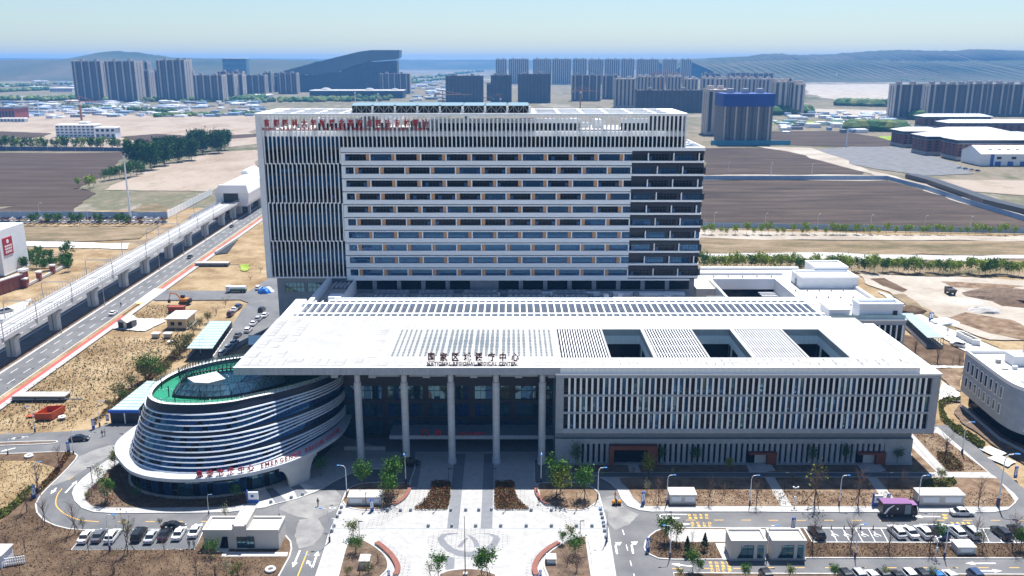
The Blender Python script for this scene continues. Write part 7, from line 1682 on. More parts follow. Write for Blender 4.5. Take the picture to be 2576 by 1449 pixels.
def car(kind, colour, loc, hd, label, group, s=1.0):
    o = kind if not kind['used'] else copy_tree(kind); kind['used'] = 1
    o.location = (*loc[:2], loc[2] if len(loc) > 2 else 0); o.rotation_euler = (0, 0, hd); o.scale = (s, s, s); o['label'] = label; o['category'] = 'car'; o['group'] = group
    for c in KIDS[o.name]:
        if c.name.startswith(('body', 'roof')): c.material_slots[0].link = 'OBJECT'; c.material_slots[0].material = CP[colour]
    return o
def head(z, a, b): p, q = at(z, *a), at(z, *b); return math.atan2(q[1] - p[1], q[0] - p[0])
ld = head(zA, (960, 1180), (1090, 1010))        # stall direction, left lot
for i, (x, y, k, c, l) in enumerate(((835, 1090, sedan, 'white', 'white car in the first stall of the left lot'), (965, 1082, sedan, 'grey', 'dark grey car second in the left lot'), (1095, 1085, suv, 'white', 'white hatch third in the left lot'), (1350, 1070, van, 'black', 'tall black people carrier in the middle of the left lot'), (1468, 1090, sedan, 'silver', 'silver car right of the black people carrier'), (1600, 1065, sedan, 'black', 'black car under the bare tree in the left lot'), (1735, 1060, sedan, 'white', 'white car second from the right in the left lot'), (1890, 1035, sedan, 'white', 'white car at the right end of the left lot'))):
    car(k, c, (*at(zA, x, y), .14), ld, l, 'cars in the left lot')
car(sedan, 'black', (*at(zA, 1680, 985), 0), -.06, 'black car turning on the road above the left lot', 'cars in the left lot')
rd = head(zD, (600, 1090), (520, 1000))
for x, y, k, c, l in ((570, 1055, suv, 'black', 'black car alone at the left end of the right-hand stalls'), (1340, 1045, suv, 'white', 'white car first of the group in the right-hand stalls'), (1465, 1045, sedan, 'white', 'white sedan second of the group in the right-hand stalls'), (1597, 1048, suv, 'white', 'white hatch third of the group in the right-hand stalls'), (1755, 1050, suv, 'navy', 'dark car behind the small leafy tree in the right-hand stalls'), (1912, 1045, suv, 'white', 'white car right of the dark one in the right-hand stalls'), (2050, 1048, van, 'silver', 'pale van before the empty stalls at right'), (2350, 1055, suv, 'black', 'black car after the empty stalls at right'), (2510, 1040, suv, 'black', 'dark car behind the leafy tree at the right edge')):
    car(k, c, (*at(zD, x, y), .14), rd, l, 'cars in the right-hand stalls')
for i, (x, k, c) in enumerate(((100, suv, 'black'), (870, suv, 'black'), (1000, suv, 'silver'), (1125, sedan, 'white'), (1235, suv, 'grey'), (1360, sedan, 'black'), (1490, suv, 'white'), (1610, suv, 'black'), (1750, sedan, 'blue'), (1880, sedan, 'white'), (2130, suv, 'navy'))):
    car(k, c, (*at(zD, x, 1500), .14), rd + 3.1416, '%s %s car cut off by the bottom edge, %s from the left' % (c, 'low' if k is sedan else 'tall', ORD(i)), 'cars at the bottom edge')
car(sedan, 'white', (*at(zD, 1975, 850), 0), 0.0, 'white sedan driving past the long white equipment box', 'moving cars')
car(sedan, 'black', (*at(zE, 768, 1035), 0), .14, 'black car at the left site entrance', 'moving cars')
car(suv, 'black', (*at(zB, 1480, 375), .13), 0.0, 'black car in the shade at the drop-off by the columns', 'moving cars')
sv = head(zE, (2140, 200), (2260, 90))
for x, y, z, k, c, l in ((2150, 205, zE, suv, 'silver', 'silver car nearest the curved building on the service road'), (2215, 150, zE, suv, 'silver', 'second silver car on the shaded service road'), (2265, 105, zE, suv, 'silver', 'third silver car on the shaded service road'), (2300, 30, zE, sedan, 'grey', 'dark car before the row of pale cars on the service road'), (2400, 1400, zL, suv, 'white', 'white car left of the soil triangle on the service road'), (2450, 1335, zL, sedan, 'white', 'second white car left of the soil triangle on the service road'), (2500, 1290, zL, suv, 'silver', 'pale blue-grey car above the soil triangle'), (2560, 1255, zL, sedan, 'white', 'white car close to the tower foot'), (2230, 1240, zL, suv, 'brown', 'maroon car on the left kerb of the service road'), (2265, 1200, zL, sedan, 'white', 'white car on the left kerb of the service road'), (2305, 1170, zL, suv, 'navy', 'dark car at the top of the left kerb row'), (2530, 1200, zL, suv, 'black', 'long black car beside the white paving at the tower foot'), (2500, 990, zL, suv, 'white', 'white van beside the blue tarpaulin heap')):
    car(k, c, (*at(z, x, y), 0), sv, l, 'cars on the service road')
for x, y, k, c, l, hd in ((1095, 1235, sedan, 'white', 'white car on the highway beside the red lane', 1.6), (1835, 690, sedan, 'black', 'black car alone on the highway', -1.54), (2240, 390, sedan, 'grey', 'grey car far up the highway', 1.6), (1565, 665, sedan, 'grey', 'grey car in the shadow under the viaduct', 1.6), (60, 1215, van, 'silver', 'silver van left of the viaduct', 1.0)):
    car(k, c, (*at(zL, x, y), .02), hd, l, 'highway traffic')
car(suv, 'white', (*at(zP, 2040, 1285), 0), 2.4, 'white car on the rear concrete road at right', 'moving cars')
rgc = random.Random(3)
for r_, y in enumerate((318, 352)):
    for i in range(30):
        x = -40 + i * 56 + rgc.uniform(-8, 8)
        if x > 1640: continue
        car(rgc.choice([sedan, suv]), rgc.choice(['white', 'white', 'white', 'silver', 'navy', 'grey', 'brown']), (*at(zL, x, y), 0), 1.4, '%s parked car from the left, %s row by the blue fence' % (ORD(i), ('back', 'front')[r_]), 'car lot by the blue fence')
for i in range(4): car(suv, ('white', 'blue', 'silver', 'black')[i], (*at(zQ, 1950 + 60 * i, 1240 + 10 * i), 0), .3, '%s car from the left before the white gabled hall' % ORD(i), 'cars by the gabled hall')
# mobile truck with purple roof
tk = thing('display_truck', (*at(zD, 1350, 855), 0), 'box truck with purple ribbed roof and dark curved side graphics', 'truck')
m_pur = M('purple_roof', (.22, .09, .25), .5); m_dk = M('dark_truck_side', (.016, .013, .028), .35)
kid('box', MB().box(-3.6, 2.2, -1.15, 1.15, .75, 3.15).mesh('box', m_dk), tk); kid('roof', MB().box(-3.65, 2.25, -1.2, 1.2, 3.15, 3.25).mesh('roof', m_pur), tk)
for i in range(13): kid('roof_rib', MB().box(-3.5 + i * .45, -3.38 + i * .45, -1.18, 1.18, 3.25, 3.31).mesh('roof_rib', m_pur), tk)
kid('cab', MB().loft([[(2.3, -1.1, .6), (2.3, 1.1, .6), (2.3, 1.1, 2.75), (2.3, -1.1, 2.75)], [(3.6, -1.08, .6), (3.6, 1.08, .6), (3.6, 1.08, 1.5), (3.6, -1.08, 1.5)], [(3.55, -1.05, 1.5), (3.55, 1.05, 1.5), (3.3, .95, 2.6), (3.3, -.95, 2.6)]]).mesh('cab', m_dk), tk)
kid('windscreen', MB().face([(3.62, -.95, 1.5), (3.62, .95, 1.5), (3.38, .85, 2.5), (3.38, -.85, 2.5)]).mesh('windscreen', m_cglass), tk); kid('side_window', MB().box(2.6, 3.3, -1.13, -1.05, 1.5, 2.3).mesh('side_window', m_cglass), tk)
kid('cab_roof', MB().box(2.3, 3.4, -1, 1, 2.75, 2.85).mesh('cab_roof', m_pur), tk)
kid('graphic', MB().face([(-3.4, -1.16, .95), (-2.6, -1.16, 2.2), (-1.6, -1.16, 2.85), (-1.2, -1.16, 2.9), (-2.2, -1.16, 2.1), (-2.6, -1.16, 1.4), (-2.9, -1.16, .95)]).mesh('graphic', m_trim), tk); kid('side_panel', MB().box(.9, 2.1, -1.19, -1.14, .9, 2.95).mesh('side_panel', m_greyw), tk); kid('emblem', MB().box(-.75, -.45, -1.18, -1.14, 1.9, 2.3).mesh('emblem', m_trim), tk)
for x in (-2.6, -1.6, 2.8):
    for s in (-1, 1): kid('wheel', MB().tube((x, s * .85, .45), (x, s * 1.12, .45), .45, .45, 14, 0).tube((x, s * .86, .45), (x, s * 1.14, .45), .24, .24, 10, 1).mesh('wheel', [m_tyre, m_rim]), tk)
# tanker and excavator on the access road
tn_ = thing('water_tanker', (*at(zL, 2320, 1020), 0), 'tanker truck with white cab and green-edged white tank at the access road', 'truck')
kid('tank', MB().loft([[(x, .95 * math.cos(6.283 * i / 12), 1.9 + .85 * math.sin(6.283 * i / 12)) for i in range(12)] for x in (-3.6, 2.4)]).mesh('tank', m_white), tn_); kid('tank_stripe', MB().box(-3.65, 2.45, -1.0, 1.0, 1.0, 1.5).mesh('tank_stripe', M('tank_green', (.03, .16, .06), .5)), tn_); kid('cab', MB().box(-5.3, -3.8, -1.15, 1.15, .7, 2.7).mesh('cab', m_white), tn_); kid('windscreen', MB().box(-5.33, -5.28, -1, 1, 1.6, 2.5).mesh('windscreen', m_cglass), tn_); kid('chassis', MB().box(-5.2, 2.5, -.9, .9, .5, 1.0).mesh('chassis', m_black), tn_)
for x in (-4.6, .2, 1.4):
    for s in (-1, 1): kid('wheel', MB().tube((x, s * .8, .5), (x, s * 1.12, .5), .5, .5, 12, 0).tube((x, s * .8, .5), (x, s * 1.14, .5), .25, .25, 8, 1).mesh('wheel', [m_tyre, m_rim]), tn_)
ex = thing('excavator', (*at(zL, 1790, 1130), 0), 'orange excavator with arm bent to the left on the dry ground', 'excavator')
m_exo = M('excavator_orange', (.52, .19, .03), .5)
for s in (-1, 1): kid('track', MB().loft([[(x, s * 1.2 - .3, z), (x, s * 1.2 + .3, z)][::1] + [(x, s * 1.2 + .3, z2_), (x, s * 1.2 - .3, z2_)] for x, z, z2_ in ((-2.1, .3, .6), (-1.8, .05, .95), (1.8, .05, .95), (2.1, .3, .6))]).mesh('track', m_black), ex)
kid('house', MB().box(-1.8, 1.4, -1.2, 1.2, 1.0, 2.1).mesh('house', m_exo), ex); kid('counterweight', MB().box(1.4, 2.3, -1.2, 1.2, 1.0, 1.9).mesh('counterweight', m_black), ex); kid('cab', MB().box(-1.7, -.2, .1, 1.15, 2.1, 3.2).mesh('cab', m_cglass), ex)
kid('boom', MB().path([(-1.2, -.3, 1.9), (-3.0, -.3, 4.0), (-5.2, -.3, 4.3)], .26, 6).mesh('boom', m_exo), ex); kid('stick', MB().tube((-5.1, -.3, 4.4), (-6.0, -.3, 1.7), .2, .16).mesh('stick', m_exo), ex); kid('bucket', MB().loft([[(-6.4, -.8, 1.6), (-5.5, -.8, 1.7), (-5.6, -.8, .4), (-6.3, -.8, .5)], [(-6.4, .2, 1.6), (-5.5, .2, 1.7), (-5.6, .2, .4), (-6.3, .2, .5)]]).mesh('bucket', m_black), ex)
dt = thing('dumper', (*at(zP, 1980, 865), 0), 'small dark dumper on the pale building site at right', 'truck')
kid('skip', MB().loft([[(-1.2, -2.2, 1.0), (1.2, -2.2, 1.0), (1.2, .6, 1.0), (-1.2, .6, 1.0)], [(-1.5, -2.5, 2.3), (1.5, -2.5, 2.3), (1.5, .8, 2.3), (-1.5, .8, 2.3)]]).mesh('skip', m_black), dt); kid('cab', MB().box(-1.2, 1.2, .9, 2.6, .7, 2.7).mesh('cab', M('dumper_paint', (.05, .045, .04), .5)), dt)
for x in (-1.1, 1.1):
    for y in (-1.4, 1.7): kid('wheel', MB().tube((x - .2, y, .5), (x + .2, y, .5), .5, .5, 12).mesh('wheel', m_tyre), dt)
# ================================================================ kiosks, signs, lamps, bollards, markings, people
def markings(name, mat, polys, z=.014):
    f = MB()
    for q in polys: f.face([(*p, z) for p in ccw(list(q))])
    return ob(name, f.mesh(name, mat), kind='structure')
def line(z, pts, wd, mat, h=.013, nm='painted_line'):
    f = MB(); ribbon(f, [G(z(*p), h) for p in pts], wd, h, h); return ob(nm, f.mesh(nm, mat), kind='structure')
line(zA, smooth([(600, 598), (560, 650), (540, 710), (545, 765), (590, 815), (650, 855), (720, 885), (800, 905), (955, 918)], 4, False), .18, m_ypaint)
for x in (1135, 1405, 1675, 1945): line(zA, [(x, 916), (x + 90, 916)], .16, m_ypaint)
for a, b in (((660, 515), (715, 475)), ((790, 400), (840, 365)), ((910, 290), (950, 258))): line(zA, [a, b], .16, m_ypaint)
def arrow(z, tail, tip, mat=m_paint, w=.16, hw=.55, hl=1.6, h=.0135, turn=None):
    a, b = Vector(G(z(*tail), h)), Vector(G(z(*tip), h)); d = (b - a).normalized(); n = Vector((-d.y, d.x)); e = b - d * hl
    q = [a + n * w, a - n * w, e - n * w, e - n * hw, b, e + n * hw, e + n * w]
    return markings('road_arrow', mat, [[tuple(p) for p in q]], h)
arrow(zA, (630, 640), (745, 520)); arrow(zA, (900, 370), (1005, 270)); arrow(zA, (80, 120), (280, 95)); arrow(zA, (150, 205), (0, 240)); arrow(zA, (545, 590), (490, 650)); arrow(zE, (250, 1000), (75, 1022))
arrow(zB, (425, 1195), (355, 1360)); arrow(zB, (545, 1365), (600, 1200)); arrow(zB, (545, 1365), (495, 1290), hl=1.0); line(zB, [(498, 1200), (400, 1450), (350, 1600)], .2, m_ypaint)
for x, y in ((1175, 1230), (1330, 1225)):
    line(zC, [(x - 5, y), (x - 20, y - 80), (x + 10, y - 110)], .36, m_paint); arrow(zC, (x - 10, y - 95), (x + 40, y - 115), hl=1.2, w=.2, hw=.7)
for a, b in (((1222, 995), (1238, 1045)), ((1258, 1140), (1272, 1195)), ((1296, 1295), (1310, 1345)), ((1330, 1420), (1345, 1480))): line(zC, [a, b], .16, m_paint)
line(zC, smooth([(1845, 848), (1640, 846), (1590, 852), (1585, 870), (1620, 882), (1700, 882)], 3, False), .22, m_paint); arrow(zC, (1690, 882), (1785, 882)); arrow(zC, (1645, 940), (1885, 940))
arrow(zD, (1770, 868), (1510, 868)); arrow(zD, (1565, 944), (1840, 944)); arrow(zD, (2300, 1320), (2010, 1320)); arrow(zD, (2070, 1392), (2365, 1392)); arrow(zC, (1900, 1350), (1690, 1325))
for z, xs, y in ((zC, (1595, 1835, 2105, 2370), 902), (zD, (110, 380, 645, 915, 1180, 1450, 1720, 1985, 2255, 2525), 904)):
    for x in xs: line(z, [(x, y), (x + 92, y)], .16, m_ypaint)
for z, xs, y in ((zD, (62, 358, 653, 948, 1245, 1542, 1838, 2135, 2432), 1362), (zC, (1700, 2000, 2290), 1369)):
    for x in xs: line(z, [(x, y), (x + 100, y)], .16, m_ypaint)
def road_text(z, x, y, cols, rows, dx, dy, text):
    """painted yellow characters laid on the asphalt"""
    i = 0
    for r_ in range(rows):
        for c in range(cols):
            g = G(z(x + c * dx + r_ * 6, y + r_ * dy), .014); o = ob('painted_character', glyph_mesh(text[i % len(text)], 1.1, .0, m_ypaint)[0], None, (*g, .016), 0, (.62, .8, 1), kind='structure'); i += 1
road_text(zC, 1855, 862, 4, 2, 55, 27, '医院专用通道'); road_text(zC, 1885, 938, 4, 2, 55, 27, '车辆入口缓慢'); road_text(zD, 1795, 864, 2, 2, 30, 27, '慢行'); road_text(zD, 1875, 940, 4, 2, 52, 30, '专用通道出口')
road_text(zC, 2060, 1325, 4, 4, 57, 32, '医院车辆专用通道入口缓慢'); 
# stall lines
ll = []
for i in range(10):
    x0 = 690 + 132 * i; a, b = at(zA, x0, 1195), at(zA, x0 + 160 - i * 7.5, 1000); f = MB(); ribbon(f, [a, b], .13, .16, .16); ll.append(f)
f = MB()
for g in ll: n_ = len(f.v); f.v += g.v; f.f += [tuple(i + n_ for i in q) for q in g.f]; f.m += g.m
for a, b in (((690, 1195), (1885, 1186)), ((848, 1002), (1968, 1000))): ribbon(f, [at(zA, *a), at(zA, *b)], .2, .16, .16)
sheet('stall_paving', [at(zA, *p) for p in ((690, 1197), (1885, 1188), (1968, 998), (846, 1000))], .1, m_asphn)
ob('stall_lines', f.mesh('stall_lines', m_paint), kind='structure')
f = MB()
for i in range(20):
    x0 = 530 + 122 * i; a, b = at(zD, x0, 1120), at(zD, x0 - 78 + i * 1.2, 988); ribbon(f, [a, b], .13, .175, .175)
ribbon(f, [at(zD, 540, 1121), at(zD, 2700, 1126)], .15, .175, .175); ribbon(f, [at(zD, 450, 987), at(zD, 2700, 991)], .15, .175, .175); ob('stall_lines', f.mesh('stall_lines', m_paint), kind='structure')
for i, x in enumerate((745, 865, 1035, 1155)):
    g = G(zD(x, 1048), .18); f = MB(); pts = [(g[0] + .5 * math.cos(a), g[1] + .5 * math.sin(a)) for a in [k * .5 for k in range(1, 11)]]; ribbon(f, pts, .14, .18, .18); ribbon(f, [(g[0] - .1, g[1] + .9), (g[0], g[1] + .2), (g[0] + .5, g[1] + .15), (g[0] + .7, g[1] - .4)], .16, .181, .181); ribbon(f, [(g[0] - .15, g[1] + 1.0), (g[0] + .1, g[1] + 1.2)], .3, .182, .182)
    ob('accessible_stall_mark', f.mesh('accessible_stall_mark', m_paint), kind='structure')
# ---- gatehouse left
m_beige = M('warm_white_render', (.58, .55, .51), .8, (.53, .50, .465), .4)
gh = thing('gatehouse', (*at(zA, 2300, 1230), .12), 'flat-roofed beige gatehouse with slanted door and dark grid window near the left lot', 'gatehouse')
a = Vector(at(zA, 1975, 1185)); b = Vector(at(zB, 225, 1190)); gx0, gx1, gy = a.x, b.x, a.y
gy0 = gy; d_ = 5.0; hz_ = 3.7
bx('wall', m_beige, gh, gx0, gx1, gy0, gy0 + d_, .1, hz_)
for q in ((gx0 - .1, gx1 + .1, gy0 - .1, gy0 + .35), (gx0 - .1, gx1 + .1, gy0 + d_ - .35, gy0 + d_ + .1), (gx0 - .1, gx0 + .35, gy0 + .35, gy0 + d_ - .35), (gx1 - .35, gx1 + .1, gy0 + .35, gy0 + d_ - .35)): bx('parapet', m_beige, gh, *q, hz_, hz_ + .5)
bx('roof', m_concw, gh, gx0 + .35, gx1 - .35, gy0 + .35, gy0 + d_ - .35, hz_, hz_ + .12)
xm = gx0 + (gx1 - gx0) * .40
bx('stair_core', m_beige, gh, xm, xm + 2.6, gy0 - .12, gy0 + d_ + 1.6, .1, hz_ + 1.3); bx('stair_core_roof', m_concw, gh, xm + .3, xm + 2.3, gy0 + .2, gy0 + d_ + 1.3, hz_ + 1.3, hz_ + 1.36)
for q in ((xm - .05, xm + .3, gy0 - .15, gy0 + d_ + 1.65), (xm + 2.3, xm + 2.65, gy0 - .15, gy0 + d_ + 1.65)): bx('parapet', m_beige, gh, *q, hz_ + 1.3, hz_ + 1.65)
dx_ = gx0 + 2.9
ob('door', MB().loft([[(dx_, y, .15), (dx_ + 1.7, y, .15), (dx_ + 1.7, y, 2.7), (dx_ + .75, y, 2.7)] for y in (gy0 - .06, gy0 + .05)]).mesh('door', m_glass), gh)
g_ = bx('window', m_glasst, gh, gx0 + 6.4, gx0 + 9.6, gy0 - .16, gy0 - .1, .4, 2.75)
f = MB()
for i in range(5): f.box(gx0 + 6.4 + i * .8 - .04, gx0 + 6.4 + i * .8 + .04, gy0 - .22, gy0 - .165, .4, 2.75)
for z_ in (1.0, 2.2): f.box(gx0 + 6.4, gx0 + 9.6, gy0 - .215, gy0 - .162, z_, z_ + .07)
ob('window_frame', f.mesh('window_frame', m_black), g_)
bx('step', m_concw, gh, dx_ - .3, dx_ + 1.9, gy0 - 1.2, gy0 - .1, .1, .3)
sheet('gatehouse_apron', [at(zA, 2145, 1240), at(zA, 2160, 1215), at(zB, 310, 1220), at(zB, 300, 1260), at(zA, 2140, 1262)], .12, m_concw)
# ---- white equipment boxes with louvre panels
def kiosk(z, x0, x1, yb, yt, depth, label, panels=2, roof=.35):
    p, q = at(z, x0, yb), at(z, x1, yb); w = (q[0] - p[0]) / 2; h = PY(z(x0, yt), p[1])[1]
    o = thing('equipment_kiosk', ((p[0] + q[0]) / 2, p[1] + depth / 2, .13), label, 'kiosk'); d = depth / 2
    kid('wall', MB().box(-w, w, -d, d, 0, h).mesh('wall', m_beige), o); kid('roof', MB().box(-w - .12, w + .12, -d - .12, d + .12, h, h + .14).mesh('roof', m_concw), o); kid('plinth', MB().box(-w - .1, w + .1, -d - .1, d + .1, -.02, .3).mesh('plinth', m_conc), o)
    for i in range(panels):
        c = -w + 2 * w * (i + .5) / panels; k = 2 * w / panels * .36
        lp = kid('louvre_panel', MB().box(c - k, c + k, -d - .05, -d + .02, h * .32, h * .84).mesh('louvre_panel', m_white), o)
        for j in range(5): kid('louvre', MB().box(c - k * .9, c + k * .9, -d - .09, -d - .052, h * (.36 + .09 * j), h * (.40 + .09 * j)).mesh('louvre', m_trim), o)
kiosk(zB, 890, 1212, 765, 690, 3.0, 'cream equipment kiosk with two white panels in the left plaza island')
kiosk(zC, 1678, 1932, 757, 668, 3.2, 'white equipment kiosk right of the blue totem by the round junction')
kiosk(zD, 1562, 1993, 768, 672, 3.2, 'long white equipment kiosk behind the purple-roofed truck')
kiosk(zD, 1930, 2105, 1240, 1175, 2.6, 'small white equipment kiosk below the right-hand stalls', 1)
kiosk(zB, 1000, 1095, 1385, 1310, 2.2, 'small white equipment box in the bed left of the plaza emblem', 1)
kiosk(zC, 493, 578, 1340, 1290, 1.8, 'small white equipment box in the bed right of the plaza emblem', 1)
# ---- twin gate cabins at right
def cabin(z, x0, x1, yb, yt, depth, label):
    p, q = at(z, x0, yb), at(z, x1, yb); w = (q[0] - p[0]) / 2; h = PY(z(x0, yt), p[1])[1]; d = depth / 2
    o = thing('gate_cabin', ((p[0] + q[0]) / 2, p[1] + d, .12), label, 'gatehouse')
    kid('wall', MB().box(-w, w, -d, d, 0, h - .45).mesh('wall', m_beige), o)
    for q_ in ((-w - .08, w + .08, -d - .08, -d + .25), (-w - .08, w + .08, d - .25, d + .08), (-w - .08, -w + .25, -d + .25, d - .25), (w - .25, w + .08, -d + .25, d - .25)): kid('parapet', MB().box(*q_, h - .45, h).mesh('parapet', m_beige), o)
    kid('roof', MB().box(-w + .25, w - .25, -d + .25, d - .25, h - .45, h - .36).mesh('roof', m_concw), o)
    wn = kid('window', MB().loft([[(-w * .62, y, .3), (w * .3, y, .3), (w * .3, y, h * .74), (-w * .25, y, h * .74)] for y in (-d - .06, -d + .05)]).mesh('window', m_glasst), o)
    kid('window', MB().box(w * .52, w * .88, -d - .06, -d + .05, .3, h * .74).mesh('window', m_glasst), o)
    f = MB()
    for t in (-.4, -.05, .28): f.box(w * t - .04, w * t + .04, -d - .1, -d - .062, .3, h * .74)
    f.box(-w * .35, w * .3, -d - .1, -d - .064, h * .55, h * .57); kid('window_frame', f.mesh('window_frame', m_black), o)
    kid('plinth', MB().box(-w - .15, w + .15, -d - .25, d + .1, -.05, .18).mesh('plinth', m_conc), o)
cabin(zC, 2262, 2600, 1290, 1105, 4.2, 'left one of the twin white gate cabins with slanted window')
cabin(zD, 130, 458, 1288, 1103, 4.2, 'right one of the twin white gate cabins with slanted window')
# ---- totems, boards
def totem(z, x, yb, yt, label, w=.35, rz=.1, boards=False):
    g = at(z, x, yb); h = PY(z(x, yt), g[1])[1]; o = thing('sign_totem', (*g, .12), label, 'sign', 'blue and white totems', rz)
    kid('post', MB().box(-w, w, -.12, .12, 0, h).mesh('post', m_signb), o); kid('face', MB().face([(-w * .85, -.13, h * .22), (w * .85, -.13, h * .36), (w * .85, -.13, h * .86), (-w * .85, -.13, h * .8)]).mesh('face', m_trim), o)
    for i in range(4): kid('text_line', MB().box(-w * .3, w * .3, -.15, -.135, h * (.4 + .09 * i), h * (.45 + .09 * i)).mesh('text_line', m_signb), o)
    kid('emblem', MB().box(-w * .35, w * .35, -.15, -.122, h * .89, h * .95).mesh('emblem', m_trim), o)
totem(zB, 1122, 820, 705, 'blue and white totem before the cream kiosk on the plaza'); totem(zC, 1420, 755, 632, 'blue and white totem left of the white kiosk by the junction'); totem(zC, 1467, 1205, 1080, 'blue and white totem on the rounded nose of the right-hand bed')
totem(zD, 342, 1008, 882, 'blue and white totem between the twin cabins and the stalls'); totem(zD, 2490, 500, 388, 'blue totem beside the right ring road'); totem(zD, 1265, 715, 655, 'small blue totem at the footpath behind the truck')
totem(zA, 335, 693, 575, 'blue and white totem on the outer bend of the left ring road'); totem(zA, 665, 258, 152, 'leaning blue and white totem at the left entrance kerb'); totem(zE, 905, 925, 830, 'white and blue totem on the upper kerb of the left entrance'); totem(zE, 1040, 850, 790, 'dark totem beside the navy garage doors')
totem(zB, 1282, 1450, 1395, 'small blue totem at the bottom of the left bench bed', .25); totem(zC, 428, 1450, 1392, 'small blue totem at the bottom of the right bench bed', .25); totem(zP, 1825, 1080, 1015, 'white and blue boards standing at the building site road', .8)
def board(z, x0, x1, yb, yt, label):
    p, q = at(z, x0, yb), at(z, x1, yb); w = (q[0] - p[0]) / 2; h = PY(z(x0, yt), p[1])[1]; o = thing('map_board', ((p[0] + q[0]) / 2, p[1], .14), label, 'sign')
    kid('panel', MB().box(-w, w, -.15, .15, .6, h * .86).mesh('panel', m_trim), o); kid('base', MB().box(-w, w, -.2, .2, 0, .75).mesh('base', m_signb), o); kid('post', MB().box(-w - .1, -w + .2, -.18, .18, 0, h).mesh('post', m_signb), o); kid('map', MB().box(-w * .35, w * .2, -.17, -.152, h * .45, h * .65).mesh('map', m_signb), o)
board(zA, 2395, 2500, 738, 620, 'blue and white map board in front of the curved building'); board(zD, 1110, 1205, 770, 650, 'blue and white map board left of the purple-roofed truck')
# ---- lamps
sl = lamp_proto(7.2, -1.0, m_lampw, M('lamp_head_blue', (.05, .22, .62), .4), 'curved_lamp', 1)
def lp(z, x, yb, yt, rz, lab): g = at(z, x, yb); h = PY(z(x, yt), g[1])[1]; return (*g, .12, rz, lab, h / 7.2)
place(sl, [lp(zA, 1065, 1205, 855, 3.1, 'white curved lamp standing in the left lot'), lp(zA, 2018, 850, 660, 3.1, 'white curved lamp before the door of the curved building'), lp(zA, 712, 270, 55, 3.1, 'white curved lamp at the left entrance corner'), lp(zE, 340, 960, 715, 0, 'white lamp on the upper kerb of the left entrance'), lp(zA, 78, 275, 60, 3.1, 'white lamp at the left frame edge by the entrance'), lp(zA, 372, 645, 345, 3.1, 'white lamp leaning over the bend of the left ring road'),
    lp(zB, 880, 685, 380, 0, 'white curved lamp at the left tip of the plaza island'), lp(zB, 712, 1118, 795, 0, 'white curved lamp on the plaza kerb by the junction'), lp(zB, 1448, 555, 245, 1.57, 'white straight lamp before the left columns'), lp(zC, 435, 550, 245, 1.57, 'white straight lamp before the right columns'), lp(zC, 983, 705, 400, 3.1, 'white curved lamp at the round junction island'),
    lp(zC, 1648, 755, 472, 3.1, 'white lamp left of the junction kiosk'), lp(zC, 2450, 760, 475, 3.1, 'white lamp right of the junction kiosk'), lp(zD, 788, 765, 475, 3.1, 'white lamp with small blue plate north of the road'), lp(zD, 1548, 765, 475, 3.1, 'white lamp at the left corner of the long white kiosk'), lp(zD, 2322, 770, 270, 3.1, 'tall white lamp at the bend of the right ring road'), lp(zD, 1975, 270, -40, 3.1, 'white lamp beside the right ring road by the bare trees'),
    lp(zD, 942, 1268, 950, 3.1, 'white lamp with blue plate below the accessible stalls'), lp(zD, 1805, 1270, 950, 3.1, 'white lamp below the white hatches in the stalls'), lp(zD, 90, 1278, 960, 3.1, 'white lamp between the twin gate cabins'), lp(zC, 1680, 1270, 960, 0, 'white lamp in the right-hand bed near the conifers'), lp(zB, 540, 1500, 1240, 0, 'white curved lamp at the bottom of the entry road'), lp(zE, 965, 905, 660, 3.1, 'white lamp near the navy garage doors'), lp(zE, 1940, 220, 55, 3.1, 'white lamp before the pale green ramp canopy'), lp(zB, 225, 870, 710, 0, 'thin white lamp behind the gatehouse'), lp(zC, 1065, 1120, 800, 0, 'white lamp on the plaza kerb at right')], 'white site lamps', 'street lamp')
bl = bpy.data.objects.new('path_lamp', None); COL.objects.link(bl)
kid('pole', MB().box(-.05, .05, -.05, .05, 0, 3.6).mesh('pole', m_black), bl); kid('lamp_head', MB().box(-.08, .75, -.1, .1, 3.6, 3.72).mesh('lamp_head', m_frame), bl); kid('base', MB().box(-.12, .12, -.12, .12, 0, .12).mesh('base', m_black), bl)
place(bl, [(*at(zB, 1065, 815), .2, 1.5, 'black path lamp before the cream kiosk'), (*at(zB, 1742, 810), .2, 1.5, 'black path lamp in the left russet bed'), (*at(zB, 2412, 812), .2, 1.5, 'black path lamp in the right russet bed'), (*at(zB, 1862, 560), .2, 0, 'black path lamp at the shaded head of the left russet bed'), (*at(zB, 2318, 560), .2, 3.1, 'black path lamp at the shaded head of the right russet bed'), (*at(zC, 778, 812), .2, 1.5, 'black path lamp in the round junction island'), (*at(zC, 1075, 1115), .12, 1.5, 'black path lamp on the right plaza kerb'), (*at(zC, 812, 1085), .25, 0, 'black path lamp at the tip of the right bench bed'), (*at(zB, 1000, 1090), .25, 0, 'black path lamp at the tip of the left bench bed'), (*at(zA, 893, 548), .15, 3.1, 'black path lamp on the inner bend of the left ring road'), (*at(zA, 1728, 770), .15, 3.1, 'black path lamp before the curved building door'), (*at(zA, 1025, 775), .15, 3.1, 'black path lamp in the bed on the inner bend'), (*at(zD, 262, 600), .16, 0, 'path lamp beside the first shaded footpath'), (*at(zD, 1262, 600), .16, 0, 'path lamp beside the second shaded footpath'), (*at(zA, 1203, 210), .12, 3.1, 'black path lamp left of the curved building')], 'black path lamps', 'lamp')
cp_ = bpy.data.objects.new('camera_pole', None); COL.objects.link(cp_)
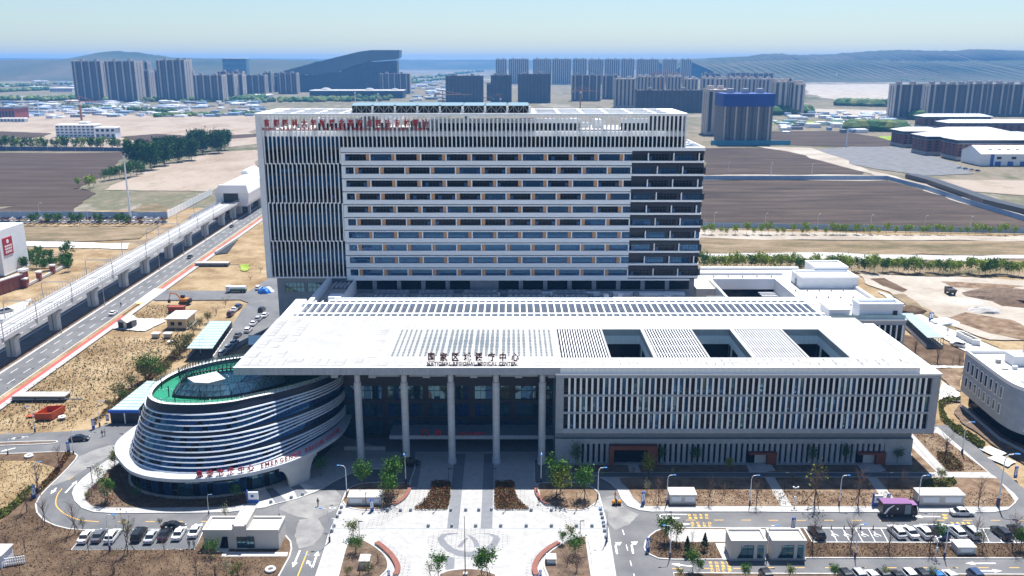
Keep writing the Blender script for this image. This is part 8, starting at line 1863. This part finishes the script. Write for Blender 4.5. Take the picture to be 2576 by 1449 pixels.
kid('pole', MB().tube((0, 0, 0), (0, 0, 4.2), .07, .05, 6).mesh('pole', m_lampw), cp_); kid('crossbar', MB().box(-.55, .55, -.05, .05, 4.1, 4.2).mesh('crossbar', m_lampw), cp_); kid('camera', MB().box(-.6, -.35, -.12, .2, 4.2, 4.4).mesh('camera', m_trim), cp_); kid('camera', MB().box(.35, .6, -.12, .2, 4.2, 4.4).mesh('camera', m_trim), cp_); kid('cabinet', MB().box(-.2, .2, -.18, -.02, 1.6, 2.2).mesh('cabinet', m_trim), cp_)
place(cp_, [(*at(zD, 357, 770), .13, 0, 'white camera pole by the first shaded footpath'), (*at(zD, 1720, 1270), .13, 0, 'white camera pole below the stalls'), (*at(zB, 748, 985), .13, 0, 'white camera pole on the left plaza kerb')], 'camera poles', 'camera pole')
# flagpole and field lamps at right
fp = thing('flagpole', (*G(zB(2022, 1440)), .3), 'tall brown flagpole in front of the plaza emblem', 'flagpole'); fh = PY(zB(2018, 890), G(zB(2022, 1440))[1])[1]
kid('pole', MB().tube((0, 0, 0), (0, 0, fh), .10, .05, 8).mesh('pole', m_bark), fp); kid('base', MB().box(-.4, .4, -.4, .4, 0, .3).mesh('base', m_conc), fp); kid('finial', MB().tube((0, 0, fh), (0, 0, fh + .25), .1, .03, 8).mesh('finial', m_steel), fp)
rl = lamp_proto(9.5, .5, m_lampw, m_lampw)
place(rl, [(*at(zP, x, 345 + i * 7), 0, 0, 'thin white lamp, %s from the left along the fence behind the saplings' % ORD(i)) for i, x in enumerate((80, 490, 910, 1335, 1770, 2135))] + [(*at(zQ, x, 1310), 0, 0, 'thin white lamp, %s from the left beside the far ploughed field' % ORD(i)) for i, x in enumerate((130, 525))] + [(*at(zM2, x, 1290), 0, 0, 'thin white lamp right of the tower, %s from the left' % ORD(i)) for i, x in enumerate((2140, 2550))], 'field lamps', 'street lamp')
for i, (z, x, yb, yt, l) in enumerate(((zQ, 858, 1030, 870, 'white pole at the edge of the bus yard'), (zQ, 760, 395, 330, 'white pylon far out on the plain'), (zM1, 960, 620, 510, 'white pole left of the solar frames'), (zM1, 1180, 590, 520, 'white pole behind the solar frames'), (zN, 378, 720, 590, 'white pole near the red shed'))):
    g = at(z, x, yb); h = PY(z(x, yt), g[1])[1]; o = thing('distant_pole', (*g, 0), l, 'pole'); r_ = g[1] / 1600 + .2; kid('pole', MB().tube((0, 0, 0), (0, 0, h), r_, r_ * .6, 6).mesh('pole', m_lampw), o); kid('cap', MB().tube((0, 0, h), (0, 0, h + 1), r_ * 1.5, r_, 6).mesh('cap', m_lampw), o)
# ---- bollards: little stone drums on the plaza
bo = bpy.data.objects.new('stone_bollard', None); COL.objects.link(bo)
kid('drum', MB().loft([[(.34 * s * math.cos(6.283 * i / 12), .34 * s * math.sin(6.283 * i / 12), z) for i in range(12)] for s, z in ((.9, 0), (1, .15), (1, .42), (.75, .55), (.2, .6))]).mesh('drum', m_greyw), bo); kid('foot', MB().box(-.4, .4, -.4, .4, 0, .06).mesh('foot', m_conc), bo)
bz = [(zB, 1272, 820), (zB, 1397, 820), (zB, 1495, 818), (zB, 1883, 816), (zB, 2027, 816), (zB, 2152, 816), (zB, 2274, 812), (zB, 1665, 970), (zB, 1893, 970), (zB, 2123, 970), (zB, 2365, 970), (zC, 293, 970), (zC, 536, 970), (zC, 778, 970), (zC, 927, 970), (zC, 340, 818), (zC, 535, 818), (zC, 1010, 808), (zC, 1018, 852), (zC, 1028, 890), (zC, 1038, 938), (zC, 1042, 970), (zC, 1050, 1018), (zC, 1064, 1078), (zB, 145, 738), (zB, 343, 695), (zB, 452, 665), (zB, 826, 790), (zB, 812, 840), (zB, 785, 880), (zB, 755, 970), (zB, 735, 1020)]
place(bo, [(*at(z, x, y), .13, 0, 'grey stone bollard, %s from the left on the plaza' % ORD(i)) for i, (z, x, y) in enumerate(sorted(bz, key=lambda t: t[0](t[1], t[2])[0]))], 'plaza bollards', 'bollard')
# ---- curved timber benches
def bench(pts, label, wd=.75):
    p0 = pts[0]; o = thing('curved_bench', (*p0, .1), label, 'bench'); pts = smooth(pts, 8, False)
    f = MB(); ribbon(f, pts, wd * .8, .1, .45); ob('bench_base', f.mesh('bench_base', m_concw), o)
    tot = len(pts) - 1
    for i in range(0, tot, 1):
        f = MB(); ribbon(f, pts[i:i + 2], wd, .45, .55); ob('slat', f.mesh('slat', m_brickb), o)
bench([G(zB(*p)) for p in ((1480, 590), (1478, 630), (1440, 690), (1390, 735), (1330, 768))], 'curved red-brown bench on the right rim of the left plaza island'); bench([G(zC(*p)) for p in ((388, 600), (392, 650), (430, 710), (475, 750), (515, 770))], 'curved red-brown bench on the left rim of the round junction island')
bench([G(zB(*p)) for p in ((1165, 1135), (1240, 1190), (1310, 1260), (1360, 1340), (1370, 1400), (1345, 1450))], 'long curved red-brown bench beside the left three-cornered bed', 1.0); bench([G(zC(*p)) for p in ((605, 1135), (520, 1185), (440, 1250), (390, 1320), (372, 1390), (390, 1450))], 'long curved red-brown bench beside the right three-cornered bed', 1.0)
# ---- white tyre planters
def tyre(z, x, y, label):
    o = thing('painted_tyre', (*at(z, x, y), .12), label, 'tyre'); n = 14
    rg_ = [[((.75 + .28 * math.cos(t)) * math.cos(6.283 * i / n), (.75 + .28 * math.cos(t)) * math.sin(6.283 * i / n), .25 + .25 * math.sin(t)) for t in [6.283 * j / 6 for j in range(6)]] for i in range(n + 1)]
    kid('ring', MB().loft(rg_, caps=False).mesh('ring', m_white, True), o); kid('soil', MB().tube((0, 0, 0), (0, 0, .2), .6, .6, 10).mesh('soil', m_bed), o)
tyre(zA, 280, 295, 'white painted tyre on the dry verge below the left entrance'); tyre(zE, 600, 820, 'white painted tyre right of the orange container'); tyre(zE, 1645, 90, 'white painted tyre near the hedge line'); tyre(zB, 140, 1395, 'white painted ring on the soil below the gatehouse')
# ---- blue tarpaulin heap, white sacks, spoil heaps
def heap(name, z, x, y, r, h, mat, label, cat, seed):
    rg_ = random.Random(seed); o = thing(name, (*at(z, x, y), -.03), label, cat); n = 14
    rr = [[(r * s * (1 + rg_.uniform(-.2, .2)) * math.cos(6.283 * i / n), r * .8 * s * (1 + rg_.uniform(-.2, .2)) * math.sin(6.283 * i / n), zz_ * (1 + rg_.uniform(-.1, .1))) for i in range(n)] for s, zz_ in ((1, 0), (.8, h * .45), (.5, h * .8), (.15, h))]
    kid('mound', MB().loft(rr).mesh('mound', mat), o); kid('clod', MB().loft([[(r * .9 + q * math.cos(a), q * math.sin(a), zz_) for a in (0, 1.5, 3, 4.6)] for q, zz_ in ((r * .3, 0), (r * .12, h * .3))]).mesh('clod', mat), o)
heap('tarpaulin_heap', zL, 2550, 1025, 2.6, 2.4, M('blue_tarp', (.02, .18, .60), .5), 'bright blue tarpaulin heap at the tower foot', 'heap', 1); heap('sack_heap', zL, 2590, 1010, 2.2, 2.0, m_white, 'white sacks beside the blue tarpaulin', 'heap', 2)
heap('spoil_heap', zP, 1670, 1005, 5, 2.2, m_soilg, 'brown spoil heap beside the glass ramp canopy', 'heap', 3); heap('gravel_heap', zP, 2260, 1000, 5.5, 1.8, m_conc, 'grey gravel heap on the building site', 'heap', 4); heap('sheet_heap', zP, 2120, 925, 5, .8, m_white, 'white sheeting heap on the building site', 'heap', 5); heap('dark_spoil_heap', zP, 2450, 880, 16, 2.5, m_bed, 'long dark spoil heap at the right edge of the site', 'heap', 6); heap('tent_heap', zP, 1930, 1095, 5, 1.6, m_white, 'white covered pile beside the concrete road', 'heap', 7)
for i in range(7):
    g = at(zP, 2060 + 21 * i, 1205 + 11 * i); o = thing('white_crate', (*g, 0), 'white site crate, %s from the left beside the concrete road' % ORD(i), 'crate', 'white site crates'); kid('body', MB().box(-1.2, 1.2, -1, 1, 0, 1.7).mesh('body', m_white), o, rz=-.5); kid('lid', MB().box(-1.3, 1.3, -1.1, 1.1, 1.7, 1.8).mesh('lid', m_concw), o, rz=-.5)
# ---- white pump house cut by the bottom-left edge
pu = thing('pump_house', (*at(zA, 20, 1330), .12), 'white pump house with lattice screen at the bottom left edge', 'kiosk'); kid('wall', MB().box(-2.6, 1.0, -1.6, 2.2, 0, 2.5).mesh('wall', m_white), pu); kid('roof', MB().box(-2.8, 1.2, -1.8, 2.4, 2.5, 2.7).mesh('roof', m_concw), pu)
for i in range(9):
    for j in range(3): kid('lattice_block', MB().box(1.1 + i * .36, 1.36 + i * .36, -.9 + i * .12, -.75 + i * .12, .1 + j * .55, .5 + j * .55).mesh('lattice_block', m_white), pu)
# ---- people
def person(loc, hd, jacket, trousers, label, stride=.28, hair=(.02, .015, .012), bend=0.0):
    m2 = person_mesh(stride, bend).copy()
    for m_ in (M('jacket_cloth', jacket, .8), M('trouser_cloth', trousers, .8), M('skin_tone', (.45, .27, .19), .6), m_black): m2.materials.append(m_)
    for pl_ in m2.polygons:
        c = pl_.center; pl_.use_smooth = True
        pl_.material_index = 3 if c.z < .09 else 1 if c.z < .96 and abs(c.x) < .2 else 2 if (c.z > 1.5 or (c.z < .9 and abs(c.x) > .2)) else 0
    q = thing('person', loc, label, 'person', None, hd); kid('body', m2, q)
    n = 8; kid('hair', MB().loft([[(.105 * s * math.cos(6.283 * i / n), .02 + (1.75 - .95) * bend + .115 * s * math.sin(6.283 * i / n), z - .28 * bend) for i in range(n)] for s, z in ((1.0, 1.69), (1.02, 1.76), (.8, 1.83), (.3, 1.86))]).mesh('hair', M('dark_hair', hair, .7)), q)
person((*at(zE, 990, 1000), .02), 1.3, (.02, .02, .025), (.02, .02, .03), 'person in black walking at the left entrance'); person((*at(zE, 1016, 990), .02), 1.3, (.45, .44, .43), (.12, .12, .14), 'person in pale coat walking beside the one in black')
person((*at(zC, 412, 752), .13), 2.8, (.02, .02, .025), (.02, .02, .025), 'person in black walking by the curved bench at the round island'); person((*at(zB, 600, 766), .01), .4, (.02, .02, .025), (.02, .02, .025), 'person in black standing in the junction left of the plaza')
person((*at(zA, 1832, 1180), .16), .6, (.05, .05, .06), (.02, .02, .03), 'person in dark clothes bending behind the last white car', .1, bend=.5); person((*at(zA, 1878, 1175), .16), 3.0, (.45, .45, .46), (.03, .03, .04), 'person in grey standing at the right end of the left lot', .1)
person((*at(zC, 1150, 700), .01), .2, (.75, .26, .01), (.70, .22, .01), 'worker in full orange suit on the road by the junction', .15); person((*at(zC, 1163, 768), .01), .2, (.02, .02, .02), (.03, .03, .03), 'worker in black bending over the orange road cart', .1, bend=.5)
person((*at(zL, 1170, 1160), .02), .2, (.04, .02, .10), (.03, .03, .05), 'person in dark purple crossing the highway', .2)
rc = thing('road_cart', (*at(zC, 1165, 757), .01), 'small road-marking cart with two round orange tanks', 'cart'); m_ot = M('orange_tank', (.75, .30, .01), .5)
kid('tray', MB().box(-.9, .9, -.35, .35, .3, .42).mesh('tray', m_black), rc)
for x in (-.62, .62): kid('tank', MB().loft([[(x + .38 * s * math.cos(6.283 * i / 12), .38 * s * math.sin(6.283 * i / 12), z) for i in range(12)] for s, z in ((.6, .42), (1, .6), (1, .9), (.6, 1.1))]).mesh('tank', m_ot), rc)
for x in (-.7, .7): kid('wheel', MB().tube((x, -.42, .2), (x, -.34, .2), .2, .2, 10).mesh('wheel', m_tyre), rc)
kid('handle', MB().path([(.9, 0, .4), (1.3, 0, 1.0), (1.5, 0, 1.0)], .03, 5).mesh('handle', m_steel), rc)
# traffic cones / stall posts
co = bpy.data.objects.new('stall_post', None); COL.objects.link(co)
kid('cone', MB().loft([[(.14 * s * math.cos(6.283 * i / 8), .14 * s * math.sin(6.283 * i / 8), z) for i in range(8)] for s, z in ((1, 0), (.8, .3), (.35, .9))]).mesh('cone', m_black), co); kid('foot', MB().box(-.2, .2, -.2, .2, 0, .05).mesh('foot', m_black), co)
place(co, [(*at(zD, x, 998), .15, 0, 'black stall post, %s from the left at the head of the accessible stalls' % ORD(i)) for i, x in enumerate((617, 712, 836, 996, 1117))] + [(*at(zE, x, 900), .02, 0, 'black post, %s from the left before the navy garage doors' % ORD(i)) for i, x in enumerate((1088, 1140))], 'black posts', 'post')
print('objects', len(bpy.data.objects))
